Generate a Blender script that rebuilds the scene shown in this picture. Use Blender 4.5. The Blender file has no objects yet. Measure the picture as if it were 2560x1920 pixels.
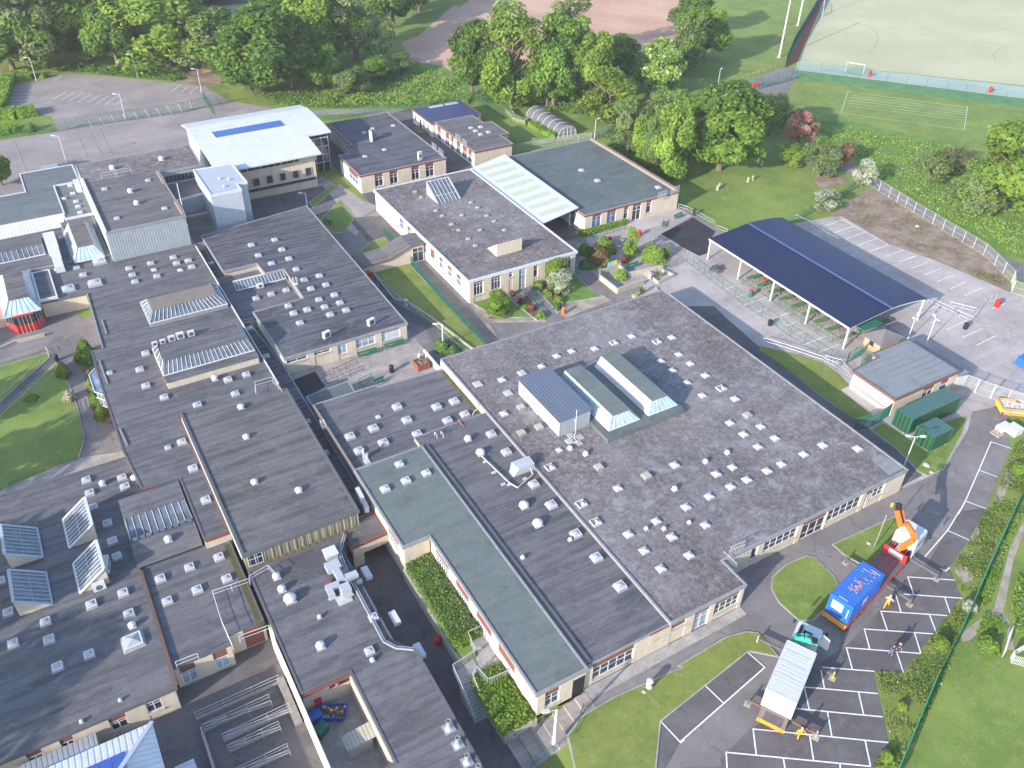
import bpy, math, random
import numpy as np
from mathutils import Vector, Matrix
random.seed(7); RNG=np.random.RandomState(7)
scene=bpy.context.scene
# ------------------------------------------------------------------ camera
FL=1.698; CAMH=72.0
_y,_p,_r=[math.radians(a) for a in (30.9,37.36,1.26)]
CF=Vector((math.cos(_p)*math.sin(_y),math.cos(_p)*math.cos(_y),-math.sin(_p)))
CR=Vector((math.cos(_y),-math.sin(_y),0)); CU=CR.cross(CF)
CR,CU=math.cos(_r)*CR+math.sin(_r)*CU,-math.sin(_r)*CR+math.cos(_r)*CU
CAM=Vector((0,0,CAMH))
cam=bpy.data.cameras.new('camera'); camo=bpy.data.objects.new('camera',cam)
scene.collection.objects.link(camo); scene.camera=camo
cam.sensor_width=36; cam.lens=FL*18; cam.clip_start=1; cam.clip_end=4000
camo.matrix_world=Matrix(((CR.x,CU.x,-CF.x,0),(CR.y,CU.y,-CF.y,0),(CR.z,CU.z,-CF.z,CAMH),(0,0,0,1)))
# ------------------------------------------------------------------ light
SUN_EL=math.radians(20.5); SUN_AZ=math.radians(17.3)   # shadows run towards +x, a little +y
w=bpy.data.worlds.new('World'); scene.world=w; w.use_nodes=True
nt=w.node_tree; bg=nt.nodes['Background']; sk=nt.nodes.new('ShaderNodeTexSky'); sk.sky_type='NISHITA'
sk.sun_disc=False; sk.sun_elevation=SUN_EL; sk.sun_rotation=math.atan2(-math.cos(SUN_AZ),-math.sin(SUN_AZ))
sk.air_density=1.0; sk.dust_density=1.0; sk.ozone_density=2.3
nt.links.new(sk.outputs[0],bg.inputs[0]); bg.inputs[1].default_value=0.15
sd=bpy.data.lights.new('sun','SUN'); so=bpy.data.objects.new('sun',sd); scene.collection.objects.link(so)
sd.energy=3.1; sd.angle=math.radians(0.55); sd.color=(1,0.92,0.82)
ld=Vector((math.cos(SUN_AZ)*math.cos(SUN_EL),math.sin(SUN_AZ)*math.cos(SUN_EL),-math.sin(SUN_EL)))
so.rotation_euler=ld.to_track_quat('-Z','Y').to_euler()
scene.view_settings.view_transform='Standard'; scene.view_settings.look='None'; scene.view_settings.gamma=1
scene.view_settings.exposure=1.42
# ------------------------------------------------------------------ reading places off the survey photograph
TILES=dict(A=(0,0,.38879),B=(850,0,.38879),C=(1700,0,.38879),D=(0,640,.38879),E=(850,640,.38879),F=(1700,640,.38879),
 G=(0,1275,.38879),H=(850,1275,.38879),I=(1700,1275,.38879),N=(0,0,1),V=(0,0,1.15733),Z=(560,640,.226),Y=(700,820,.226),
 X=(1450,520,.226),W=(0,400,.226),U=(700,1280,.16275),T=(2000,1240,.18987),S=(1840,1530,.18987),R=(700,1660,.18083),Q=(2380,960,.08137))
def ray(k,x,y):
    o=TILES[k]; X=o[0]+x*o[2]; Y=o[1]+y*o[2]
    return CR*((X-1280)/1280)+CU*((960-Y)/1280)+CF*FL
def at(k,x,y,z=0):
    d=ray(k,x,y); return CAM+d*((z-CAMH)/d.z)
def onS(k,x,y,Y):
    d=ray(k,x,y); p=CAM+d*(Y/d.y); return p.x,p.z
def onW(k,x,y,X):
    d=ray(k,x,y); p=CAM+d*(X/d.x); return p.y,p.z
def projy(P):
    d=P-CAM; c=d.dot(CF); return 1280+d.dot(CR)/c*FL*1280, 960-d.dot(CU)/c*FL*1280
# ------------------------------------------------------------------ materials
def lin(c): return tuple(((v/12.92) if v<=.04045 else ((v+.055)/1.055)**2.4) for v in c)
MT={}
def newmat(name,rough=.85,spec=.3,metal=0):
    m=bpy.data.materials.new(name); m.use_nodes=True; n=m.node_tree; b=n.nodes['Principled BSDF']
    b.inputs['Roughness'].default_value=rough; b.inputs['Specular IOR Level'].default_value=spec; b.inputs['Metallic'].default_value=metal
    MT[name]=m; return m,n,b
def nd(n,t,**k):
    x=n.nodes.new(t)
    for a,b in k.items(): setattr(x,a,b)
    return x
def noise(n,scale,detail=4,vec=None,rough=.6,stretch=None,coord='pos'):
    if coord=='pos': g=nd(n,'ShaderNodeNewGeometry').outputs['Position']
    else: g=nd(n,'ShaderNodeTexCoord').outputs['Object']
    if stretch:
        mp=nd(n,'ShaderNodeMapping'); mp.inputs['Scale'].default_value=stretch; n.links.new(g,mp.inputs[0]); g=mp.outputs[0]
    t=nd(n,'ShaderNodeTexNoise'); t.inputs['Scale'].default_value=scale; t.inputs['Detail'].default_value=detail
    t.inputs['Roughness'].default_value=rough; n.links.new(g,t.inputs['Vector']); return t.outputs['Fac']
def ramp(n,f,stops):
    r=nd(n,'ShaderNodeValToRGB'); e=r.color_ramp.elements
    while len(e)<len(stops): e.new(.5)
    for i,(p,c) in enumerate(stops):
        e[i].position=p; e[i].color=(*c,1) if len(c)==3 else c
    n.links.new(f,r.inputs[0]); return r.outputs[0]
def mix(n,f,a,b,mode='MIX'):
    m=nd(n,'ShaderNodeMix',data_type='RGBA',blend_type=mode)
    if isinstance(f,(int,float)): m.inputs[0].default_value=f
    else: n.links.new(f,m.inputs[0])
    for s,v in ((6,a),(7,b)):
        if isinstance(v,tuple): m.inputs[s].default_value=(*v,1)
        else: n.links.new(v,m.inputs[s])
    return m.outputs[2]
def sc(c,k): return tuple(min(1,v*k) for v in c)
def flat(name,c,rough=.7,spec=.3,metal=0,var=.12,scale=2.5,grime=0):
    m,n,b=newmat(name,rough,spec,metal)
    col=ramp(n,noise(n,scale,5),[(.3,sc(c,1-var)),(.7,sc(c,1+var))])
    if grime:
        g=ramp(n,noise(n,.9,6,rough=.7),[(.45,(0,0,0)),(.75,(1,1,1))])
        rg=nd(n,'ShaderNodeMath',operation='MULTIPLY'); n.links.new(g,rg.inputs[0]); rg.inputs[1].default_value=grime
        col=mix(n,rg.outputs[0],col,sc(c,.45))
    n.links.new(col,b.inputs['Base Color']); return m
def felt(name,c,light=1.5,seam=.55,rowh=1.0,big=1.25,band=.35,rip=.45):
    m,n,b=newmat(name,.75,.35)
    pos=nd(n,'ShaderNodeNewGeometry').outputs['Position']
    br=nd(n,'ShaderNodeTexBrick'); br.offset=.37; br.inputs['Scale'].default_value=1
    br.inputs['Brick Width'].default_value=7.5; br.inputs['Row Height'].default_value=rowh; br.inputs['Mortar Size'].default_value=.035
    br.inputs['Mortar Smooth'].default_value=.6; br.inputs['Color1'].default_value=(*sc(c,.93),1); br.inputs['Color2'].default_value=(*sc(c,1.1),1)
    br.inputs['Mortar'].default_value=(*sc(c,seam),1); n.links.new(pos,br.inputs['Vector'])
    st=noise(n,1,6,stretch=(.11,.95,1),rough=.6)
    col=mix(n,ramp(n,st,[(.40,(0,0,0)),(.56,(1,1,1))]),mix(n,band,br.outputs[0],sc(c,.3)),mix(n,.7,br.outputs[0],sc(c,big)))
    lg=ramp(n,noise(n,.12,5,rough=.7),[(.42,(0,0,0)),(.68,(1,1,1))])
    m2=nd(n,'ShaderNodeMath',operation='MULTIPLY'); n.links.new(lg,m2.inputs[0]); m2.inputs[1].default_value=.5
    col=mix(n,m2.outputs[0],col,sc((c[0]*1.06,c[1],c[2]*.88),light))
    fn=noise(n,9,3); col=mix(n,.25,col,ramp(n,fn,[(.3,(0,0,0)),(.7,sc(c,2))]))
    mpv=nd(n,'ShaderNodeMapping'); mpv.inputs['Rotation'].default_value=(0,0,math.radians(90)); n.links.new(pos,mpv.inputs[0]); wv=nd(n,'ShaderNodeTexWave',wave_type='BANDS',bands_direction='X'); wv.inputs['Scale'].default_value=.3; wv.inputs['Distortion'].default_value=3.2; wv.inputs['Detail'].default_value=3; wv.inputs['Detail Scale'].default_value=.35; n.links.new(mpv.outputs[0],wv.inputs['Vector'])
    rw=ramp(n,wv.outputs['Fac'],[(.0,(1,1,1)),(.38,(0,0,0))]); rm=ramp(n,noise(n,.14,4,rough=.6),[(.38,(0,0,0)),(.58,(1,1,1))]); r1=nd(n,'ShaderNodeMath',operation='MULTIPLY'); n.links.new(rw,r1.inputs[0]); n.links.new(rm,r1.inputs[1]); r2=nd(n,'ShaderNodeMath',operation='MULTIPLY'); n.links.new(r1.outputs[0],r2.inputs[0]); r2.inputs[1].default_value=rip*.85; col=mix(n,r2.outputs[0],col,sc(c,.42))
    pd=ramp(n,noise(n,.38,3,stretch=(.6,1.1,1),rough=.45),[(.44,(0,0,0)),(.475,(1,1,1)),(.52,(0,0,0))]); p3=nd(n,'ShaderNodeMath',operation='MULTIPLY'); n.links.new(pd,p3.inputs[0]); p3.inputs[1].default_value=.22; col=mix(n,p3.outputs[0],col,(.23,.215,.19))
    p4=ramp(n,noise(n,.3,6,rough=.75),[(.53,(0,0,0)),(.66,(1,1,1))]); p5=nd(n,'ShaderNodeMath',operation='MULTIPLY'); n.links.new(p4,p5.inputs[0]); p5.inputs[1].default_value=.45; col=mix(n,p5.outputs[0],col,sc(c,.5))
    n.links.new(col,b.inputs['Base Color']); return m
felt('felt_dark',(.112,.11,.122),band=.55,big=1.3); felt('felt_blue',(.088,.089,.108),rip=.75,light=1.3,band=.7,big=1.45); felt('felt_brown',(.118,.112,.116),band=.6,big=1.3)
felt('felt_green',(.128,.15,.146),rip=.12,light=1.18,seam=.82,big=1.08,band=.15); felt('felt_green_dark',(.095,.118,.122),rip=.15,light=1.5,seam=.85,big=1.1,band=.2)
felt('felt_far',(.13,.145,.155),light=1.2,seam=.8,big=1.15,band=.3); felt('felt_grey',(.215,.225,.245),light=1.1,seam=.9,big=1.05,band=.1); felt('felt_hall',(.13,.125,.128),light=1.2,rowh=.9,seam=.6,band=.55)
def gravel():
    m,n,b=newmat('gravel',.95,.15)
    a=ramp(n,noise(n,2.2,9,rough=.95),[(.40,(.05,.045,.05)),(.5,(.15,.14,.148)),(.6,(.42,.40,.405))])
    lg=ramp(n,noise(n,.085,7,rough=.7),[(.42,(0,0,0)),(.6,(1,1,1))])
    col=mix(n,lg,mix(n,.5,a,(.12,.104,.107)),mix(n,.5,a,(.255,.23,.23)))
    cr=ramp(n,noise(n,.5,8,rough=.75),[(.5,(0,0,0)),(.66,(1,1,1))]); c5=nd(n,'ShaderNodeMath',operation='MULTIPLY'); n.links.new(cr,c5.inputs[0]); c5.inputs[1].default_value=.5; col=mix(n,c5.outputs[0],col,(.38,.36,.365))
    ms=ramp(n,noise(n,1.5,8,rough=.85),[(.47,(0,0,0)),(.57,(1,1,1))]); ms2=ramp(n,noise(n,.045,3),[(.44,(0,0,0)),(.56,(1,1,1))])
    mm=nd(n,'ShaderNodeMath',operation='MULTIPLY'); n.links.new(ms,mm.inputs[0]); n.links.new(ms2,mm.inputs[1]); m8=nd(n,'ShaderNodeMath',operation='MULTIPLY'); n.links.new(mm.outputs[0],m8.inputs[0]); m8.inputs[1].default_value=.8
    col=mix(n,m8.outputs[0],col,(.105,.07,.06))
    n.links.new(col,b.inputs['Base Color']); bp=nd(n,'ShaderNodeBump'); bp.inputs['Strength'].default_value=.5; bp.inputs['Distance'].default_value=.05
    n.links.new(noise(n,5,6),bp.inputs['Height']); n.links.new(bp.outputs[0],b.inputs['Normal'])
gravel()
def ground(name,c,c2,s=.35,fine=6,c3=None,stops=(.4,.62),fa=.35,rough=.93,crack=0):
    m,n,b=newmat(name,rough,.2)
    col=ramp(n,noise(n,s,7,rough=.65),[(stops[0],c),(stops[1],c2)])
    if c3:
        col=mix(n,ramp(n,noise(n,s*3.1,6,rough=.75),[(.55,(0,0,0)),(.72,(1,1,1))]),col,c3)
    if 'asphalt' in name or 'yard' in name or 'play' in name:
        vo=nd(n,'ShaderNodeTexVoronoi',feature='DISTANCE_TO_EDGE'); vo.inputs['Scale'].default_value=.13; g=nd(n,'ShaderNodeNewGeometry').outputs['Position']; wn=nd(n,'ShaderNodeTexNoise'); wn.inputs['Scale'].default_value=.5; n.links.new(g,wn.inputs['Vector'])
        av=nd(n,'ShaderNodeVectorMath',operation='MULTIPLY_ADD'); n.links.new(wn.outputs['Color'],av.inputs[0]); av.inputs[1].default_value=(4,4,0); n.links.new(g,av.inputs[2]); n.links.new(av.outputs[0],vo.inputs['Vector'])
        cr=ramp(n,vo.outputs['Distance'],[(0,(.55,.55,.55)),(.012,(0,0,0))]); col=mix(n,cr,col,sc(c,.55))
        sp=ramp(n,noise(n,1.1,5,rough=.7),[(.64,(0,0,0)),(.74,(.5,.5,.5))]); col=mix(n,sp,col,sc(c,.6)); ty=ramp(n,noise(n,1,4,stretch=(.06,.9,1)),[(.55,(0,0,0)),(.7,(.3,.3,.3))]); col=mix(n,ty,col,sc(c2,1.2))
    elif 'grass' in name:
        dp=ramp(n,noise(n,.7,7,rough=.75),[(.5,(0,0,0)),(.66,(.7,.7,.7))]); col=mix(n,dp,col,(c2[0]*1.15,c2[1]*.93,c2[2]*1.4)); dk=ramp(n,noise(n,1.9,6,rough=.8),[(.56,(0,0,0)),(.7,(.7,.7,.7))]); col=mix(n,dk,col,sc(c,.6))
    f=ramp(n,noise(n,fine,5,rough=.8),[(.3,(.35,.35,.35)),(.7,(1.45,1.45,1.45))])
    col=mix(n,fa,col,mix(n,1,col,f,'MULTIPLY'))
    n.links.new(col,b.inputs['Base Color']); return m
ground('grass',(.135,.2,.042),(.205,.268,.062),.12,4,(.27,.33,.08),fa=.3); ground('grass_lush',(.1,.19,.035),(.16,.26,.05),.3,4,(.2,.28,.08),fa=.3)
ground('grass_dry',(.145,.195,.04),(.21,.25,.058),.25,5,(.28,.28,.12),fa=.25); ground('asphalt',(.175,.158,.158),(.235,.213,.21),.15,8,(.27,.243,.236))
ground('asphalt_dark',(.112,.102,.106),(.15,.138,.14),.25,9,(.175,.16,.158)); ground('asphalt_black',(.035,.033,.042),(.05,.047,.055),.3,9)
ground('playground',(.25,.22,.212),(.33,.29,.28),.1,7,(.21,.185,.18)); ground('concrete_yard',(.35,.31,.295),(.47,.42,.4),.1,6,(.29,.26,.25))
ground('concrete',(.3,.285,.265),(.42,.4,.375),.5,5,(.22,.21,.2)); ground('shale',(.46,.28,.2),(.56,.36,.27),.05,4,(.4,.26,.19))
ground('sand_turf',(.41,.41,.26),(.49,.47,.3),.04,4,(.42,.44,.28)); ground('soil',(.2,.145,.11),(.33,.26,.2),.3,6,(.12,.13,.05))
ground('dirt_path',(.3,.25,.2),(.42,.36,.3),.5,6); ground('red_track',(.33,.09,.06),(.4,.13,.09),.3,6); ground('earth',(.12,.075,.05),(.2,.14,.1),.5,7)
ground('turf_green',(.09,.2,.08),(.13,.26,.1),.4,5); ground('blue_track',(.32,.4,.34),(.38,.45,.38),.1,5)
def pavers():
    m,n,b=newmat('pavers',.9,.2); pos=nd(n,'ShaderNodeNewGeometry').outputs['Position']
    br=nd(n,'ShaderNodeTexBrick'); br.inputs['Scale'].default_value=1; br.inputs['Brick Width'].default_value=.9; br.inputs['Row Height'].default_value=.6
    br.inputs['Mortar Size'].default_value=.018; br.inputs['Color1'].default_value=(.31,.27,.25,1); br.inputs['Color2'].default_value=(.4,.35,.32,1); br.inputs['Mortar'].default_value=(.15,.13,.12,1)
    n.links.new(pos,br.inputs['Vector']); col=mix(n,.5,br.outputs[0],ramp(n,noise(n,.5,6),[(.35,(.2,.18,.17)),(.65,(.42,.37,.34))])); n.links.new(col,b.inputs['Base Color'])
pavers()
def cream(name,c):
    m,n,b=newmat(name,.9,.2); g=nd(n,'ShaderNodeNewGeometry').outputs['Position']
    sp=nd(n,'ShaderNodeSeparateXYZ'); n.links.new(g,sp.inputs[0]); ad=nd(n,'ShaderNodeMath',operation='ADD'); n.links.new(sp.outputs[0],ad.inputs[0]); n.links.new(sp.outputs[1],ad.inputs[1])
    cb=nd(n,'ShaderNodeCombineXYZ'); n.links.new(ad.outputs[0],cb.inputs[0]); n.links.new(sp.outputs[2],cb.inputs[1])
    br=nd(n,'ShaderNodeTexBrick'); br.inputs['Scale'].default_value=1; br.inputs['Brick Width'].default_value=.45; br.inputs['Row Height'].default_value=.225
    br.inputs['Mortar Size'].default_value=.012; br.inputs['Color1'].default_value=(*sc(c,.94),1); br.inputs['Color2'].default_value=(*sc(c,1.05),1); br.inputs['Mortar'].default_value=(*sc(c,.78),1)
    n.links.new(cb.outputs[0],br.inputs['Vector'])
    st=ramp(n,noise(n,1.2,6,stretch=(1,1,.35),rough=.7),[(.35,sc(c,.75)),(.6,sc(c,1.04))])
    col=mix(n,.5,br.outputs[0],st); n.links.new(col,b.inputs['Base Color'])
cream('cream',(.56,.48,.385)); cream('peach',(.57,.46,.36)); cream('white_or_sunlit',(.72,.68,.6)); cream('brick_red',(.3,.12,.08))  # white also goes on cream west faces, painting in their sunlit brightness
def ribbed(name,c,axis,pitch,dark=.6,rough=.45,metal=0,spec=.5,pos='pos'):
    m,n,b=newmat(name,rough,spec,metal)
    if pos=='pos': g=nd(n,'ShaderNodeNewGeometry').outputs['Position']
    else: g=nd(n,'ShaderNodeTexCoord').outputs['Object']
    sp=nd(n,'ShaderNodeSeparateXYZ'); n.links.new(g,sp.inputs[0]); mu=nd(n,'ShaderNodeMath',operation='DIVIDE'); n.links.new(sp.outputs[axis],mu.inputs[0]); mu.inputs[1].default_value=pitch
    fr=nd(n,'ShaderNodeMath',operation='FRACT'); n.links.new(mu.outputs[0],fr.inputs[0])
    rr=ramp(n,fr.outputs[0],[(0,(.2,.2,.2)),(.15,(.9,.9,.9)),(.7,(1,1,1)),(.85,(.1,.1,.1)),(1,(.2,.2,.2))])
    col=mix(n,rr,sc(c,dark),c); col=mix(n,.3,col,mix(n,1,col,ramp(n,noise(n,.8,6),[(.3,(.55,.55,.55)),(.7,(1.2,1.2,1.2))]),'MULTIPLY'))
    n.links.new(col,b.inputs['Base Color']); bp=nd(n,'ShaderNodeBump'); bp.inputs['Strength'].default_value=.6; bp.inputs['Distance'].default_value=.04
    n.links.new(rr,bp.inputs['Height']); n.links.new(bp.outputs[0],b.inputs['Normal']); return m
ribbed('metal_white_x',(.62,.63,.64),0,.5,.8); ribbed('metal_grey_x',(.31,.345,.38),0,.42,.82); ribbed('metal_grey_y',(.5,.54,.57),1,.42,.55)  # grey x cladding is darkened to paint the south face's shade
ribbed('metal_shed_roof',(.13,.155,.21),0,.45,.6); ribbed('metal_blue_dark',(.018,.03,.1),0,.42,.35,.4); ribbed('metal_blue',(.06,.115,.27),0,.42,.45,.4)
ribbed('box_green_x',(.022,.095,.045),0,.56,.3); ribbed('box_green_y',(.022,.095,.045),1,.56,.3); ribbed('box_green_top',(.06,.14,.12),0,.56,.55)
ribbed('clad_tan',(.25,.22,.14),0,.85,.8,.7); ribbed('corrugated',(.42,.4,.33),0,.35,.7,.8)
flat('fascia',(.2,.075,.06),.6); flat('kerb_grey',(.26,.26,.27),.7,grime=.4); flat('kerb_light',(.55,.56,.58),.5); flat('kerb_dark',(.11,.11,.12),.8)
flat('white',(.57,.58,.6),.4,var=.04); flat('white_dirty',(.45,.45,.45),.6,grime=.5); flat('glazing_white',(.34,.35,.38),.3,.5,var=.06)
flat('glazing_old',(.42,.4,.33),.5,grime=.5); flat('steel',(.5,.51,.53),.4,metal=.6,var=.06); flat('galv',(.52,.53,.55),.5,metal=.3); flat('line_white',(.75,.75,.73),.7,grime=.35)
flat('line_yellow',(.5,.36,.14),.8,grime=.5); flat('tray_grey',(.42,.45,.5),.5); flat('duct',(.38,.41,.45),.35,var=.04); flat('black',(.02,.02,.024),.6)
flat('green_paint',(.02,.16,.11),.5); flat('bin_red',(.5,.025,.02),.35); flat('bin_black',(.02,.022,.035),.4); flat('bark',(.16,.12,.09),.9); flat('wood',(.42,.25,.15),.8); flat('wood_pale',(.5,.4,.3),.8)
flat('navy_roof',(.045,.06,.14),.6); flat('solar',(.03,.1,.32),.25,.6); flat('tan_cap',(.21,.175,.15),.9,grime=.3); flat('paint_red',(.55,.03,.03),.35); flat('paint_orange',(.75,.15,.02),.4)
flat('paint_blue',(.02,.13,.5),.4,grime=.15); flat('paint_turq',(.05,.4,.3),.4); flat('hivis',(.85,.33,.02),.7); flat('hivis_pale',(.85,.6,.25),.7); flat('skin',(.55,.34,.25),.6)
flat('denim',(.1,.15,.3),.9); flat('maroon',(.09,.03,.03),.9); flat('navy_cloth',(.04,.05,.09),.9); flat('hair',(.04,.025,.02),.8); flat('deck',(.13,.11,.11),.8,grime=.3)
flat('tyre',(.02,.02,.02),.8); flat('yellow',(.75,.5,.03),.5); flat('rust',(.15,.09,.07),.9,grime=.4); flat('slate',(.16,.15,.155),.8); flat('tin_roof',(.19,.24,.21),.7,grime=.3)
flat('purple_leaf',(.06,.012,.02),.8); flat('sign_yellow',(.7,.65,.1),.5); flat('sign_blue',(.3,.5,.7),.5); flat('poly_film',(.13,.13,.135),.5,.3,grime=.4); flat('moss',(.09,.08,.03),.95); flat('house_wall',(.6,.57,.52),.8)
flat('red_panel',(.62,.035,.03),.4); flat('tile_brown',(.25,.2,.17),.9); flat('stone',(.42,.38,.31),.9,grime=.4); flat('blind',(.45,.5,.55),.5,grime=.3); flat('box_blue',(.03,.12,.45),.4)
ribbed('metal_white_y',(.62,.63,.64),1,.5,.8); ribbed('canopy_near',(.018,.026,.075),1,.36,.45,.55,spec=.25); ribbed('canopy_far_sheen',(.022,.036,.105),1,.5,.4,.55,spec=.35); ribbed('planks',(.5,.33,.2),0,.2,.7,.8); ribbed('solar_grid',(.03,.08,.35),0,.17,1.6,.2)  # far canopy is the same navy, lightened to paint its reflection
flat('kerb_stone',(.27,.24,.22),.9,grime=.4); flat('rust_pink',(.5,.3,.32),.7); flat('blue_fence',(.05,.13,.2),.6); flat('tile_red',(.25,.08,.05),.9); flat('skip_orange',(.6,.28,.1),.6,grime=.4); flat('roof_blue',(.05,.17,.5),.5,grime=.5)
flat('canopy_panel',(.5,.52,.4),.5); flat('metal_ridge',(.06,.1,.22),.5)
def glass(name,c,rough=.08,var=.4):
    m,n,b=newmat(name,rough,.6); col=ramp(n,noise(n,.7,3),[(.35,sc(c,1-var)),(.65,sc(c,1+var))]); n.links.new(col,b.inputs['Base Color'])
glass('glass',(.03,.038,.055)); glass('glass_pale',(.25,.31,.37),.15,.3); glass('glass_roof',(.12,.14,.17),.15,.3); glass('glass_aqua',(.38,.53,.6),.15,.2); glass('glass_blue',(.1,.15,.3),.1,.3)
def leafm(name,c,c2,tr=.42):
    m,n,b=newmat(name,.75,.15); oi=nd(n,'ShaderNodeObjectInfo')
    col=ramp(n,noise(n,.6,4),[(.35,c),(.65,c2)]); hs=nd(n,'ShaderNodeHueSaturation'); mr=nd(n,'ShaderNodeMapRange'); mr.inputs[3].default_value=.82; mr.inputs[4].default_value=1.18
    n.links.new(oi.outputs['Random'],mr.inputs[0]); n.links.new(mr.outputs[0],hs.inputs['Value']); n.links.new(col,hs.inputs['Color']); n.links.new(hs.outputs[0],b.inputs['Base Color'])
    t=nd(n,'ShaderNodeBsdfTranslucent'); n.links.new(hs.outputs[0],t.inputs[0]); ms=nd(n,'ShaderNodeMixShader'); ms.inputs[0].default_value=tr
    n.links.new(b.outputs[0],ms.inputs[1]); n.links.new(t.outputs[0],ms.inputs[2]); n.links.new(ms.outputs[0],n.nodes['Material Output'].inputs[0])
leafm('leaf_mid',(.14,.25,.035),(.22,.35,.06)); leafm('leaf_dark',(.085,.18,.035),(.145,.26,.055)); leafm('leaf_light',(.22,.34,.05),(.31,.44,.08)); leafm('leaf_grey',(.18,.25,.1),(.26,.33,.15))
leafm('leaf_red',(.2,.055,.05),(.34,.11,.09)); leafm('leaf_pink',(.55,.22,.23),(.66,.32,.32)); leafm('blossom',(.5,.52,.42),(.62,.62,.54)); leafm('leaf_yellow',(.29,.38,.06),(.38,.46,.1)); leafm('leaf_hedge',(.19,.33,.035),(.28,.42,.05)); leafm('leaf_brown',(.16,.15,.07),(.25,.22,.11)); leafm('leaf_purple',(.09,.03,.035),(.16,.05,.06))
# ------------------------------------------------------------------ mesh builders
ORG={}
COL=scene.collection
class MB:
    def __init__(s): s.v=[]; s.f=[]; s.m=[]
    def add(s,vs,fs,m=0):
        b=len(s.v); s.v+= [tuple(v) for v in vs]; s.f+=[tuple(b+i for i in f) for f in fs]; s.m+=([m]*len(fs) if isinstance(m,int) else m); return s
    def box(s,x0,y0,z0,x1,y1,z1,m=0):
        x0,x1=min(x0,x1),max(x0,x1); y0,y1=min(y0,y1),max(y0,y1); z0,z1=min(z0,z1),max(z0,z1)
        return s.add([(x0,y0,z0),(x1,y0,z0),(x1,y1,z0),(x0,y1,z0),(x0,y0,z1),(x1,y0,z1),(x1,y1,z1),(x0,y1,z1)],[(0,3,2,1),(4,5,6,7),(0,1,5,4),(1,2,6,5),(2,3,7,6),(3,0,4,7)],m)
    def beam(s,p,q,wd,h,m=0,up=(0,0,1)):
        p=Vector(p);q=Vector(q); d=(q-p).normalized(); up=Vector(up)
        if abs(d.dot(up))>.98: up=Vector((1,0,0))
        a=d.cross(up).normalized()*wd/2; b=a.cross(d).normalized()*h/2
        return s.add([p-a-b,p+a-b,p+a+b,p-a+b,q-a-b,q+a-b,q+a+b,q-a+b],[(0,3,2,1),(4,5,6,7),(0,1,5,4),(1,2,6,5),(2,3,7,6),(3,0,4,7)],m)
    def tube(s,p,q,r,n=8,m=0,r2=None,cap=True):
        p=Vector(p);q=Vector(q); r2=r if r2 is None else r2; d=(q-p).normalized(); up=Vector((0,0,1)) if abs(d.z)<.95 else Vector((1,0,0))
        a=d.cross(up).normalized(); b=a.cross(d)
        vs=[p+(a*math.cos(t)+b*math.sin(t))*r for t in [2*math.pi*i/n for i in range(n)]]+[q+(a*math.cos(t)+b*math.sin(t))*r2 for t in [2*math.pi*i/n for i in range(n)]]
        fs=[(i,(i+1)%n,n+(i+1)%n,n+i) for i in range(n)]
        if cap: fs+=[tuple(range(n-1,-1,-1)),tuple(range(n,2*n))]
        return s.add(vs,fs,m)
    def path(s,pts,r,n=6,m=0):
        for a,b in zip(pts,pts[1:]): s.tube(a,b,r,n,m)
        return s
    def lathe(s,c,prof,n=16,m=0):
        c=Vector(c); vs=[];fs=[]
        for r,z in prof: vs+=[c+Vector((r*math.cos(2*math.pi*i/n),r*math.sin(2*math.pi*i/n),z)) for i in range(n)]
        for k in range(len(prof)-1): fs+=[(k*n+i,k*n+(i+1)%n,(k+1)*n+(i+1)%n,(k+1)*n+i) for i in range(n)]
        fs.append(tuple((len(prof)-1)*n+i for i in range(n))); fs.append(tuple(range(n-1,-1,-1)))
        return s.add(vs,fs,m)
    def prism(s,poly,z0,z1,mside=0,mtop=None,bottom=True):
        n=len(poly); mtop=mside if mtop is None else mtop
        vs=[(p[0],p[1],z0) for p in poly]+[(p[0],p[1],z1) for p in poly]
        s.add(vs,[(i,(i+1)%n,n+(i+1)%n,n+i) for i in range(n)],mside)
        b=len(s.v)-2*n; s.f.append(tuple(b+n+i for i in range(n))); s.m.append(mtop)
        if bottom: s.f.append(tuple(b+i for i in range(n-1,-1,-1))); s.m.append(mside)
        return s
    def ring(s,outer,inner,z0,z1,m=0):
        n=len(outer); vs=[(p[0],p[1],z) for z in (z0,z1) for P in (outer,inner) for p in P]
        fs=[]
        for i in range(n):
            j=(i+1)%n
            fs+=[(i,j,2*n+j,2*n+i),(n+j,n+i,3*n+i,3*n+j),(2*n+i,2*n+j,3*n+j,3*n+i),(j,i,n+i,n+j)]
        return s.add(vs,fs,m)
    def build(s,name,mats,parent=None,local=False,smooth=False,label=None,cat=None,group=None,kind=None):
        me=bpy.data.meshes.new(name)
        if parent is not None: o3=Vector((0,0,0)) if local else ORG[parent.name]
        else:
            if kind=='structure': o3=Vector((0,0,0))
            else:
                a=np.array(s.v); o3=Vector(((a[:,0].min()+a[:,0].max())/2,(a[:,1].min()+a[:,1].max())/2,a[:,2].min()))
        me.from_pydata([(v[0]-o3.x,v[1]-o3.y,v[2]-o3.z) for v in s.v],[],s.f)
        if isinstance(mats,str): mats=[mats]
        for k in mats: me.materials.append(MT[k])
        me.polygons.foreach_set('material_index',s.m)
        if smooth: me.polygons.foreach_set('use_smooth',[True]*len(s.f))
        me.update(); return link(name,me,parent,o3,label,cat,group,kind)
def link(name,me,parent=None,org=None,label=None,cat=None,group=None,kind=None):
    o=bpy.data.objects.new(name,me); COL.objects.link(o)
    if parent is not None: o.parent=parent; ORG[o.name]=ORG.get(parent.name,Vector((0,0,0)))
    else: o.location=org; ORG[o.name]=org.copy()
    tag(o,label,cat,group,kind); return o
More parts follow.
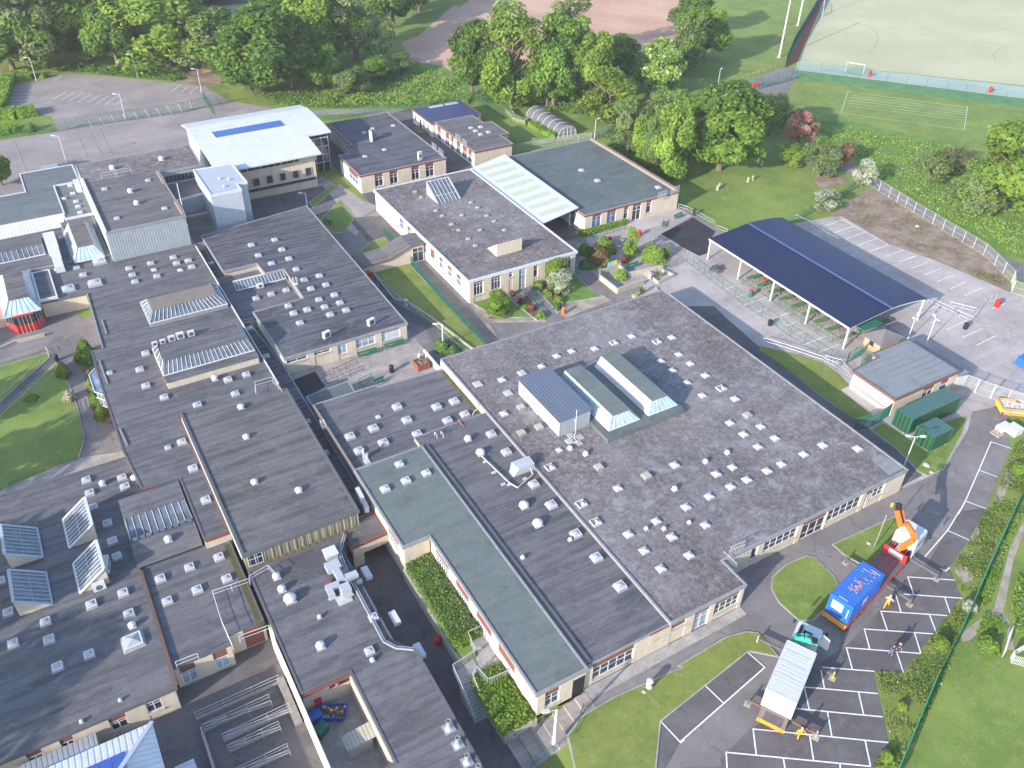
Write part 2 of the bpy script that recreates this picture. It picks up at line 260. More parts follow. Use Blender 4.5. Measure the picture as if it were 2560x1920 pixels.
def tag(o,label=None,cat=None,group=None,kind=None):
    if label: o['label']=label
    if cat: o['category']=cat
    if group: o['group']=group
    if kind: o['kind']=kind
    return o
def thing(name,label,cat,loc=(0,0,0),rz=0,group=None):
    o=bpy.data.objects.new(name,None); COL.objects.link(o); o.location=loc; o.rotation_euler=(0,0,rz); o.empty_display_size=.5
    ORG[o.name]=Vector(loc); return tag(o,label,cat,group)
def copy_tree(o,loc=None,rz=None,parent=None,label=None,scale=None):
    c=o.copy(); COL.objects.link(c); ORG[c.name]=Vector(loc) if loc is not None else ORG[o.name]
    if parent is not None: c.parent=parent
    if loc is not None: c.location=loc
    if rz is not None: c.rotation_euler=(0,0,rz)
    if scale is not None: c.scale=scale
    if label: c['label']=label
    for ch in [x for x in bpy.data.objects if x.parent==o]: copy_tree(ch,parent=c)
    return c
def offs(poly,d):
    n=len(poly); out=[]
    for i in range(n):
        p0,p1,p2=[Vector(poly[j][:2]) for j in ((i-1)%n,i,(i+1)%n)]
        a=(p1-p0).normalized(); b=(p2-p1).normalized(); na=Vector((a.y,-a.x)); nb=Vector((b.y,-b.x))
        m=(na+nb); k=d/max(.3,(1+na.dot(nb))); out.append((p1.x+m.x*k,p1.y+m.y*k))
    return out
def ccw(poly):
    a=sum(p[0]*q[1]-q[0]*p[1] for p,q in zip(poly,poly[1:]+poly[:1])); return list(poly) if a>0 else list(poly)[::-1]
SHN=[0]
def sheet(name,pts,z,m,kind='structure'):
    SHN[0]+=1; z0=z; z=z+SHN[0]*.0002
    P=ccw([((lambda q:(q.x,q.y))(at(*p,z)) if isinstance(p[0],str) else p) for p in pts])
    b=MB(); b.add([(x,y,z) for x,y in P],[tuple(range(len(P)))]); return b.build(name,m,kind=kind)
def island(name,pts,m='grass',h=.1,kerb=True,z=0):
    P=ccw([((lambda q:(q.x,q.y))(at(*p,z+h)) if isinstance(p[0],str) else p) for p in pts])
    MB().prism(P,z-.05,z+h,0).build(name,m,kind='structure')
    if kerb: MB().ring(offs(P,.14),P,z-.05,z+h-.004,0).build('kerb','concrete',kind='structure')
# ------------------------------------------------------------------ buildings
def block(name,label,poly,zb,z1,top='felt_dark',side='kerb_grey',wall='cream',over=.22,thick=.32,kerb=.09,kerbw=.22,kerbm=None,cat='building'):
    P=ccw(poly); c=Vector((sum(p[0] for p in P)/len(P),sum(p[1] for p in P)/len(P),zb))
    r=thing(name,label,cat,c)
    MB().prism(P,zb-.5,z1-thick,0,bottom=False).build('wall',wall,r)
    O=offs(P,over); rb=MB().prism(O,z1-thick,z1,1,0); rf=rb.build('roof',[top,side],r)
    if kerb: MB().ring(O,offs(O,-kerbw),z1,z1+kerb,0).build('roof_edge',kerbm or side,rf)
    return r,rf
def win(root,face,c,s0,s1,z0,z1,nm=2,tr=None,g='glass',frame='white',sill=True,depth=.07,fw=.07,name='window'):
    s0,s1=min(s0,s1),max(s0,s1); z0,z1=min(z0,z1),max(z0,z1)
    def B(b,a0,a1,za,zb,d0,d1,m=0):
        if face=='S': b.box(a0,c-d1,za,a1,c-d0,zb,m)
        elif face=='W': b.box(c-d1,a0,za,c-d0,a1,zb,m)
        elif face=='N': b.box(a0,c+d0,za,a1,c+d1,zb,m)
    p=MB(); B(p,s0+.02,s1-.02,z0+.02,z1-.02,-.05,.03); wo=p.build(name,g,root)
    f=MB()
    for a in (s0,s1-fw): B(f,a,a+fw,z0,z1,.004,depth)
    for z in (z0,z1-fw): B(f,s0+fw,s1-fw,z,z+fw,.004,depth)
    for i in range(1,nm):
        a=s0+(s1-s0)*i/nm; B(f,a-fw/2,a+fw/2,z0+fw,z1-fw,.004,depth-.01)
    if tr:
        z=z0+(z1-z0)*tr; B(f,s0+fw,s1-fw,z-fw/2,z+fw/2,.004,depth-.02)
    f.build('frame',frame,wo)
    if sill:
        q=MB(); B(q,s0-.08,s1+.08,z0-.1,z0-.005,0,.3); q.build('sill','stone',wo)
    return wo
def facade(root,face,c,a0,a1,zb,zt,bays=(),deep=.2,wall='cream',pan='fascia',base=0):
    """piers and spandrels stand proud of the wall; brown panels over the windows"""
    W=[]
    for b in bays:
        k,x0,y0,x1,y1=b[:5]; opt=b[5] if len(b)>5 else {}
        fn=onS if face=='S' else onW
        p=fn(k,x0,y0,c); q=fn(k,x1,y1,c); s0,s1=sorted((p[0],q[0])); z1,z0=max(p[1],q[1]),min(p[1],q[1])
        if opt.get('door'): z0=zb+.03
        z1=min(z1,zt-.25); W.append((s0,s1,max(z0,zb+.02),z1,opt))
    W.sort()
    def B(nm,mt,s0,s1,za,zb_,d0,d1):
        if s1-s0<.02 or zb_-za<.02: return
        b=MB()
        if face=='S': b.box(s0,c-d1,za,s1,c-d0,zb_)
        else: b.box(c-d1,s0,za,c-d0,s1,zb_)
        b.build(nm,mt,root)
    cur=a0
    for s0,s1,z0,z1,opt in W:
        B('pier',wall,cur,s0,zb-.4,zt,-.05,deep); cur=s1
        if not opt.get('door'): B('spandrel',wall,s0,s1,zb-.4,z0-.1,-.05,deep*.7)
        B('fascia_panel',pan,s0,s1,z1,zt,-.05,deep*.4)
    B('pier',wall,cur,a1,zb-.4,zt,-.05,deep)
    for s0,s1,z0,z1,opt in W:
        win(root,face,c-.0,s0,s1,z0,z1,opt.get('n',2),opt.get('t',.72),opt.get('g','glass'),opt.get('f','white'),not opt.get('door') and face=='S',fw=opt.get('fw',.1),name='door' if opt.get('door') else 'window')
# roof furniture prototypes: meshes only, every placed copy is its own object
def rl_mesh(kind):
    b=MB()
    if kind=='pyr':      # white pyramid on a low white kerb
        h=.5; b.box(-h,-h,0,h,h,.2,1); b.add([(-h+.03,-h+.03,.14),(h-.03,-h+.03,.14),(h-.03,h-.03,.14),(-h+.03,h-.03,.14),(0,0,.4)],[(0,1,4),(1,2,4),(2,3,4),(3,0,4)],0); mats=['white','white_dirty']
    elif kind=='broken':
        h=.58; b.ring([(-h,-h),(h,-h),(h,h),(-h,h)],[(-h+.12,-h+.12),(h-.12,-h+.12),(h-.12,h-.12),(-h+.12,h-.12)],0,.22,1); b.add([(-.3,-.4,.12),(.45,-.45,.12),(.45,.4,.12),(0,.1,.5)],[(0,1,3),(1,2,3),(2,0,3),(0,2,1)],0); b.box(-h+.1,-h+.1,0,h-.1,h-.1,.1,2); mats=['white','white_dirty','kerb_grey']
    elif kind=='old':
        h=.52; b.box(-h,-h,0,h,h,.28,1); b.box(-h+.08,-h+.08,.28,h-.08,h-.08,.38,0); mats=['glazing_old','kerb_grey']
    elif kind=='flat':
        h=.55; b.box(-h,-h,0,h,h,.16,1); b.box(-h+.16,-h+.16,.16,h-.16,h-.16,.2,0); mats=['tray_grey','white_dirty']
    elif kind in('dome','dome_big','dome_low'):
        s={'dome':1,'dome_big':2.1,'dome_low':.95}[kind]; h0=.64*s; h=.48*s; z=.26*(1 if s<2 else 1.3)
        P0=[(-h0,-h0),(h0,-h0),(h0,h0),(-h0,h0)]; P1=[(-h,-h),(h,-h),(h,h),(-h,h)]
        b.add([(x,y,0) for x,y in P0]+[(x,y,z) for x,y in P1],[(0,1,5,4),(1,2,6,5),(2,3,7,6),(3,0,4,7)],1)
        hb=h+.04; b.box(-hb,-hb,z,hb,hb,z+.07,2); t=z+.07; k=h*.86
        b.add([(-k,-k,t),(k,-k,t),(k,k,t),(-k,k,t),(0,0,t+.16*s)],[(0,1,4),(1,2,4),(2,3,4),(3,0,4)],0)
        mats=['glazing_white' if kind!='dome_low' else 'tray_grey','kerb_grey','white']
    elif kind=='vent':
        b.box(-.42,-.42,0,.42,.42,.14,1); b.lathe((0,0,.14),[(.34,0),(.3,.18),(.46,.2),(.44,.36),(.32,.5),(.12,.57),(.02,.58)],18,0); mats=['white','white_dirty']
    elif kind=='vent_big':
        b.box(-.6,-.6,0,.6,.6,.2,1); b.lathe((0,0,.2),[(.5,0),(.45,.2),(.74,.24),(.72,.42),(.5,.62),(.2,.72),(.02,.73)],22,0); mats=['white','white_dirty']
    elif kind=='vent_small':
        b.box(-.22,-.22,0,.22,.22,.2,1); b.lathe((0,0,.2),[(.16,0),(.24,.06),(.2,.2),(.05,.27)],12,0); mats=['white','white_dirty']
    elif kind=='chimney':
        b.box(-.65,-.65,0,.65,.65,.12,1); b.lathe((0,0,.12),[(.52,0),(.3,.28),(.27,.5),(.27,1.35),(.3,1.36),(.3,1.42),(.22,1.42),(.22,1.1)],18,0); mats=['steel','steel']
    o=b.build('tmp',mats,None,kind='structure'); me=o.data; me.name='mesh_'+kind; bpy.data.objects.remove(o); return me
RLM={}
def RL(root,roof,kind,pts,z,rz=0,s=1,name=None):
    if kind not in RLM: RLM[kind]=rl_mesh(kind)
    nm=name or {'vent':'roof_vent','vent_big':'roof_vent','vent_small':'roof_vent','chimney':'flue'}.get(kind,'rooflight')
    for p in pts:
        q=at(p[0],p[1],p[2],z+.25); o=bpy.data.objects.new(nm,RLM[kind]); COL.objects.link(o); o.parent=roof
        o.location=Vector((q.x,q.y,z))-ORG[root.name]; k=s*(.9 if 'dome' in kind or kind=='pyr' else .93)*(p[3] if len(p)>3 else 1)*random.uniform(.96,1.04); o.scale=(k,k,k); o.rotation_euler=(0,0,rz+random.uniform(-.03,.03))
def T(k,s):
    """'x,y x,y ...' in tile k"""
    return [(k,*[float(v) for v in p.split(',')]) for p in s.split()]
def rect(x0,y0,x1,y1): return [(x0,y0),(x1,y0),(x1,y1),(x0,y1)]
# ================================================================== the ground
g=MB(); BIG=650; LOW=-2.0
for x0,y0,x1,y1,z in ((-BIG,89.4,BIG,BIG,0),(22.32,36.8,BIG,89.4,0),(31,-400,BIG,36.8,0),(-BIG,-400,22.32,89.4,LOW)):
    g.add([(x0,y0,z),(x1,y0,z),(x1,y1,z),(x0,y1,z)],[(0,1,2,3)])
g.add([(22.2,-400,LOW),(31,-400,0),(31,36.8,0),(22.2,36.8,LOW)],[(0,1,2,3)])
g.add([(22.32,36.8,LOW),(22.32,89.4,LOW),(22.32,89.4,0),(22.32,36.8,0)],[(0,1,2,3)]); g.add([(22.2,36.8,LOW),(22.2,36.8,0),(31,36.8,0)],[(0,1,2)])
g.add([(-BIG,89.4,LOW),(22.2,89.4,LOW),(22.2,89.4,0),(-BIG,89.4,0)],[(0,1,2,3)])
g.build('ground','grass',kind='structure')
# asphalt and paving
front=T('N','2265,1170 2620,1180 2528,1122')
sheet('car_park',[(31,37.5)]+T('H','1600,1290 1760,1205 2212,1000')+T('I','0,975 300,805 430,775 520,780 635,930 440,905 0,1250')+T('H','2060,1355 2025,1659 2010,1800')+T('N','2120,2100 2180,1920')+T('I','1345,1502 1245,1037 1430,1045 1812,558 1730,372 1860,190 1975,-15')+T('F','2120,1240 2100,1130 2090,960 2600,1080 2500,330 2130,235 1950,160 1620,20')+T('C','1345,1570 1040,1385 960,1395 750,1435')+T('C','290,1500 0,1310')+[(102.2,113.5),(82,113.5),(81,180),(53,180),(53,140),(41,138),(39.5,86),(77.5,85.5),(77.5,42),(49,42),(49,38)],.012,'asphalt')
sheet('yard',[(79,87),(78.5,41)]+T('F','1480,1490 1600,1420 1690,1385 1850,1120 1960,1000 2090,960 2600,1080 2500,330 2130,235 1950,160 1620,20')+T('C','1345,1570 1040,1385 960,1395 750,1435')+T('X','1620,290 1500,360')+[(95,101),(85,104),(80,100)],.02,'concrete_yard')
sheet('tarmac_path',[(78.6,87),(78.6,41)]+T('F','1560,1410 1540,1390 1400,1245 1230,1115 1150,1070 890,890 640,690 500,575 300,400')+[(86,83)],.027,'asphalt_dark')
sheet('side_road',T('F','1460,1480 1600,1420 1700,1370 1850,1120 1880,1000 2110,950 2120,1240')+T('I','1975,-15 1860,190 1730,372 1400,560 1180,345 1100,600 860,720 760,705 620,610 590,500 400,640 360,290 900,150 1200,50'),.03,'asphalt')
sheet('parking_bays',T('I','1730,372 1812,558 1430,1045 1245,1037 1345,1502')+T('N','2180,1920 2130,2050 1900,2050')+T('I','0,1659 250,1659 300,1560 460,1400 700,1290 860,1010 1060,880 1180,760 1290,640 1390,540 1470,430 1600,330')+T('I','1720,130 1790,10 1975,-15 1860,190'),.036,'asphalt_dark')
sheet('parking_bays',T('I','430,905 545,1012 0,1495')+T('H','2040,1750 2060,1355')+T('I','0,1250'),.036,'asphalt_dark')
sheet('playground',T('A','-500,1500 -500,960 0,905 370,845 1240,705 1480,650 1720,690 2000,740 1900,1100 1500,1100 500,1300 30,1300'),.012,'playground')
sheet('upper_car_park',T('A','20,700 100,540 240,525 400,470 700,490 1100,530 1320,560 1480,652 1240,700 370,843 330,745 260,740 0,700'),.02,'playground')
sheet('upper_car_park',T('A','0,440 20,470 0,560 -200,700 -200,440'),.02,'playground')
sheet('tarmac_path',T('B','-250,710 0,702 400,700 600,730 600,745 300,725 0,735 -250,740'),.014,'playground')
sheet('courtyard',[(53.2,137.5),(53.2,180),(78,176),(78,147),(87,147),(87,139),(82,141),(82,112),(73,112),(73,137.7)],.02,'asphalt_dark')
sheet('courtyard',T('B','300,740 460,690 480,760 640,900 850,1090 690,1110 690,1020 600,900'),.026,'asphalt_dark')
sheet('paved_court',[(22.3,86.5),(41.5,86.5),(41.5,100),(22.3,100)],.02,'pavers')
sheet('paved_court',T('X','830,190 1130,20 1240,90 920,280 1180,470 1180,590 1080,650 900,700 400,960 230,800 0,560 -40,400 500,230'),.03,'pavers')
sheet('paved_court',[(80.5,108.5),(103,109),(103,114),(80.5,114)],.031,'concrete_yard')
sheet('tarmac_patch',T('X','895,285 1250,105 1500,260 1440,350 1410,500 1320,530 1180,460'),.038,'asphalt_black')
sheet('entrance_path',T('B','-100,1240 0,1180 150,1290 260,1330 110,1400 0,1300 -100,1260'),.02,'pavers')
sheet('entrance_path',[(51,101.5),(51,104),(53,136),(47,138),(47,120),(47.6,104)],.022,'asphalt_dark')
sheet('entrance_path',T('B','280,1490 370,1490')+T('E','510,10 1030,545 950,570 400,10'),.024,'asphalt_dark')
sheet('forecourt',T('E','830,310 880,300 1000,390 1250,410 1420,370 1500,300 1690,250 1770,310 1400,470 1030,560'),.02,'dirt_path')
sheet('forecourt',T('E','960,430 1340,425 1340,445 1750,280 1770,312 1400,470 1030,560'),.026,'asphalt')
sheet('entrance_path',T('E','1145,190 1190,175 1300,280 1460,405 1345,440 1250,330'),.028,'asphalt')
sheet('passage_path',T('E','20,-20 110,10 200,130 330,290 600,430 850,600 800,640 600,560 540,460 420,420 330,330'),.018,'asphalt_dark')
sheet('passage_path',T('V','720,395 760,440 790,470 770,510 730,480 700,455 660,440 690,380'),.016,'pavers')
sheet('lower_passage',[(16.5,31),(22.31,31),(22.31,70),(16.5,70)],LOW+.012,'asphalt_dark')
sheet('lower_court',[(-17,30),(7.5,30),(7.5,60),(-17,60)],LOW+.012,'asphalt_dark')
sheet('service_yard',[(7.4,40),(12.4,40),(12.4,48.6),(7.4,48.6)],LOW+.02,'concrete')
sheet('left_path',T('D','280,480 600,380 680,600 600,700 790,1260 510,1305 540,1170 440,830 360,690 300,620 0,700 0,530'),.014,'asphalt')
sheet('left_path',T('D','310,620 370,660 0,1020 0,950'),.018,'asphalt_dark')
sheet('left_path',T('D','0,1515 500,1300 790,1255 820,1290 0,1560'),.022,'pavers')
sheet('planting_bed',T('D','495,560 650,600 590,620 570,700 650,870 740,1080 620,1070 560,900 540,750 495,700'),.03,'earth')
sheet('shale_pitch',T('B','395,275 540,215 860,-20')+T('N','1300,-150 1900,-150 1760,-20 1700,130 1500,185 1150,190')+T('B','650,420 455,395'),.01,'shale')
sheet('dirt_path',T('B','510,225 560,232 770,40 730,35'),.014,'shale')
sheet('sand_pitch',T('C','755,400 925,0 1000,-160 2600,-160 2600,590 2212,550'),.012,'sand_turf')
sheet('pitch_surround',T('C','755,400 2212,555 2600,590 2600,650 2212,635 745,450'),.02,'blue_track')
sheet('pitch_margin',T('C','745,452 2212,638 2600,655 2600,720 2212,695 742,508'),.014,'turf_green')
sheet('red_margin',T('C','895,0 925,0 750,395 690,430'),.022,'red_track')
sheet('tarmac_path',T('C','340,560 640,440 755,440 745,512 690,600 660,720 620,700 640,640 480,590'),.018,'asphalt')
sheet('tarmac_path',T('C','1040,1030 1240,1130 2100,1659')+T('F','2300,90 2212,170')+T('C','1980,1659 1215,1195 1040,1090'),.016,'asphalt')
sheet('soil_bank',T('C','1210,1205 1400,1290 2000,1640')+T('F','2110,130 2125,235 1950,160 1620,20')+T('C','1345,1570 1040,1390 960,1395'),.024,'soil')
sheet('bare_earth',T('C','850,1140 930,1095 1080,1150 1075,1175 900,1215'),.02,'soil')
sheet('dirt_path',T('I','2212,130 2140,340 2100,560 2080,650 1860,840 1815,850 1800,800 2020,630 2060,480 2120,250 2212,60'),.012,'dirt_path')
sheet('dirt_path',T('I','2070,640 2120,720 2130,800 2150,900 2110,900 2100,760 2050,680'),.015,'dirt_path')
sheet('bare_earth',T('I','1760,330 1850,370 1890,450 1830,470 1770,400'),.014,'dirt_path')
sheet('bare_earth',T('F','2120,1300 2160,1310 2080,1560 2020,1640 2010,1600'),.014,'dirt_path')
sheet('bare_earth',T('I','1850,120 1900,90 1930,150 1880,210'),.014,'dirt_path')
sheet('rough_ground',T('C','1000,760 1800,930 2212,1250')+T('F','2600,400 2400,60')+T('C','2120,1640 1700,1400 1240,1120 1100,1010 860,800'),.006,'grass_lush')
sheet('rough_ground',T('B','-250,500 700,420 1000,620 800,700 500,690 0,695 -250,700'),.006,'grass_lush')
sheet('verge',T('F','2130,1240 2212,1100 2350,1050 2250,1400')+T('I','2130,0 1600,1250 1400,1659 1225,1659 1345,1502 1245,1037 1430,1045 1812,558 1730,372 1860,190 1975,-15'),.008,'grass_dry')
sheet('front_verge',T('I','0,975 300,805 430,775 520,780 635,930 440,905 0,1250')+T('H','2060,1355 2025,1659 2010,1850 1240,1850 1240,1659 1400,1500 1560,1330 1770,1200 2212,1000'),.02,'grass_dry') if False else None
# raised grass islands with concrete kerbs
island('lawn',T('I','990,222 1200,125 1395,38 1470,90 1450,170 1350,200 1290,280 1205,350 1150,335 1060,285'),'grass')
island('lawn',T('I','600,430 690,350 820,297 870,312 980,420 1022,490 980,580 850,708 765,703 640,590 592,500'),'grass')
island('lawn',T('I','0,1000 300,820 430,785 500,795 622,935 440,900 0,1250')+T('H','2055,1355 2025,1659 2010,1850 1560,1850 1470,1450 1560,1330 1770,1205 2212,1010'),'grass_dry')
island('lawn',T('F','503,575 690,618 790,645 920,690 1020,760 1085,830 1030,860 1245,1030 1155,1068 900,885 640,688 515,610'),'grass_dry',kerb=False)
island('lawn',T('F','1235,1120 1300,1070 1460,1165 1600,1245 1720,1060 1845,1025 1815,1130 1690,1370 1590,1408 1540,1385 1400,1240'),'grass')
island('lawn',T('V','777,548 800,522 830,513 1045,745 1003,755 950,708 860,638 800,578'),'grass_dry')
island('lawn',T('E','855,300 1055,243 1225,395 1010,388 1000,390'),'grass_lush'); island('lawn',T('E','1260,180 1420,110 1510,120 1660,262 1440,300'),'grass_lush')
island('planting_bed',T('E','1130,300 1200,250 1330,390 1270,412'),'earth',h=.16); island('planting_bed',T('E','1235,170 1310,160 1440,340 1400,360'),'earth',h=.16)
island('lawn',T('A','1990,1300 2140,1190 2150,1215 2015,1330'),'grass'); island('lawn',T('V','690,478 735,432 765,468 745,500 722,503'),'grass')
island('lawn',T('D','0,712 300,622 315,650 0,930 -400,1200 -400,800'),'grass'); island('lawn',T('D','0,1030 360,692 440,830 490,960 538,1170 500,1297 0,1508 -500,1650 -500,1400'),'grass')
island('lawn',T('B','1000,770 1080,745 1220,830 1400,905 1240,940 1120,950'),'grass',kerb=False)
# painted lines
LC=[0]
def lines(name,segs,wd,m='line_white',z=.055):
    b=MB()
    for sg in segs:
        P=[at(*p,z) for p in sg]
        for a,c in zip(P,P[1:]):
            LC[0]+=1; up=Vector((0,0,LC[0]%60*.0003)); a=a+up; c=c+up
            d=(c-a).normalized(); n=Vector((-d.y,d.x,0))*wd/2; e=d*wd/2
            b.add([a-n-e,c-n+e,c+n+e,a+n-e],[(0,1,2,3)])
    return b.build(name,m,kind='structure')
def L(k,s): return [T(k,q) for q in s.split('|')]
lines('parking_lines',L('I','1465,430 1762,450|1465,430 1502,542|1425,540 1812,567|1388,543 1420,655|1702,560 1740,672|1292,650 1738,680|1292,650 1332,770|1605,675 1652,798|1185,765 1650,798|1185,765 1220,892|1508,790 1548,920|1070,885 1545,922|1070,885 1107,1020|1393,912 1435,1040|903,1010 1245,1037|903,1010 928,1142|800,1138 1268,1180|800,1138 830,1280|1148,1170 1180,1312|750,1277 1300,1330|948,1297 975,1448|470,1408 1335,1495|470,1408 490,1570|833,1445 858,1605|1190,1480 1225,1648|297,1558 1222,1648|297,1558 305,1700|665,1595 680,1700|1028,1630 1035,1700'),.13)
lines('parking_lines',L('I','1800,0 1722,130 1575,300|1722,132 1858,193|1680,378 1708,393 1732,372|0,1492 545,1012 432,912|163,1130 278,1240')+L('H','2068,1365 2190,1495 2212,1480')+L('F','2130,1238 2000,1195 1925,1370 1835,1575 1790,1659|1925,1378 2040,1420|1835,1575 1968,1625'),.13)
lines('parking_lines',L('C','920,1458 1045,1413|990,1498 1120,1453|1065,1537 1192,1492|1145,1578 1265,1533|1228,1614 1340,1573|1045,1412 1340,1573|1330,1645 1440,1606|1460,1659 1520,1645')+L('F','1405,40 1515,2|1485,80 1595,40|1570,122 1680,80|1655,165 1760,122|1740,210 1840,168|1825,255 1935,208|1540,370 1640,325|1610,430 1650,410|1815,525 1940,468|1715,475 1850,410|1910,572 2030,513|2005,340 2090,305|285,215 365,190|345,270 460,232|415,315 560,265|490,362 565,335|580,410 700,365|680,448 750,425|755,500 800,487|795,573 940,515|890,618 1020,570'),.12)
lines('parking_lines',L('A','340,637 425,592|393,642 477,597|443,650 530,600|500,655 590,603|562,660 643,612|620,665 700,615|678,670 760,618|738,675 812,628|1105,587 1160,547|1165,592 1212,553|1222,598 1272,558|568,770 592,815|640,755 668,800|715,743 745,790|788,733 808,765|858,720 888,765|930,708 962,752|1000,692 1035,745|1067,677 1105,732|1140,668 1172,718|1217,655 1235,695|70,577 230,578|50,602 210,602|60,625 210,622|50,647 180,645|35,670 172,667|35,693 160,690|340,520 400,485'),.13)
lines('court_lines',L('A','570,838 655,1000|640,825 720,1000|735,1000 900,1050|90,910 200,1180|490,850 560,1010|1085,745 1140,800'),.1,'line_yellow')
lines('track_lines',L('C','1083,580 1035,725|1850,682 1828,835|1035,725 1828,835|1083,590 1850,692|1110,612 1845,712|1090,625 1840,725|1080,645 1840,740|1078,662 1835,757|1075,680 1835,773'),.09,'line_white',.03)
lines('pitch_lines',L('C','1530,180 1522,360|900,110 880,180 900,220 960,260'),.1,'sand_turf',.03)
MT_dk=lines('pitch_lines',L('C','1200,160 1250,190 1275,240 1262,290 1220,330 1120,352|2160,290 2060,310 2015,350 2030,390 2090,425|1300,40 1380,30|1455,48 1600,55|1350,180 1420,200 2050,290'),.12,'turf_green',.03)
# ================================================================== buildings
S_={}
r,f=block('school_block','long gravel topped school block with white pyramid rooflights and a grey plant shed',[(40.7,37.2),(50,37.2),(50,40.8),(78.2,40.8),(78.2,86.4),(40.7,86.4)],0,3.3,'gravel','kerb_grey',kerb=.1); S_['B1']=r
MB().box(40.3,74,2.4,40.62,86.2,3.28,0).build('parapet','white_or_sunlit',f)
RL(r,f,'pyr',T('E','1877,510 2135,517 1640,590 1490,606 1395,637 1297,703 1042,790 2180,627 2065,670 2138,730 1055,1008 2153,1337 1788,1487 1410,1240,.8'),3.3)
RL(r,f,'pyr',T('F','67,685 165,762 45,808 145,890 355,912 323,1067 522,1090 412,1140 614,1165 503,1220 920,1210 1145,1232 798,1268 655,1332 340,1352 235,1395 562,1375 432,1432 328,1477 190,1540 40,1608'),3.3)
RL(r,f,'pyr',T('H','2035,65 1855,150 2135,167 1957,255 2065,370')+T('I','165,90 60,285'),3.3); RL(r,f,'broken',T('E','1762,552 2040,545 1350,1352 1553,1588')+T('F','267,845')+T('H','1645,72'),3.3)
RL(r,f,'flat',T('E','1170,745 885,817 1080,873'),3.3); RL(r,f,'old',T('E','1165,968 1280,1095 1168,1132 1665,1353 1972,1410')+T('F','435,1020'),3.3); RL(r,f,'vent',T('E','1480,1232 1580,1268 2153,1493')+T('F','305,1260 165,1317'),3.3,s=.75); RL(r,f,'vent_small',T('I','60,75')+T('H','1970,115 2085,115'),3.3)
MB().prism(ccw([(lambda q:(q.x,q.y))(at(*p,3.32)) for p in T('F','1225,1300 1292,1268 1440,1362 1350,1412')]),3.3,3.32,0).build('patch','felt_grey',f)
# plinth with two glazed lanterns
pl=MB().box(50.4,61.6,3.3,62.2,75.3,3.85,0).build('lantern_plinth','felt_green_dark',f)
def lantern_y(x0,x1,y0,y1,z0,z1,tx0,tx1,ty0,ty1,west,east,parent,nb=11,capm='felt_green'):
    b=MB(); P=[(x0,y0,z0),(x1,y0,z0),(x1,y1,z0),(x0,y1,z0),(tx0,ty0,z1),(tx1,ty0,z1),(tx1,ty1,z1),(tx0,ty1,z1)]
    b.add(P,[(3,0,4,7)],west); b.add(P,[(0,1,5,4)],0); b.add(P,[(1,2,6,5)],east); b.add(P,[(2,3,7,6)],0)
    l=b.build('roof_lantern',['glass_aqua','white','glass_pale'],parent)
    c=MB().box(tx0+.02,ty0-.05,z1-.02,tx1+.1,ty1+.1,z1+.07); c.build('lantern_cap',capm,parent)
    fr=MB(); V_=[Vector(p) for p in P]
    def rib(a,b_,c_,d_,n):
        for i in range(n+1):
            t=i/n; p=a.lerp(b_,t); q=d_.lerp(c_,t); fr.beam(p+Vector((0,0,.03)),q+Vector((0,0,.03)),.07,.07)
    rib(V_[0],V_[1],V_[5],V_[4],6); 
    if west!=1: rib(V_[0],V_[3],V_[7],V_[4],nb*2)
    if east!=1: rib(V_[1],V_[2],V_[6],V_[5],nb*2)
    for a,c_ in ((0,1),(1,2),(2,3),(3,0)): fr.beam(V_[a]+Vector((0,0,.05)),V_[c_]+Vector((0,0,.05)),.12,.12)
    fr.build('lantern_frame','white',parent)
lantern_y(51.4,56,62.8,74.2,3.86,5.7,52,54.3,63.2,73.6,0,2,f); lantern_y(57.4,61.9,62.8,74.6,3.86,5.7,57.9,60.2,63.2,74,1,2,f)
for x in (51.6,57.6):   # row of small louvres along the foot of each lantern
    b=MB()
    for i in range(14): b.box(x-.14,63.45+i*.78,3.95,x-.04,63.8+i*.78,4.12)
    b.build('louvre','kerb_grey',f)
ps=thing('plant_room','grey ribbed metal plant room standing on the gravel roof beside the glazed lanterns','plant room',(48,70,3.3))
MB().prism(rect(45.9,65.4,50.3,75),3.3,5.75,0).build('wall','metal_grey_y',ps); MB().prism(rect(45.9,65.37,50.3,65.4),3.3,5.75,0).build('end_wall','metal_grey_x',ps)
pr=MB(); pr.add([(45.7,65.2,5.75),(50.5,65.2,5.95),(50.5,75.2,5.95),(45.7,75.2,5.75),(45.7,65.2,5.65),(50.5,65.2,5.85),(50.5,75.2,5.85),(45.7,75.2,5.65)],[(0,1,2,3),(4,7,6,5),(0,4,5,1),(1,5,6,2),(2,6,7,3),(3,7,4,0)]); pr.build('roof','metal_shed_roof',ps)
MB().box(45.84,70.2,3.3,45.88,71.2,5.3).build('door','tray_grey',ps); MB().box(48,65.3,4.9,48.2,65.36,5.1).build('sign_plate','white',ps)
facade(r,'S',37.2,40.7,50,0,3,[('I',85,680,160,730,dict(door=1,g='glass_pale',n=2)),('I',217,612,362,592,dict(n=4,t=.45)),('H',1985,835,2212,725,dict(n=5,t=.5,g='glass_pale'))])
facade(r,'S',40.8,50.2,78.2,0,3,[('I',455,250,478,300,dict(n=1,t=None)),('I',540,200,735,165,dict(n=5,t=.5)),('I',780,105,905,120,dict(door=1,n=3,t=.4)),('N',2069,1277,2143,1264,dict(n=5,t=.5)),('F',1185,1540,1208,1570,dict(door=1,n=1,g='glass_pale')),('F',1213,1512,1290,1520,dict(n=3,t=.5))])
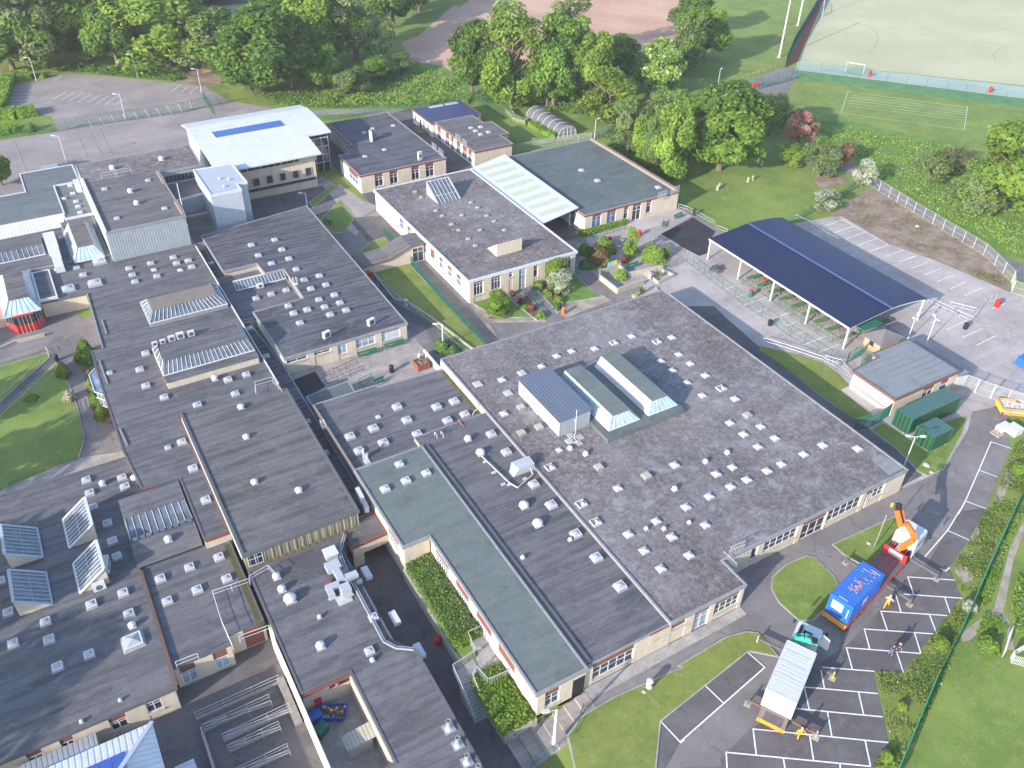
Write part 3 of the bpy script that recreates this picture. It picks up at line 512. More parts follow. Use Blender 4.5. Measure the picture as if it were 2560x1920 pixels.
# dark rooms: south part and lower north part
r,f=block('school_block','dark felt roofed block between the green roof and the gravel roof',[(30.7,37.2),(40.68,37.2),(40.68,74),(30.7,74)],0,3.05,'felt_dark','kerb_grey',over=.02,kerb=.05,kerbw=.12); S_['B2']=r
RL(r,f,'dome',T('E','973,1140 1070,1255 1247,1462 1360,1595')+T('H','1518,148 1650,300 1803,485'),3.05,s=1.05); RL(r,f,'vent',T('E','823,1173'),3.05); RL(r,f,'vent_big',T('E','903,1262 1183,1602')+T('H','1272,85'),3.05,s=.8); RL(r,f,'vent_small',T('H','1480,185 1175,300'),3.05)
facade(r,'S',37.2,30.7,40.7,0,2.8,[('H',1620,1018,1875,952,dict(n=5,t=.55))]); MB().box(30.6,37.4,3.05,31.6,72,3.2).build('gutter_or_shade','kerb_dark',f)  # dark strip paints the shadow line of the higher green roof
r,f=block('school_block','low dark roofed block with white framed rooflights north of the green roof',[(22.5,72.2),(40.4,72.2),(40.4,85.3),(31,85.8),(31,86.3),(22.5,86.3)],0,2.5,'felt_dark','kerb_grey'); S_['B2n']=r
RL(r,f,'dome',T('E','367,965 622,965 735,930 803,1013 692,1053 430,1050 497,1140 215,1103 65,1155 280,1195 122,1248'),2.5,s=1.05); RL(r,f,'dome_low',T('E','245,1028'),2.5,s=.6)
MB().box(22.2,72.2,2.5,22.45,86,2.95).build('parapet','tile_brown',f); MB().box(39.8,74,2.5,40.3,85,2.55).build('moss_strip','moss',f)
# green roof block
r,f=block('school_block','long narrow block with a green felt roof and white windows above the hedge',[(22.3,58.6),(25.4,58.6),(25.4,37),(30.6,37),(30.6,71.7),(22.3,71.7)],-2,3.3,'felt_green','kerb_grey',wall='cream'); S_['B3']=r
RL(r,f,'dome_low',T('E','382,1333 555,1390 425,1440 290,1493'),3.3,s=.95)
facade(r,'S',37,25.4,30.6,0,3,[('H',1312,1200,1400,1218,dict(n=2,t=.6))]); MB().box(29.2,36.76,0,30.5,36.79,2.6).build('doorway_shade','black',r)  # black panel paints the shade inside the open door recess
facade(r,'W',25.4,37.2,58.4,0,3,deep=.06,bays=[('H',620,268,705,445,dict(n=7,t=.5)),('H',750,478,832,640,dict(n=7,t=.5)),('H',882,680,975,870,dict(n=4,t=.4,g='glass_pale')),('H',1022,897,1125,1080,dict(n=4,t=.4,g='glass_pale'))])
facade(r,'W',22.3,58.6,71.5,-2,3,[('H',315,130,385,275,dict(n=5,t=.5))],deep=.06); facade(r,'S',58.6,22.3,25.2,-.5,3,[],wall='cream',deep=.12)
# sports hall
r,f=block('sports_hall','tall sports hall with a plain dark felt roof and four white domed vents',[(7.5,65.4),(20,65.6),(20.2,90),(7.5,91.6)],-2,3.4,'felt_brown','kerb_dark',wall='clad_tan',over=.2,kerb=.14,kerbw=.28); S_['B4']=r
RL(r,f,'vent_big',T('D','1548,968 1582,1160 1635,1450 1920,1503'),3.4,s=.62)
b=MB()
for i in range(16): b.box(7.9+i*.8,65.36,1.4,7.95+i*.8,65.42,3.1)
b.build('cladding_rib','galv',r); win(r,'S',65.4,7.7,9.3,1.4,3.0,2,.6,'glass','white',sill=False); MB().box(7.22,65.6,2.6,7.28,91,3.3).build('gutter_or_shade','kerb_light',r)
# lower strip east of the hall
r,f=block('link_block','dark sunken flat roof strip between the sports hall and the classrooms',[(20.1,66.5),(22.2,66.5),(22.4,98),(21.5,110),(21.5,136),(19.9,136),(20.05,92)],-2,1.2,'felt_blue','kerb_grey',over=0,kerb=.05); S_['strip']=r
RL(r,f,'dome_low',T('D','1975,1062 2090,1262 1605,460 1713,640 1358,42'),1.2,s=.9)
r,f=block('link_block','small brown edged roof bridging the lower passage beside the sports hall',[(18.1,62.7),(22.2,62.9),(22.2,66.4),(18.1,66.4)],.3,1.3,'felt_brown','fascia',over=.02,kerb=.05)
MB().box(19.4,64.8,-2,22.2,64.95,.3).build('shutter','tray_grey',r); MB().box(18.1,62.8,-2,19.3,63.1,.3).build('pier','cream',r)
# kitchens (south centre)
P5=[(7.3,39.9),(12.2,39.9),(12.2,48.4),(7.4,48.4),(7.3,64.9),(18.0,64.9),(17.0,62.6),(17.0,49.6),(18.5,47.4),(18.2,20),(7.3,20)]
r,f=block('kitchen_block','flat roofed kitchen block with white ducts and four silver flues',[(7.5,48.5),(12.2,48.5),(12.2,38.2),(7.5,38.2),(7.5,20),(18.3,20),(18.5,47.4),(17,49.6),(17,62.6),(18,64.8),(7.5,64.8)],-2,1.4,'felt_dark','kerb_dark',over=.1,kerb=.06); S_['B5']=r
RL(r,f,'vent',T('G','1777,425 1812,507 2060,872'),1.4,s=1); RL(r,f,'vent_big',T('G','1865,572'),1.4,s=.95); RL(r,f,'dome',T('H','215,683 190,900'),1.4,s=.85); RL(r,f,'vent_small',T('H','207,960')+T('G','2053,683'),1.4); RL(r,f,'chimney',T('H','700,1395 757,1500 817,1610 890,1680'),1.4,s=.8)
MB().box(7.4,48.2,1.0,12.2,48.38,1.36).build('fascia_panel','fascia',r)
win(r,'S',48.5,8.3,9.2,-2,-.1,1,None,'red_panel','white',False,name='door'); win(r,'S',48.5,9.9,10.7,.2,.9,1,None,frame='cream',sill=False); win(r,'S',48.5,10.9,12.1,.2,.9,1,None,frame='fascia',sill=False)
MB().box(12.0,38.3,-2,12.18,48.4,1.2).build('inner_wall','peach',r)
wt=[Vector(p) for p in ((18.0,64.6,1.6),(16.6,62.6,1.6),(16.3,60,1.6),(16.2,49.9,1.6),(16.9,48.7,1.6),(18.3,47.7,1.6))]
tr=MB()
for a,c in zip(wt,wt[1:]): tr.beam(a,c,.34,.1,0); tr.beam(a+Vector((0,0,.06)),c+Vector((0,0,.06)),.12,.04,1)
tr.build('cable_tray',['galv','kerb_dark'],f)
for i,(x,y) in enumerate(((18.2,59.2),(18.4,52.5),(18.9,47.8))):
    o=MB().box(x-.35,y-.8,.5,x+.35,y+.8,1.0).build('wall_hood','white',r)
MB().box(7.1,30,-2,7.24,57,1.5).build('boundary_parapet','white_or_sunlit',r)
# central spine roof
P6=[(.1,112.0),(-.1,102.8),(-.1,89.1),(.5,81.3),(4.6,81.0),(4.6,70.4),(7.3,70.4),(7.3,91.8),(19.9,90.3),(19.8,136),(7.6,136),(7.6,138.5),(-8.5,139),(-4.2,128.6),(2.0,128.3),(1.8,112.0)]
r,f=block('school_block','sprawling dark roofed central block with two long glazed lanterns',P6,0,2.6,'felt_dark','kerb_dark',over=.1,kerb=.06); S_['B6']=r
RL(r,f,'dome',T('D','368,85 490,70 533,117 828,75 850,117 867,160 968,42 1008,125 1135,42 1210,25 1232,65 1113,5 935,620 703,745,.75 897,725 937,830 1055,903 1268,953 1512,880 1583,757 1465,790 1168,1190 1240,1360 1323,1563 1078,1225,.7'),2.6,s=.95)
RL(r,f,'pyr',T('D','988,83 1157,85'),2.6,s=.9); RL(r,f,'dome_big',T('D','437,205 610,168,1 640,30'),2.6,s=.85); RL(r,f,'vent',T('D','1380,785'),2.6,s=1)
MB().box(.4,81.1,2.15,4.6,81.25,2.5).build('fascia_panel','fascia',r); MB().box(4.6,70.2,2.1,7.2,70.3,2.5).build('fascia_panel','fascia',r)
MB().box(19.85,92.5,2.6,20.0,135,2.85).build('parapet','kerb_light',f)
MB().box(7.0,70.6,2.6,7.25,92,2.75).build('gutter_or_shade','rust',f)
for s in ('560,240 660,590','655,410 685,500','640,675 690,820','770,1110 820,1220'):
    a,c=T('D',s); p=at(*a,2.7); q=at(*c,2.7); MB().beam(p,q,.2,.1).build('raised_gutter','kerb_grey',f)
def lantern_x(x0,x1,y0,y1,zb,zg,zt,ty0,ty1,capm,parent,zrear,nb=16,inset=1.4,wallm='cream',flatpart=0):
    """long lantern running along x: solid base, glazed south slope and hips, felt cap"""
    if zg>zb+.1: MB().box(x0,y0,zb,x1,y1,zg-.02).build('lantern_wall',wallm,parent)
    g0=y0+flatpart
    if flatpart: MB().box(x0-.1,y0-.15,zg-.1,x1+.1,g0,zg+.02).build('lantern_ledge','felt_dark',parent)
    b=MB(); P=[(x0,g0,zg),(x1,g0,zg),(x1,y1,zg),(x0,y1,zg),(x0+inset,ty0,zt),(x1-inset,ty0,zt),(x1-inset,ty1,zt),(x0+inset,ty1,zt)]
    b.add(P,[(0,1,5,4),(1,2,6,5),(3,0,4,7),(2,3,7,6)]); b.build('roof_lantern','glass_roof',parent)
    c=MB(); c.add([(x0+inset-.1,ty0-.1,zt),(x1-inset+.1,ty0-.1,zt),(x1-inset+.1,ty1+.1,zrear),(x0+inset-.1,ty1+.1,zrear),(x0+inset-.1,ty0-.1,zt+.1),(x1-inset+.1,ty0-.1,zt+.1),(x1-inset+.1,ty1+.1,zrear+.1),(x0+inset-.1,ty1+.1,zrear+.1)],[(0,3,2,1),(4,5,6,7),(0,1,5,4),(1,2,6,5),(2,3,7,6),(3,0,4,7)]); c.build('lantern_cap',capm,parent)
    fr=MB(); V_=[Vector(p)+Vector((0,0,.04)) for p in P]
    def rib(i,j,k,l,n,w_=.08):
        for t in [q/n for q in range(n+1)]: fr.beam(V_[i].lerp(V_[j],t),V_[l].lerp(V_[k],t),w_,.07)
    rib(0,1,5,4,nb,.06); rib(1,2,6,5,5,.06); rib(0,3,7,4,5,.06); fr.beam(V_[0],V_[1],.16,.12); fr.beam(V_[0],V_[3],.16,.12); fr.beam(V_[1],V_[2],.16,.12)
    fr.build('lantern_frame','white',parent)
lantern_x(8.4,19.4,114.1,120.6,2.6,3.2,4.1,116,119.4,'tan_cap',f,4.0,18,1.0,'kerb_grey')
lantern_x(7.3,19.2,98.4,106.8,2.6,3.75,5.1,101.2,105.2,'felt_dark',f,4.9,20,.6,'cream',1.5)
# west wing with north lights
r,f=block('school_block','dark west wing with four wedge shaped north light rooflights',[(-40,55),(-2.4,55),(-2.4,70.6),(-2.4,75),(-2.4,81),(.2,81),(.2,89.2),(-40,89.2)],-2,1.2,'felt_dark','kerb_dark',over=.25,kerb=.06); S_['B7']=r
RL(r,f,'dome',T('D','553,1435 575,1518 783,1420 802,1477 598,1610')+T('G','690,80 722,195 750,292 790,527 587,602 290,713 50,652 80,852 312,828 828,662 570,922 367,1003 0,450'),1.2,s=.95); RL(r,f,'dome_big',T('G','853,838'),1.2,s=.85); RL(r,f,'vent',T('D','657,1460 860,1425')+T('G','848,740'),1.2,s=.9); RL(r,f,'vent_small',T('G','770,1218 520,1355'),1.2,s=.8)
facade(r,'S',55,-40,-2.4,-2,1,[('G',930,1248,1052,1262),('G',703,1368,832,1372),('G',390,1502,512,1542,dict(door=1,n=2,t=.6)),('G',175,1592,290,1582),('G',-150,1760,0,1740)],deep=.15)
b=MB(); b.box(-2.3,55,1.0,-2.0,70.5,1.3); b.build('rusty_gutter','rust',f)
for x0,x1,y0,y1,d in ((-8.0,-5.2,70.4,74.8,1),(-8.0,-5.2,77.3,82.0,1),(-13.6,-10.7,70.3,74.9,-1),(-13.7,-10.7,77.3,82,-1)):
    t=MB(); zt=3.35; xa=x1 if d>0 else x0; xb=x0 if d>0 else x1
    P=[(xb,y0,1.25),(xa,y0,1.25),(xa,y0,zt),(xb,y1,1.25),(xa,y1,1.25),(xa,y1,zt)]
    t.add(P,[(0,1,2),(3,5,4),(1,4,5,2),(0,3,4,1)] ,0); nl=t.build('north_light','cream',f)
    g_=MB(); up=Vector((-(zt-1.25)*d,0,(x1-x0))).normalized()*.05; V_=[Vector(P[i])+up for i in (0,2,5,3)]
    fr=MB(); n=8
    for i in range(n+1): fr.beam(V_[0].lerp(V_[3],i/n)+up,V_[1].lerp(V_[2],i/n)+up,.07 if 0<i<n else .28,.06)
    fr.beam(V_[0]+up,V_[3]+up,.2,.1); fr.beam(V_[1]+up,V_[2]+up,.3,.12); fr.beam((V_[0]+V_[1])/2+up,(V_[3]+V_[2])/2+up,.06,.05)
    MB().add(V_,[(0,1,2,3)]).build('glazing','glass_roof',f); fr.build('north_light_frame','white' if d>0 else 'duct',f)
# shed with glazed lean-to between wing and spine
lantern_x(-2.2,4.3,74.8,80.9,1.2,1.3,2.5,77.6,80.6,'felt_dark',f,2.5,9,.1,'kerb_light')
c=MB(); c.add([(-2.4,70.9,1.35),(4.3,70.9,1.35),(4.4,74.4,2.2),(-2.3,74.4,2.2),(-2.4,70.9,1.25),(4.3,70.9,1.25),(4.4,74.4,1.25),(-2.3,74.4,1.25)],[(0,1,2,3),(0,4,5,1),(1,5,6,2),(2,6,7,3),(3,7,4,0)]); c.build('sloping_roof','felt_dark',f); RL(r,f,'vent',T('G','1080,187'),1.85)
b=MB()
for i in range(9): b.box(-2.0+i*.7,74.0,2.15,-1.45+i*.7,74.5,2.3)
b.build('rooflight_strip','glass_roof',f)
# courtyard classroom strip
r,f=block('school_block','dark roofed classroom strip between two rusty gutters above the ramp court',[(-2.0,57.2),(3.4,57.2),(3.4,58.4),(7.0,58.4),(7.0,70.9),(-2.0,70.9)],-2,1.0,'felt_dark','kerb_dark',over=.05,kerb=.05); S_['B8']=r
RL(r,f,'dome',T('G','1030,437 1218,362 1268,507 1075,580 1407,297 1458,435'),1.0,s=.95)
MB().box(6.3,57.3,1.0,7.0,70,1.04).build('moss_strip','moss',f)
facade(r,'S',57.2,-2,3.4,-2,.8,[('G',1160,1050,1280,1075,dict(g='glass_pale')),('G',1375,962,1482,985,dict(g='glass_pale'))],deep=.12); facade(r,'S',58.4,3.4,7,-2,.8,[('G',1590,890,1725,910,dict(door=1,n=3,g='glass'))],deep=.1)
# middle classroom block
P9=[(21.7,137.6),(21.7,124.6),(27,124.6),(27.2,120.8),(30.2,120.8),(30,110.9),(22.3,110.7),(22.5,97.6),(40.4,97.6),(40.6,140.2)]
r,f=block('classroom_block','dark felt classroom block with many small rooflights beside the grass bank',P9,0,2.85,'felt_blue','kerb_grey',kerb=.06); S_['B9']=r
RL(r,f,'dome',T('A','1765,1537 1615,1570 1812,1600 1660,1637')+T('D','1857,12 1745,42 1903,80 2053,122 1955,148 1998,205 2095,180 2050,275 2150,245 1853,315 1975,340 1887,363 2087,322 2185,295 2122,372 1928,425')+T('N','865,773.5'),2.85,s=.92)
facade(r,'S',97.6,22.5,40.4,0,2.6,[('Z',685,1145,920,1125,dict(t=None)),('Z',990,1068,1175,1048,dict(t=None)),('Z',1248,990,1360,1060,dict(t=.6,g='glass_pale')),('Z',1450,938,1670,960,dict(n=3,t=.6,g='glass_pale')),('Z',1735,858,1945,882,dict(n=3,t=.6,g='blind'))])
facade(r,'W',22.4,97.8,110.5,1,2.7,[],wall='white_or_sunlit',deep=.12)
r,f=block('link_block','lower dark roof with a lean-to glazed strip tucked into the classroom block',[(20.0,111),(30,111),(30,120.7),(27,120.7),(27,124.5),(20,124.5)],0,1.75,'felt_dark','kerb_grey',over=0,kerb=.04)
RL(r,f,'dome',T('D','1645,268 1743,240 1840,215'),1.75,s=.95)
b=MB(); b.add([(22,119.2,2.0),(29.8,119.2,2.0),(29.8,120.8,2.75),(22,120.8,2.75),(22,119.2,1.76),(29.8,119.2,1.76),(29.8,120.8,1.76),(22,120.8,1.76)],[(0,1,2,3),(0,4,5,1),(3,7,4,0),(1,5,6,2)]); b.build('lean_to_glazing','glass_roof',f)
b=MB()
for i in range(16): b.beam((22+i*.52,119.2,2.05),(22+i*.52,120.8,2.8),.06,.06)
b.beam((22,119.2,2.03),(29.8,119.2,2.03),.14,.12); b.beam((22,120.8,2.8),(29.8,120.8,2.8),.22,.14); b.build('lean_to_frame','white',f)
r,f=block('canopy_roof','small blue green flat roof over the sunken yard beside the paved court',[(22.6,87),(28.4,87.2),(28.6,90.3),(22.6,89.8)],0,1.5,'felt_green_dark','kerb_grey',over=.1,kerb=.05)
sheet('sunken_yard',[(22.5,91),(26,92.6),(26,96.5),(22.5,96)],.028,'asphalt_black')
# tall hall
P10=[(7.5,136),(19.5,136),(19.5,154.8),(26.8,154.8),(27.2,164.8),(7.4,165)]
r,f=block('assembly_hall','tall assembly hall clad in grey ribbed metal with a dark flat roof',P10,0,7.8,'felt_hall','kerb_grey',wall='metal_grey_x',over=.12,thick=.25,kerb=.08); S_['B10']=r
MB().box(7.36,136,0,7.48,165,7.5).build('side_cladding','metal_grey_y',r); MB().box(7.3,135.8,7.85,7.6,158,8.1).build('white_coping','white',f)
MB().prism(rect(7.6,156.2,26.6,164.6),7.8,7.83).build('gravel_bay','gravel',f)
for x0,y0,x1,y1 in ((19.1,136.2,19.6,141.5),(19.1,149.6,19.6,154.9)): MB().box(x0,y0,7.8,x1,y1,8.3).build('upstand','tile_brown',f)
RL(r,f,'vent',T('A','837,1228 877,1305'),7.8,s=1.1); RL(r,f,'dome',T('A','670,1210 950,1155 1057,1335 750,1398'),7.8,s=.8); RL(r,f,'vent',T('A','1037,1022 722,1080'),7.8,s=1.15)
b=MB(); P=[at(*p,8.9) for p in T('A','645,1115 735,1100 750,1095 835,1078')]+[]
for p in P: b.tube((p.x,p.y,7.8),p,.04,6)
b.beam(P[0],P[3],.06,.06); b.beam(P[0]-Vector((0,0,.5)),P[3]-Vector((0,0,.5)),.05,.05); b.build('guard_rail','galv',f)
r,f=block('link_block','brown roofed link between the hall and the pale grey stair tower',[(19.6,147.4),(25.2,148.2),(25.4,154.7),(19.6,154.7)],0,5.5,'felt_hall','kerb_light',wall='metal_grey_x',over=.05,kerb=.05)
MB().box(19.62,146.5,0,24.8,146.9,2.6).build('lower_wall','cream',r); win(r,'S',154.78,20.3,26.4,5.7,7.0,9,None,'glass','kerb_grey',False)
r,f=block('link_block','low dark roof at the foot of the pale grey stair tower',[(19.85,136.1),(24.9,136.5),(24.9,146.4),(19.85,146.4)],0,2.4,'felt_brown','kerb_grey',over=0,kerb=.05)
# pale tower
PT=[(25,141),(30.1,141),(30.1,143.5),(31.8,143.5),(31.7,152.4),(25,152.6)]
r,f=block('stair_tower','pale grey box shaped stair tower with a white flat roof',PT,0,8,'duct','white',wall='metal_grey_y',over=.08,kerb=.12); MB().box(25,140.9,0,30.1,140.98,7.6).build('south_cladding','tray_grey',r)  # south sheet is a darker blue grey, its shade painted in
RL(r,f,'vent_small',T('A','1410,1145 1440,1195 1470,1150'),8)
# white roofed hall
r=thing('white_roof_hall','large two storey hall under a folded white ribbed metal roof with blue solar panels','building',(40,165,0)); S_['B11']=r
MB().prism([(29.6,153.8),(47.2,153.2),(47.9,160.5),(52.2,160.5),(52.2,176.8),(29.6,176.8)],-.5,6.9,0).build('wall','peach',r)
MB().box(29.3,154.2,0,29.55,176.8,6.9).build('side_cladding','metal_grey_y',r)
ys=[(151.9,7.0),(158,7.75),(165,8.2),(172.6,8.2),(177.7,7.2)]
def sect(x0,x1,Y,m,name):
    b=MB(); t=.28
    for (ya,za),(yb,zb2) in zip(Y,Y[1:]):
        b.add([(x0,ya,za),(x1,ya,za),(x1,yb,zb2),(x0,yb,zb2),(x0,ya,za-t),(x1,ya,za-t),(x1,yb,zb2-t),(x0,yb,zb2-t)],[(0,1,2,3),(4,7,6,5),(1,5,6,2),(3,7,4,0)])
    b.add([(x0,Y[0][0],Y[0][1]),(x1,Y[0][0],Y[0][1]),(x1,Y[0][0],Y[0][1]-t),(x0,Y[0][0],Y[0][1]-t)],[(0,3,2,1)])
    return b.build(name,m,r)
rf=sect(28.7,48.2,ys,'metal_white_x','roof'); sect(48.21,53,[(159.2,7.82),(165,8.2),(172.6,8.2),(177.7,7.2)],'metal_white_x','roof')
pa,pb=at('A',1360,850,8.3),at('A',1800,775,8.3)
pn=MB(); fr=MB(); n=20; x0,x1=pa.x,pb.x; ya,yb=at('A',1385,885,8.3).y,pa.y
for i in range(n): pn.box(x0+(x1-x0)*i/n+.05,ya,8.26,x0+(x1-x0)*(i+1)/n-.05,yb,8.33)
pn.build('solar_panel','solar',rf); fr.box(x0-.1,ya-.1,8.2,x1+.1,yb+.1,8.27); fr.build('panel_frame','galv',rf)
b=MB(); b.box(31.8,153.3,5.6,47.1,153.5,6.6); b.build('ribbon_window','glass',r); b=MB()
for i in range(13): b.box(31.8+i*1.27,153.2,5.6,31.88+i*1.27,153.34,6.6)
b.build('ribbon_mullion','galv',r)
for xa,ya_,xb_,yb_ in ((1622,1150,1672,1190),(1710,1132,1757,1172),(1795,1115,1838,1155),(1878,1098,1922,1138),(1958,1080,2003,1122)):
    s0,z1=onS('A',xa,ya_,153.3); s1,z0=onS('A',xb_,yb_,153.3); win(r,'S',153.15,s0,s1,z0,z1,1,None,'glass','kerb_grey',False)
MB().box(32,153.1,1.55,47,153.32,2.0).build('low_ribbon_window','glass',r); MB().box(47.3,153.3,5.2,47.5,160.3,6.8).build('gable_panel','tray_grey',r)
MB().box(48,159.6,0,52.3,160.4,6.9).build('stair_glazing','glass',r); b=MB()
for i in range(4): b.box(48+i*1.4,159.45,0,48.12+i*1.4,159.6,6.9)
for z in (1.8,3.4,5.0,6.7): b.box(48,159.4,z,52.3,159.58,z+.12)
b.build('stair_frame','galv',r)
# classrooms east of it
r,f=block('classroom_block','classroom block with a dark blue felt roof and red brown fascia behind the bank path',[(53.4,146.3),(71.2,146.3),(71,174),(57.6,174),(57.6,160.8),(55.8,160.8),(55.8,156.8),(53.4,156.8)],0,3.6,'felt_blue','fascia',kerb=.08,kerbm='kerb_grey'); S_['B13']=r
RL(r,f,'dome',T('B','155,848 208,823 342,803 285,958 160,1000'),3.6,s=.8)
facade(r,'S',146.3,53.4,71.2,0,3.28,[('B',220,1142,278,1190),('B',317,1122,372,1175),('B',457,1095,510,1148),('B',548,1075,603,1128)]); facade(r,'W',53.4,146.3,156.8,0,3.28,[('B',60,1100,122,1195,dict(n=3,g='glass_blue'))],wall='white_or_sunlit',deep=.06)
r,f=block('cabin','white timber cabin with a shiny navy roof beside the path',[(77.4,165.2),(89.2,165),(89.2,174.7),(77.4,174.7)],0,3.2,'navy_roof','fascia',wall='white_or_sunlit',kerb=.04); S_['B14']=r
for i,y in enumerate((166.5,168.6,173)): win(r,'W',77.4,y,y+.9,1.1,2.2,1,.5)
win(r,'W',77.4,170.2,171.2,.1,2.2,1,None,name='door'); MB().box(81,173.2,3.2,84.4,174.2,3.32).build('rooflight','duct',f); MB().box(85,173.2,3.2,88,174.2,3.32).build('rooflight','duct',f)
b=MB()
for y in (167.5,169.5,171.5): b.beam((74.9,y,0),(74.9,y,1.6),.08,.08)
b.beam((74.9,167.5,1.5),(74.9,171.5,1.5),.08,.06); b.box(75,167.5,.4,77.3,171.5,.5); [b.box(75,166+i*.35,0,77.3,166.35+i*.35,.1+i*.1) for i in range(4)]; b.build('timber_ramp','bark',r)
r,f=block('classroom_block','small classroom block with a dark roof and five rooflights beside the white cabin',[(78.1,147),(86.7,147),(86.7,152.2),(88.8,152.2),(88.8,159.5),(86.9,159.5),(86.9,164.7),(78.1,164.7)],0,3.4,'felt_hall','fascia',kerb=.05,kerbm='kerb_grey'); S_['B15']=r
RL(r,f,'dome',T('B','843,818 905,812 873,838 905,860 955,845'),3.4,s=.85)
facade(r,'W',78.1,147,164.7,0,3.1,[('B',627,838,652,905),('B',681,882,705,940),('B',715,905,735,992,dict(door=1)),('B',750,930,775,993),('B',790,960,818,1023),('B',826,985,850,1048)],wall='white_or_sunlit',deep=.06)
# gravel roofed hall
r,f=block('teaching_block','gravel roofed teaching block with a glass hood and a cream chimney box',[(53,102),(72.4,102),(72.4,138.2),(53,138.2)],0,4.0,'gravel','kerb_light',over=.3,kerb=.12,kerbw=.3,kerbm='kerb_light'); S_['B16']=r
RL(r,f,'old',T('B','483,1230 522,1265 843,1298 885,1330 617,1350 657,1383 783,1380 945,1383 992,1418 718,1438 763,1475 900,1475 1057,1475 825,1532 870,1575'),4.0,s=.68)
WW=dict(n=2,t=.72,g='glass_blue',fw=.05)
facade(r,'W',53,102,138.2,0,3.7,deep=.06,bays=[('B',385,1418,412,1480,WW),('B',435,1472,460,1540,WW),('B',485,1515,508,1585,WW),('B',533,1567,560,1632,WW),('E',585,0,612,40,WW),('E',640,22,665,88,WW),('E',695,78,722,142,WW),('E',752,132,780,198,WW)],wall='white_or_sunlit')  # west wall painted whiter than its cream for the sun on it
facade(r,'S',102,53,72.4,0,3.7,[('E',857,178,918,238,dict(n=3)),('E',970,148,1030,203,dict(n=3)),('E',1083,112,1108,130,dict(n=1)),('E',1148,92,1190,172,dict(door=1,g='glass_pale')),('E',1242,70,1268,130,dict(n=1)),('E',1318,50,1365,100,dict(n=3)),('E',1425,15,1480,72,dict(n=3))])
def px_poly(k,s,z): return [at(*p,z) for p in T(k,s)]
q0=at('B',575,1270,4); q1=at('B',765,1285,4)  # glass hood: high at the back, sloping to the front
xa,xb=64.0,69.0
a=at('B',630,1310,4.05); b_=at('B',775,1280,4.05); hx0,hx1,hy0=a.x,b_.x,(a.y+b_.y)/2; hy1=hy0+4.6
bb=MB(); bb.add([(hx0,hy0,4),(hx1,hy0,4),(hx1,hy1,4),(hx0,hy1,4),(hx0,hy1,6.3),(hx1,hy1,6.3)],[(0,4,3),(1,2,5),(3,4,5,2)]); bb.build('glass_hood','cream',f)
bb=MB(); bb.add([(hx0,hy0,4.03),(hx1,hy0,4.03),(hx1,hy1,6.33),(hx0,hy1,6.33)],[(0,1,2,3)]); bb.build('hood_glazing','glass_roof',f); bb=MB()
for i in range(7): bb.beam((hx0+(hx1-hx0)*i/6,hy0,4.1),(hx0+(hx1-hx0)*i/6,hy1,6.4),.08 if 0<i<6 else .25,.08)
bb.beam((hx0,hy1,6.4),(hx1,hy1,6.4),.25,.1); bb.beam((hx0,(hy0*2+hy1)/3,4.85),(hx1,(hy0*2+hy1)/3,4.85),.06,.08); bb.build('hood_frame','galv',f)
a=at('B',1010,1650,4.05); c_=at('B',1168,1605,4.05); y0=(a.y+c_.y)/2
bb=MB(); bb.add([(a.x,y0,4),(c_.x,y0,4),(c_.x,y0,6.2),(a.x,y0,6.2),(a.x,y0+3.2,4),(c_.x,y0+3.2,4)],[(0,1,2,3),(0,3,4),(1,5,2),(3,2,5,4)]); ch=bb.build('chimney_box','cream',f)
# sloping entrance link west of it
r=thing('entrance_link','stepped cream entrance link with sloping felt roof west of the gravel block','porch',(46,121,0))
A=[at(*p) for p in (('B',120,1395,3.2),('B',345,1350,3.2),('B',205,1350,3.2),('B',330,1330,3.2))]
b=MB(); xs=(44.6,48.2,53); b.prism([(42,117.5),(52.8,117.5),(52.8,121.2),(42,121.2)],-.4,1.52,0); b.build('wall','cream',r)
b=MB(); b.add([(41.7,117.2,1.7),(46.5,117.2,2.0),(50.3,117.2,3.3),(53,117.2,3.3),(41.7,121.5,1.7),(46.5,121.5,2.0),(50.3,121.5,3.3),(53,121.5,3.3)],[(0,1,5,4),(1,2,6,5),(2,3,7,6)]); b.add([(41.7,117.2,1.5),(46.5,117.2,1.8),(50.3,117.2,3.1),(53,117.2,3.1)],[]); 
b.add([(41.7,117.2,1.5),(46.5,117.2,1.8),(46.5,117.2,2.0),(41.7,117.2,1.7),(50.3,117.2,3.1),(50.3,117.2,3.3),(53,117.2,3.1),(53,117.2,3.3)],[(0,1,2,3),(1,4,5,2),(4,6,7,5)],1)
b.add([(46.5,117.5,1.5),(50.3,117.5,1.5),(50.3,117.5,3.2),(46.5,117.5,1.9),(52.8,117.5,1.5),(52.8,117.5,3.2)],[(0,1,2,3),(1,4,5,2)],2); b.build('roof',['felt_brown','fascia','cream'],r); win(r,'S',117.5,50.6,52.6,.1,2.7,2,.7,name='door',sill=False)
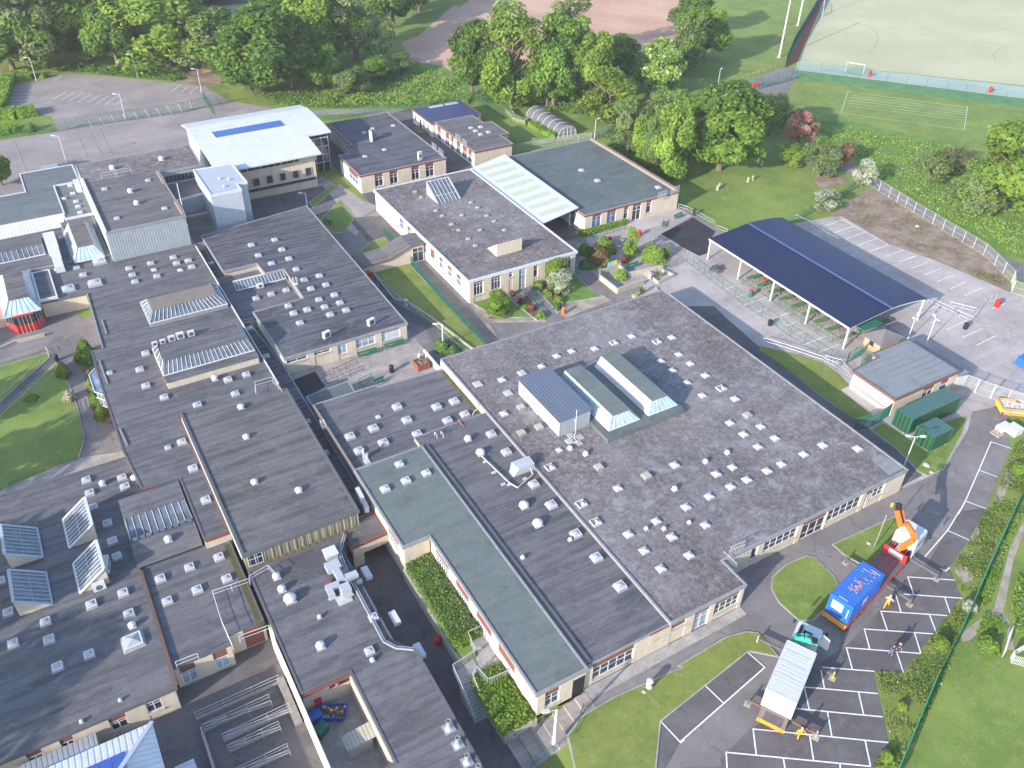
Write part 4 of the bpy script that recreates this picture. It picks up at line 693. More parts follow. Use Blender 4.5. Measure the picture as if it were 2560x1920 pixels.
# green hall and its canopy
r,f=block('teaching_block','wide hall with a blue green felt roof and brick kerb beside the lawn trees',[(81.5,112.7),(102.2,112.7),(102,140.6),(81.8,140.8)],0,3.6,'felt_green_dark','fascia',kerb=.1,kerbm='kerb_grey'); S_['B17']=r
MB().box(101.6,113,3.6,102.2,140.6,4.1).build('parapet','tile_brown',f); RL(r,f,'dome',T('B','1553,1090 1657,1157 2047,1200'),3.6,s=.9)
facade(r,'S',112.7,81.5,102.2,0,3.3,[('B',1620,1398,1670,1463,WW),('B',1715,1373,1765,1433,WW),('B',1822,1352,1845,1403,dict(n=1)),('B',1880,1330,1925,1400,dict(door=1,n=2)),('B',1968,1308,1993,1363,dict(n=1))]); facade(r,'W',81.5,112.7,140.8,0,3.3,[('B',1480,1365,1510,1450,WW)],wall='white_or_sunlit')
r=thing('white_canopy','long white canopy with eight pale rooflight bands between the two halls','canopy',(77,127,0))
c=MB(); c.add([(72.9,113,3.9),(81.4,114.6,4.3),(81.6,141,4.3),(72.9,139,3.9),(72.9,113,3.75),(81.4,114.6,4.15),(81.6,141,4.15),(72.9,139,3.75)],[(0,1,2,3),(4,7,6,5),(0,4,5,1),(1,5,6,2),(2,6,7,3),(3,7,4,0)]); rf=c.build('roof','white',r)
for i in range(8):
    y=115.2+i*3.05; b=MB(); z=lambda x: 3.93+(x-72.9)*.047
    for j in range(6):
        for q in range(2):
            x0=74+j*1.05; b.add([(x0,y+.05*j+q*.75,z(x0)),(x0+.98,y+.05*j+.05+q*.75,z(x0+.98)),(x0+.98,y+.74+q*.75+.05*j,z(x0+.98)),(x0,y+.7+q*.75+.05*j,z(x0))],[(0,1,2,3)])
    b.build('rooflight_band','canopy_panel',rf)
for y in (113.4,119,125,131,137): MB().box(73.0,y,0,73.15,y+.15,3.75).build('post','white',r)
for x in (75,79): MB().box(x,113.6,0,x+.12,113.72,3.9).build('post','kerb_dark',r)
# blue canopy over the dining yard
r=thing('dining_canopy','big dark blue ribbed canopy on white steel posts over the dining yard','canopy',(103,80,0))
zc,zr=3.9,4.75
def cz(x): return zc+ (zr-zc)*(1-((x-103)/8.3)**2)
b=MB(); N_=10
for seg,(xa,xb,nn) in enumerate(((94.7,103,1),(103,111.2,6))):
    for i in range(nn):
        x0=xa+(xb-xa)*i/nn; x1=xa+(xb-xa)*(i+1)/nn; z0=(zc if seg==0 else cz(x0)); z1=(zr if seg==0 else cz(x1))
        b.add([(x0,64.7,z0),(x1,64.7,z1),(x1,95.2,z1),(x0,95.2,z0),(x0,64.7,z0-.1),(x1,64.7,z1-.1),(x1,95.2,z1-.1),(x0,95.2,z0-.1)],[(0,1,2,3),(4,7,6,5),(0,4,5,1),(2,6,7,3),(1,5,6,2),(3,7,4,0)],seg)
rf=b.build('roof',['canopy_near','canopy_far_sheen'],r); MB().beam((103,64.6,zr+.06),(103,95.3,zr+.06),.35,.1).build('ridge','metal_ridge',rf)
b=MB(); b.box(94.55,64.7,zc-.22,94.68,95.2,zc+.02); b.build('gutter_or_shade','white',rf)
for y in [64.9+i*7.53 for i in range(5)]:
    for x in (94.9,110.9):
        MB().box(x-.12,y-.1,0,x+.12,y+.1,zc-.15).build('post','white',r)
    a=MB(); pts=[Vector((94.9+i*1.6,y,cz(94.9+i*1.6)-.28 if i>5 else zc-.28+(zr-zc)*(i*1.6/8.1))) for i in range(11)]
    for p,q in zip(pts,pts[1:]): a.beam(p,q,.12,.22)
    a.build('truss','white',r)
# small grey roofed block, hut, containers
r,f=block('store_block','small cream block with a pale grey felt roof beside the green containers',[(88.5,51),(101,51),(101,59.4),(94.1,59.4),(94.1,58.4),(88.5,57.9)],0,2.9,'felt_grey','fascia',kerb=.06,kerbm='kerb_dark'); S_['B20']=r
MB().box(88.3,51.9,.9,88.42,57.2,1.0).build('ledge','kerb_dark',r); MB().box(88.36,51.9,1,88.44,57.2,2.5).build('shutter','white',r)
facade(r,'S',51,88.5,101,0,2.6,[('F',1560,872,1612,882),('F',1670,828,1705,845,dict(n=1))],deep=.1)
r2,f2=block('lean_to','narrow low flat roofed lean-to on the far side of the small grey block',[(101.3,50.9),(103,50.9),(103,59.3),(101.3,59.3)],0,2.1,'felt_grey','kerb_grey',wall='cream',kerb=.04)
r=thing('timber_hut','square timber hut with a pyramid felt roof by the canopy','hut',(100,62.7,0)); MB().prism(rect(97.9,61.2,102,64),0,2.2,0).build('wall','planks',r)
c=MB(); c.add([(97.3,60.7,2.15),(102.5,60.7,2.15),(102.5,64.5,2.15),(97.3,64.5,2.15),(99.9,62.6,3.3)],[(0,1,4),(1,2,4),(2,3,4),(3,0,4),(0,3,2,1)]); c.build('roof','slate',r); win(r,'W',97.9,62.3,63.1,1.0,1.9,1,None,'glass','bark',False)
MB().box(98,64.6,2.3,102,66.5,2.45).build('porch_roof','green_paint',r)
def container(name,label,x0,y0,x1,y1,z1):
    r=thing(name,label,'container',((x0+x1)/2,(y0+y1)/2,0)); b=MB(); b.box(x0,y0,.12,x1,y1,z1-.04,0); b.build('body',['box_green_y'],r)
    MB().box(x0+.05,y0-.03,.16,x1-.05,y0-.003,z1-.1).build('long_side','box_green_x',r); MB().box(x0,y0,z1-.04,x1,y1,z1).build('roof','box_green_top',r)
    b=MB()
    for x in (x0,x1): b.box(x-.05,y0-.06,.1,x+.05,y0,z1+.02)
    b.box(x0-.04,y1-.05,.1,x0,y1+.05,z1+.02); b.build('corner_post','green_paint',r)
    b=MB(); b.box(x0-.06,y0+.3,0,x0+.5,y0+.7,.12); b.box(x1-.7,y0-.1,0,x1-.2,y0+.3,.12); b.build('block_footing','stone',r)
container('storage_container','long dark green steel storage container behind the small grey block',87.3,47.1,96.7,49.6,2.6); container('storage_container','short dark green steel container in front of the long green one',87.1,43.5,90.6,46.1,2.5)
# west group
r,f=block('school_block','far west block with a mottled blue grey roof beside the playground',[(-40,155.7),(2.9,155.7),(2.9,168.3),(7.2,168.3),(7.2,176.4),(-1.6,176.4),(-1.6,167.6),(-40,167.6)],0,3.5,'felt_far','kerb_light',kerb=.1); S_['B22']=r
b=MB(); b.add([(-40,155.5,3.5),(2.9,155.5,3.5),(2.2,152.8,2.1),(-40,152.4,2.1),(-40,155.5,1.5),(2.9,155.5,1.5)],[(3,2,1,0),(2,5,1)]); b.build('sloping_cladding','metal_white_x',r)
b=MB(); b.prism(rect(2.2,176.6,4.9,179.6),0,3.2,0); b.build('intake_box','metal_grey_x',r)
r,f=block('school_block','small greenish flat roof with six rooflights beside the tall hall',[(2.95,154),(7.3,154),(7.3,168.2),(2.95,168.2)],0,3.3,'felt_green','kerb_light',wall='brick_red',kerb=.1)
RL(r,f,'dome_low',T('A','450,1190 467,1240 410,1273 487,1292 500,1325 513,1362'),3.3,s=.85); o=RL(r,f,'vent_big',T('A','495,1190'),3.3,s=.6)
MB().box(6.3,163.5,3.3,7.2,167.5,4.3).build('duct','white',f)
r,f=block('school_block','low west block with a long glazed band behind the red bay',[(-40,139.4),(1.5,139.2),(1.8,152),(-40,152)],0,2.7,'felt_dark','kerb_grey',kerb=.05)
lantern_x(-30,-1.7,143.3,149,2.7,2.8,3.6,145.6,148.8,'felt_brown',f,3.6,38,.1)
b=MB(); b.box(-1.2,142.2,2.8,.5,147.3,4.6); b.box(-1.0,139.4,2.8,.4,142.1,4.2); b.box(-1.0,136.2,2.7,.3,139.3,3.7); b.build('air_handling_unit','white',f)
r,f=block('link_block','glazed porch roofed in dark felt beside the ribbed metal hall',[(1.9,138.3),(7.2,138.3),(7.2,153.8),(1.9,153.8)],0,2.8,'felt_dark','kerb_grey',over=0,kerb=.04)
lantern_y(1.9,6.4,138,149.6,2.82,4.5,3,5.3,139.7,149.4,2,2,f,8,'felt_brown')
sheet('hall_apron',[(24,140),(47.6,141.5),(48,153),(24,153)],.024,'asphalt_dark')
sheet('left_path',[(-40,121),(.2,121),(.2,128.6),(-40,128.6)],.02,'asphalt')
# red fronted bay
r=thing('bay_building','octagonal glazed bay with bright red panels under its dark windows','building',(-7,132,0))
MB().prism([(-9.2,127.3),(-8.1,125.6),(-5.6,125.6),(-4.6,127.0),(-4.5,139),(-9.2,139)],-.3,2.9,0).build('wall','red_panel',r)
MB().prism([(-9.25,127.3),(-8.12,125.55),(-5.58,125.55),(-4.55,127.0),(-4.45,128),(-9.2,128)],1.45,2.8,0).build('bay_glazing','glass',r)
b=MB()
for p,q,n in (((-9.25,127.3),(-8.12,125.55),3),((-8.12,125.55),(-5.58,125.55),5),((-5.58,125.55),(-4.55,127.0),3)):
    for i in range(n+1):
        t=i/n; x=p[0]+(q[0]-p[0])*t; y=p[1]+(q[1]-p[1])*t; b.box(x-.03,y-.04,0,x+.03,y+.03,2.8)
b.build('bay_mullion','galv',r)
lantern_y(-9.3,-4.4,126.0,139,2.85,4.1,-8.1,-5.6,128.4,136.8,2,2,r,9,'felt_brown')
MB().prism([(-30,128.6),(-9.3,128.6),(-9.3,138),(-30,138)],-.3,2.9,0).build('side_wing','cream',r)
r,f=block('link_block','cream walled block with a dark roof right of the red bay',[(-4.3,128.5),(-1.9,128.5),(-1.9,137.5),(-4.3,137.5)],0,3.0,'felt_blue','kerb_light',wall='cream',over=.08,kerb=.1)
# pavilion bottom left
r=thing('pavilion','white ribbed hip roofed pavilion with a blue solar panel in the lower court','pavilion',(-12,46,-2))
MB().prism(rect(-24,34,-5.3,51),-2,2.2,0).build('wall','white_or_sunlit',r)
b=MB(); e=[(-25,33,2.3),(-4.8,33,2.3),(-4.8,51.6,2.3),(-25,51.6,2.3)]; rdg=[(-17,42,5.0),(-12.5,42,5.0)]
b.add([e[0],e[1],rdg[1],rdg[0]],[(0,1,2,3)],0); b.add([e[2],e[3],rdg[0],rdg[1]],[(0,1,2,3)],0); b.add([e[1],e[2],rdg[1]],[(0,1,2)],1); b.add([e[3],e[0],rdg[0]],[(0,1,2)],1); rf=b.build('roof',['metal_white_x','metal_white_y'],r)
MB().beam((-4.8,51.6,2.36),(-12.5,42,5.06),.35,.1).build('hip_cap','white',rf)
b=MB(); q=[at(*p,z_) for p,z_ in zip(T('G','520,1600 690,1545 710,1620 440,1659'),(3.0,2.9,3.3,3.3))]; 
# the panel lies on the north slope of the hip roof
def onroof(x,y): return (x,y,2.3+(51.6-y)/9.6*2.7+.08)
for i in range(4):
    for j in range(2): 
        x0=-11.5+i*1.05; y0=46.2+j*1.7; b.add([onroof(x0,y0),onroof(x0+1,y0),onroof(x0+1,y0+1.6),onroof(x0,y0+1.6)],[(0,1,2,3)])
b.build('solar_panel','solar_grid',rf)
MB().prism(rect(-4.2,38,-2.6,47.8),-2,.3,0).build('side_canopy','metal_white_y',r)
r=thing('low_lean_to','blue grey sheet roof tucked between the pavilion and the west wing','canopy',(-12,53,-2)); MB().box(-16,51.8,-1.0,-9.5,54.6,.1).build('roof','metal_grey_x',r)
# distant houses behind the trees
for nm,s,h,w_,d_,lb in (('house',('A',1400,30),6,18,10,'white gabled roof far behind the trees at the top'),('house',('A',1580,40),5,26,16,'long dark roofed building glimpsed through the trees at the top'),('house',('A',1780,10),6,16,10,'pale flat roof far beyond the trees at the top')):
    p=at(*s,0); r=thing(nm,lb,'building',(p.x,p.y,0)); MB().prism(rect(p.x-w_/2,p.y-d_/2,p.x+w_/2,p.y+d_/2),0,h*.6,0).build('wall','house_wall',r)
    c=MB(); x0,x1,y0,y1=p.x-w_/2-.4,p.x+w_/2+.4,p.y-d_/2-.4,p.y+d_/2+.4
    c.add([(x0,y0,h*.6),(x1,y0,h*.6),(x1,y1,h*.6),(x0,y1,h*.6),(x0,p.y,h),(x1,p.y,h)],[(0,1,5,4),(2,3,4,5),(0,4,3),(1,2,5),(0,3,2,1)]); c.build('roof','duct' if 'dark' not in lb else 'slate',r)
# ================================================================== vegetation
def leafmesh(name,pts,nrm,size,mats,mi=None,jit=.55,rng=RNG):
    """one small kite shaped leaf spray per point"""
    n=len(pts); d=nrm+rng.normal(0,jit,(n,3)); d/=np.linalg.norm(d,axis=1)[:,None]+1e-9
    t=rng.normal(0,1,(n,3)); a=np.cross(d,t); a/=np.linalg.norm(a,axis=1)[:,None]+1e-9; b=np.cross(d,a)
    s=(size*rng.uniform(.6,1.4,n))[:,None]; e=rng.uniform(.5,.9,n)[:,None]
    v=np.stack([pts-a*s,pts-b*s*e+a*s*.15,pts+a*s,pts+b*s*e-a*s*.1],1).reshape(-1,3)
    me=bpy.data.meshes.new(name); me.vertices.add(4*n); me.vertices.foreach_set('co',v.ravel().astype(np.float32))
    me.loops.add(4*n); me.loops.foreach_set('vertex_index',np.arange(4*n,dtype=np.int32)); me.polygons.add(n)
    me.polygons.foreach_set('loop_start',np.arange(0,4*n,4,dtype=np.int32)); me.polygons.foreach_set('loop_total',np.full(n,4,dtype=np.int32))
    for m in mats: me.materials.append(MT[m])
    if mi is None: mi=rng.randint(0,len(mats),n)
    me.polygons.foreach_set('material_index',mi.astype(np.int32)); me.update(); me.validate(); return me
def crown_pts(blobs,n,rng):
    """points near the shells of many overlapping blobs, dropped where buried inside another"""
    C=np.array([b[:3] for b in blobs]); R=np.array([b[3] for b in blobs]); p=R**2; p/=p.sum()
    i=rng.choice(len(blobs),n,p=p); d=rng.normal(0,1,(n,3)); d/=np.linalg.norm(d,axis=1)[:,None]
    r=R[i]*(1-np.abs(rng.normal(0,.16,n)))*(1+.12*np.sin(d[:,0]*7+i)*np.cos(d[:,2]*6)); P=C[i]+d*r[:,None]
    dist=np.linalg.norm(P[:,None,:]-C[None],axis=2)/R[None]; dist[np.arange(n),i]=9
    keep=(dist.min(1)>.72)|(rng.rand(n)<.12); return P[keep],d[keep]
def crown(seed,form,n,size,mats,nb=34,extra=None):
    """crown in a unit frame: radius about 1 across, height 0..1 of the tree, scaled by 5 x 5 x 12 m"""
    rng=np.random.RandomState(seed); bl=[]
    for k in range(nb):
        t=rng.rand()
        if form=='round': z=.2+.72*t; R0=math.sin(math.pi*min(1,max(0,(z-.08)/.9)))**.55
        elif form=='tall': z=.12+.83*t; R0=(.45+.6*math.sin(math.pi*(z)**.8))*.8
        elif form=='cone': z=.12+.84*t; R0=1.15*(1-z)**.6+.08
        elif form=='open': z=.3+.66*t; R0=.95*math.sin(math.pi*min(1,(z-.18)/.88))**.6
        elif form=='weep': z=.15+.78*t; R0=.9*math.sin(math.pi*min(1,(z+.1)/1.12))**.5
        a=rng.rand()*6.283; rr=R0*math.sqrt(rng.rand())*.78; br=rng.uniform(.17,.34)*(1.05 if form!='open' else .8)
        bl.append((rr*math.cos(a)*5,rr*math.sin(a)*5,z*12,br*5))
    P,d=crown_pts(bl,n,rng); P=P[P[:,2]>1.0] if form!='round' else P; d=d[:len(P)] if len(d)!=len(P) else d
    d=P-np.array([0,0,6]); d/=np.linalg.norm(d,axis=1)[:,None]; d[:,2]+=.35
    if form=='weep': d=d*np.array([1,1,.2])
    lump=np.sin(P[:,0]*1.1+seed)*np.cos(P[:,1]*.9)+np.sin(P[:,2]*1.3)
    mi=((lump+rng.normal(0,.7,len(P)))>.5).astype(int)
    if extra:
        e=rng.rand(len(P))<extra[1]; mats=mats+[extra[0]]; mi[e]=len(mats)-1
    return leafmesh('crown_mesh',P,d,size,mats,mi,rng=rng)
def trunk_mesh(seed,form):
    rng=random.Random(seed); b=MB(); top=7.6 if form!='open' else 9.5
    pts=[Vector((0,0,-.3)),Vector((rng.uniform(-.1,.1),rng.uniform(-.1,.1),2.2)),Vector((rng.uniform(-.3,.3),rng.uniform(-.3,.3),4.6)),Vector((rng.uniform(-.5,.5),rng.uniform(-.5,.5),top))]
    rs=[.34,.26,.19,.07]
    for i in range(3): b.tube(pts[i],pts[i+1],rs[i],8,0,rs[i+1])
    for k in range(9):
        z=2.4+k*.7; p=pts[1].lerp(pts[3],min(1,(z-2.2)/(top-2.2))); a=k*2.4+rng.random(); q=p+Vector((math.cos(a)*2.6,math.sin(a)*2.6,rng.uniform(1.4,2.6))); e=q+Vector((math.cos(a)*1.2,math.sin(a)*1.2,1.2))
        b.tube(p,q,.11,6,0,.06); b.tube(q,e,.06,5,0,.02)
    o=b.build('tmp','bark',None,kind='structure'); me=o.data; bpy.data.objects.remove(o); return me
KIND={}
def K(name,forms,n,size,mats,nb=34,extra=None):
    KIND[name]=[(crown(hash(name)%97+i*13 if False else len(KIND)*31+i*13+5,fm,n,size,mats,nb,extra),trunk_mesh(len(KIND)*7+i,fm)) for i,fm in enumerate(forms)]
K('mid',['round','tall','round'],15000,.23,['leaf_mid','leaf_light']); K('dark',['round','tall','round'],16000,.23,['leaf_dark','leaf_mid'],40)
K('light',['tall','tall'],11500,.22,['leaf_light','leaf_mid'],34); K('open',['open','open'],3600,.24,['leaf_light','leaf_grey'],26)
K('grey',['weep','tall'],9500,.22,['leaf_grey','leaf_mid'],36); K('chestnut',['round','round'],20000,.24,['leaf_mid','leaf_dark'],46); K('candle',['round'],13500,.26,['leaf_mid','leaf_light'],40,('blossom',.1))
K('brown',['round'],5500,.22,['leaf_brown','leaf_grey'],26); K('pink',['round'],6500,.24,['leaf_pink','leaf_red'],26,('leaf_mid',.22)); K('thorn',['round','round'],6500,.22,['leaf_grey','leaf_mid'],28); K('white',['round'],6500,.2,['leaf_grey','blossom'],24,('blossom',.3))
NT=0
def tree(k,xb,yb,ytop,wpx,kind,label,name='tree',group=None,z=0,i=0):
    """base pixel, pixel height of the top, crown width in pixels"""
    global NT; NT+=1
    B=at(k,xb,yb,z); f=TILES[k]; yt=f[1]+ytop*f[2]; lo,hi=.5,40
    for _ in range(30):
        m=(lo+hi)/2
        if projy(B+Vector((0,0,m)))[1]>yt: lo=m
        else: hi=m
    H=lo; D=(B+Vector((0,0,H*.6))-CAM).dot(CF); W=wpx*{'light':1.45,'grey':1.45,'open':1.35,'dark':1.35,'mid':1.3}.get(kind,1.2)*f[2]*D/(FL*1280)
    cm,tm=KIND[kind][i%len(KIND[kind])]; r=thing(name,label,'tree' if H>2.6 else 'shrub',B,group=group)
    s=(W/10.5,W/10.5,H/12.3); rz=(NT*1.7)%6.28
    for nm,me in (('crown',cm),('trunk',tm)):
        o=bpy.data.objects.new(nm,me); COL.objects.link(o); o.parent=r; o.scale=s; o.rotation_euler=(0,0,rz)
    return r
TG='trees beyond the car park'; MG='trees behind the classrooms'; LG='trees along the lawn'
for a in (
 ('V',28,150,15,150,'dark','dark green tree at the far left edge above the hedge','tree',TG),('V',100,148,-70,150,'grey','tall olive grey tree behind the lamp post at top left','tree',TG),
 ('V',60,100,-90,170,'mid','mid green tree filling the top left corner','tree',TG),('V',190,132,-60,130,'mid','bright mid green tree above the car park bays','tree',TG,0,1),
 ('V',257,146,-50,120,'dark','dark narrow tree whose bare trunk stands behind the planting strip','tree',TG,0,1),('V',368,142,-60,210,'light','big yellow green tree leaning over the car park, trunk showing','tree',TG),
 ('V',150,70,-160,190,'dark','dark tree in the back row at the top left','tree',TG,0,2),('V',300,60,-150,190,'mid','green tree in the back row behind the yellow green one','tree',TG,0,2),
 ('V',457,150,15,150,'grey','soft grey green tree over the picnic bench','tree',TG,0,1),('V',570,200,12,190,'dark','huge dense dark green tree left of the white hall','tree',TG),
 ('V',510,170,70,110,'mid','rounded green tree in front of the dense dark one','tree',TG,0,2),('V',632,188,60,100,'dark','dark tree right shoulder of the dense clump by the bank','tree',TG,0,1),
 ('V',548,205,150,60,'thorn','small pale shrubby tree beside the paved corner','tree',TG),('V',698,192,92,80,'dark','round bushy tree standing alone on the bank top','tree',TG),
 ('V',690,140,-50,130,'light','pale green birch like tree left of the shale pitch grass','tree',TG,0,1),('V',770,130,-60,140,'grey','tall pale willow like tree beside the grass strip','tree',TG),
 ('V',850,60,-90,110,'dark','dark tree beside the long grass strip at the top','tree',TG,0,2),('V',905,25,-90,90,'mid','green tree at the top of the grass strip','tree',TG,0,0),('V',940,-10,-120,90,'dark','dark tree furthest up the grass strip','tree',TG,0,1),
 ('V',600,70,-70,150,'mid','green tree in the gap before the distant roofs','tree',TG,0,1),('V',440,20,-110,170,'dark','dark treetop at the upper edge above the grey green tree','tree',TG,0,0),
 ('V',815,175,120,75,'dark','small dark bushy tree on the rough bank','tree',MG,0,1),('V',870,160,115,75,'thorn','small grey green tree right of the bushy one on the bank','tree',MG),('V',765,205,145,90,'thorn','scruffy grey green thicket tree low on the bank','tree',MG,0,1),
 ('B',850,610,130,300,'dark','dark green tree left of the tall yellow green one','tree',MG),('B',1105,688,0,380,'light','very tall yellow green tree with a bare trunk at its foot','tree',MG),
 ('B',1370,690,80,340,'dark','massive dark green tree above the polytunnel','tree',MG,0,1),('B',1330,690,330,200,'mid','lower green tree in front of the massive dark one','tree',MG,0,2),('B',1470,430,-40,330,'open','sparse pale tree with bare dark branches against the shale','tree',MG),
 ('B',1600,690,170,300,'mid','mid green tree right of the massive dark one','tree',MG,0,1),('B',1790,520,225,250,'dark','dark round tree in front of the shale pitch','tree',MG,0,2),
 ('B',2030,610,225,330,'candle','broad horse chestnut dotted with white blossom candles','tree',MG),('B',1725,775,440,330,'light','fresh yellow green tree above the polytunnel end','tree',MG),
 ('B',2060,760,560,230,'grey','drooping grey green birch below the blossoming chestnut','tree',LG),('B',1845,1005,600,220,'thorn','slender grey green tree with a clear stem at the hall corner','tree',LG),
 ('B',1950,1060,720,210,'mid','light green young tree beside the hall wall','tree',LG,0,1),('B',1993,1090,760,150,'thorn','thin tree between two young ones beside the hall','tree',LG,0,1),('B',2112,1160,660,260,'mid','green tree on a forked stem at the lawn edge','tree',LG,0,0),
 ('C',30,480,40,230,'grey','tall grey willow like tree right of the shale pitch','tree',LG),('C',150,400,-10,280,'mid','bright green leaning tree beside the long tree shadows','tree',LG,0,2),('C',60,250,-130,260,'dark','dark tree at the top behind the grey willow','tree',LG,0,1),
 ('C',250,1095,540,560,'chestnut','great round dark green chestnut on the lawn','tree',LG),('C',50,1090,700,220,'brown','brownish tree under the left side of the great chestnut','tree',LG),('C',-70,1130,660,200,'mid','green tree between the chestnut and the hall','tree',LG,0,1),
 ('C',470,800,600,170,'brown','bronze leaved tree behind the great chestnut','tree',LG),('C',570,870,600,210,'grey','small olive tree right of the great chestnut','tree',LG,0,1),
 ('C',755,935,700,210,'pink','pink flowering hawthorn at the lawn corner','tree'),('C',1025,1085,905,130,'pink','smaller pink flowering hawthorn beside the green one','tree'),('C',890,1135,875,260,'thorn','green hawthorn between the two pink flowering ones','tree'),('C',710,1065,925,170,'light','low yellow green bush tree under the pink hawthorn','tree',None,0,1),
 ('C',1165,1200,1030,180,'white','white flowering shrub by the path fence','shrub'),('C',925,1355,1225,200,'white','rounded white flowering bush on the lawn fence','shrub'),
 ('C',2080,1350,800,560,'mid','large spreading green tree on the right bank','tree',None,0,0),('C',1860,1370,1060,300,'grey','slim stemmed grey green tree left of the large bank tree','tree'),('C',1590,1170,960,260,'thorn','grey green hawthorn on the long grass bank','tree',None,0,1),('C',1740,1100,930,220,'brown','dull olive tree behind the bank hawthorn','tree'),
 ('B',2150,1000,560,240,'thorn','grey green tree leaning over the chestnut side of the row','tree',LG,0,0),('V',5,400,335,50,'dark','dark tree cut by the left edge of the playground','tree')):
    kw={}
    tree(*a[:8],group=a[8] if len(a)>8 else None,i=a[10] if len(a)>10 else 0)
# trees just outside the frame on the left throw the long shadows over the lawn and west wing
for i,(x,y,h,w_) in enumerate(((-42,86,17,1.5),(-33,104,15,1.4),(-46,66,19,1.8),(-52,50,19,1.8),(-36,120,12,1.2))):
    cm,tm=KIND['dark'][i%3]; r=thing('tree',('tree by the west lawn','tree near the west wing end','tree beyond the west wing roof','tree past the pavilion','tree by the red bay path')[i]+' whose shadow falls over it','tree',(x,y,-1))
    for nm,me in (('crown',cm),('trunk',tm)):
        o=bpy.data.objects.new(nm,me); COL.objects.link(o); o.parent=r; o.scale=(w_,w_,h/12)
# shrubs
def bush(name,label,c,rx,ry,h,mats,n=1200,size=.12,rz=0,seed=0,cat='shrub',shape='dome',group=None):
    rng=np.random.RandomState(seed+int(abs(c[0])*7+abs(c[1])*3)%1000); c=Vector(c)
    if shape=='dome':
        d=rng.normal(0,1,(n,3)); d[:,2]=np.abs(d[:,2]); d/=np.linalg.norm(d,axis=1)[:,None]
        k=(1+.12*np.sin(d[:,0]*5+seed)+.1*np.cos(d[:,1]*6+d[:,2]*4))*(1-np.abs(rng.normal(0,.08,n))); P=d*np.array([rx,ry,h])*k[:,None]
    else:
        f=rng.rand(n); P=np.stack([rng.uniform(-rx,rx,n),rng.uniform(-ry,ry,n),rng.uniform(0,h,n)],1); d=np.zeros((n,3)); d[:,2]=1
        A=np.array([4*rx*ry,2*rx*h,2*rx*h,2*ry*h,2*ry*h]); q=rng.choice(5,n,p=A/A.sum())
        P[q==0,2]=h; P[q==1,1]=-ry; P[q==2,1]=ry; P[q==3,0]=-rx; P[q==4,0]=rx
        d[q==1]=(0,-1,.3); d[q==2]=(0,1,.3); d[q==3]=(-1,0,.3); d[q==4]=(1,0,.3); P+=rng.normal(0,.09,(n,3)); P[:,2]+=.1*np.sin(P[:,0]*1.7)+.08*np.sin(P[:,1]*2.3)
    cs,sn=math.cos(rz),math.sin(rz); R_=np.array([[cs,-sn,0],[sn,cs,0],[0,0,1]]); P=P@R_.T; d=d@R_.T
    lump=np.sin(P[:,0]*2.1+seed)+np.cos(P[:,1]*2.3); mi=np.minimum(len(mats)-1,((lump+rng.normal(0,1,n))>.3).astype(int)); 
    if len(mats)>2: mi[rng.rand(n)<.2]=2
    r=thing(name,label,cat,c,group=group); o=link('foliage',leafmesh('foliage_mesh',P,d,size,mats,mi,rng=rng),r)
    core=MB()
    if shape=='dome': core.lathe((0,0,0),[(.7,0),(.76,.25),(.6,.6),(.3,.82),(.02,.88)],14,0); sc_=(rx,ry,h)
    else: core.box(-.88,-.85,0,.88,.85,.9,0); sc_=(rx,ry,h)
    co=core.build('stems','leaf_dark',r,local=True); co.scale=sc_; co.rotation_euler=(0,0,rz); return r
def bpx(name,label,k,x,y,wpx,h,mats,n=900,size=.12,asp=1,rz=0,shape='dome',z=.05,seed=1,cat='shrub',group=None):
    p=at(k,x,y,z); D=(p-CAM).dot(CF); r=wpx*TILES[k][2]*D/(FL*1280)/2
    return bush(name,label,p,r,r*asp,h,mats,n,size,rz,seed,cat,shape,group)
LM=['leaf_mid','leaf_light']; LD=['leaf_dark','leaf_mid']; LH=['leaf_hedge','leaf_light']
bpx('shrub','large red leaved shrub at the left of the planter garden','X',205,590,280,2.6,['leaf_red','leaf_brown','leaf_mid'],2600)
bpx('shrub','yellow green shrub behind the red one with a red bin beside it','X',275,430,220,1.6,['leaf_yellow','leaf_mid'],1500); bpx('shrub','dark evergreen shrub at the far left of the planter garden','X',60,500,190,1.5,LD,1200)
bpx('shrub','green shrub under the yellow green one','X',350,490,120,.9,LM,600); bpx('shrub','small green shrub right of the blue and yellow sign','X',290,630,130,1.4,LM,700); bpx('shrub','bright green round shrub inside the low retaining wall','X',450,770,160,1.3,LM,900)
bpx('shrub','variegated yellow and red shrub clump, largest in the garden','X',810,560,300,2.2,['leaf_yellow','leaf_light','leaf_mid'],2600); bpx('shrub','red tipped shrub on the right of the variegated clump','X',945,540,100,1.9,['leaf_red','leaf_mid'],800); bpx('shrub','dense dark green bush at the front of the variegated clump','X',885,580,100,1.2,LM,600)
bpx('shrub','dark purple round shrub in the middle of the paved garden','X',495,595,95,1.1,['leaf_purple','leaf_red'],700); bpx('shrub','small dark red shrub at the foot of the young tree','X',580,520,70,.7,['leaf_purple','leaf_red'],350)
bpx('ground_cover','dark green planting under the left shrubs','X',90,640,220,.6,LD,900)
for i,(x,y) in enumerate(((865,760),(685,945),(630,975))):
    p=at('X',x,y,.3); n=60; b=MB()
    for j in range(n if i<2 else 30):
        a=j*2.4; l=random.uniform(.6,1.1)*(1 if i<2 else .6); q=p+Vector((math.cos(a)*l*.55,math.sin(a)*l*.55,l*random.uniform(.7,1.2))); b.beam(p+Vector((math.cos(a)*.08,math.sin(a)*.08,0)),q,.06,.015)
    b.build('spiky_plant','leaf_brown' if i<2 else 'leaf_yellow',None,label=('tall spiky brown green plant in the stone planter','spiky plant at the foot of the terrace steps','short yellow spiky plant beside the taller spiky one')[i],cat='plant')
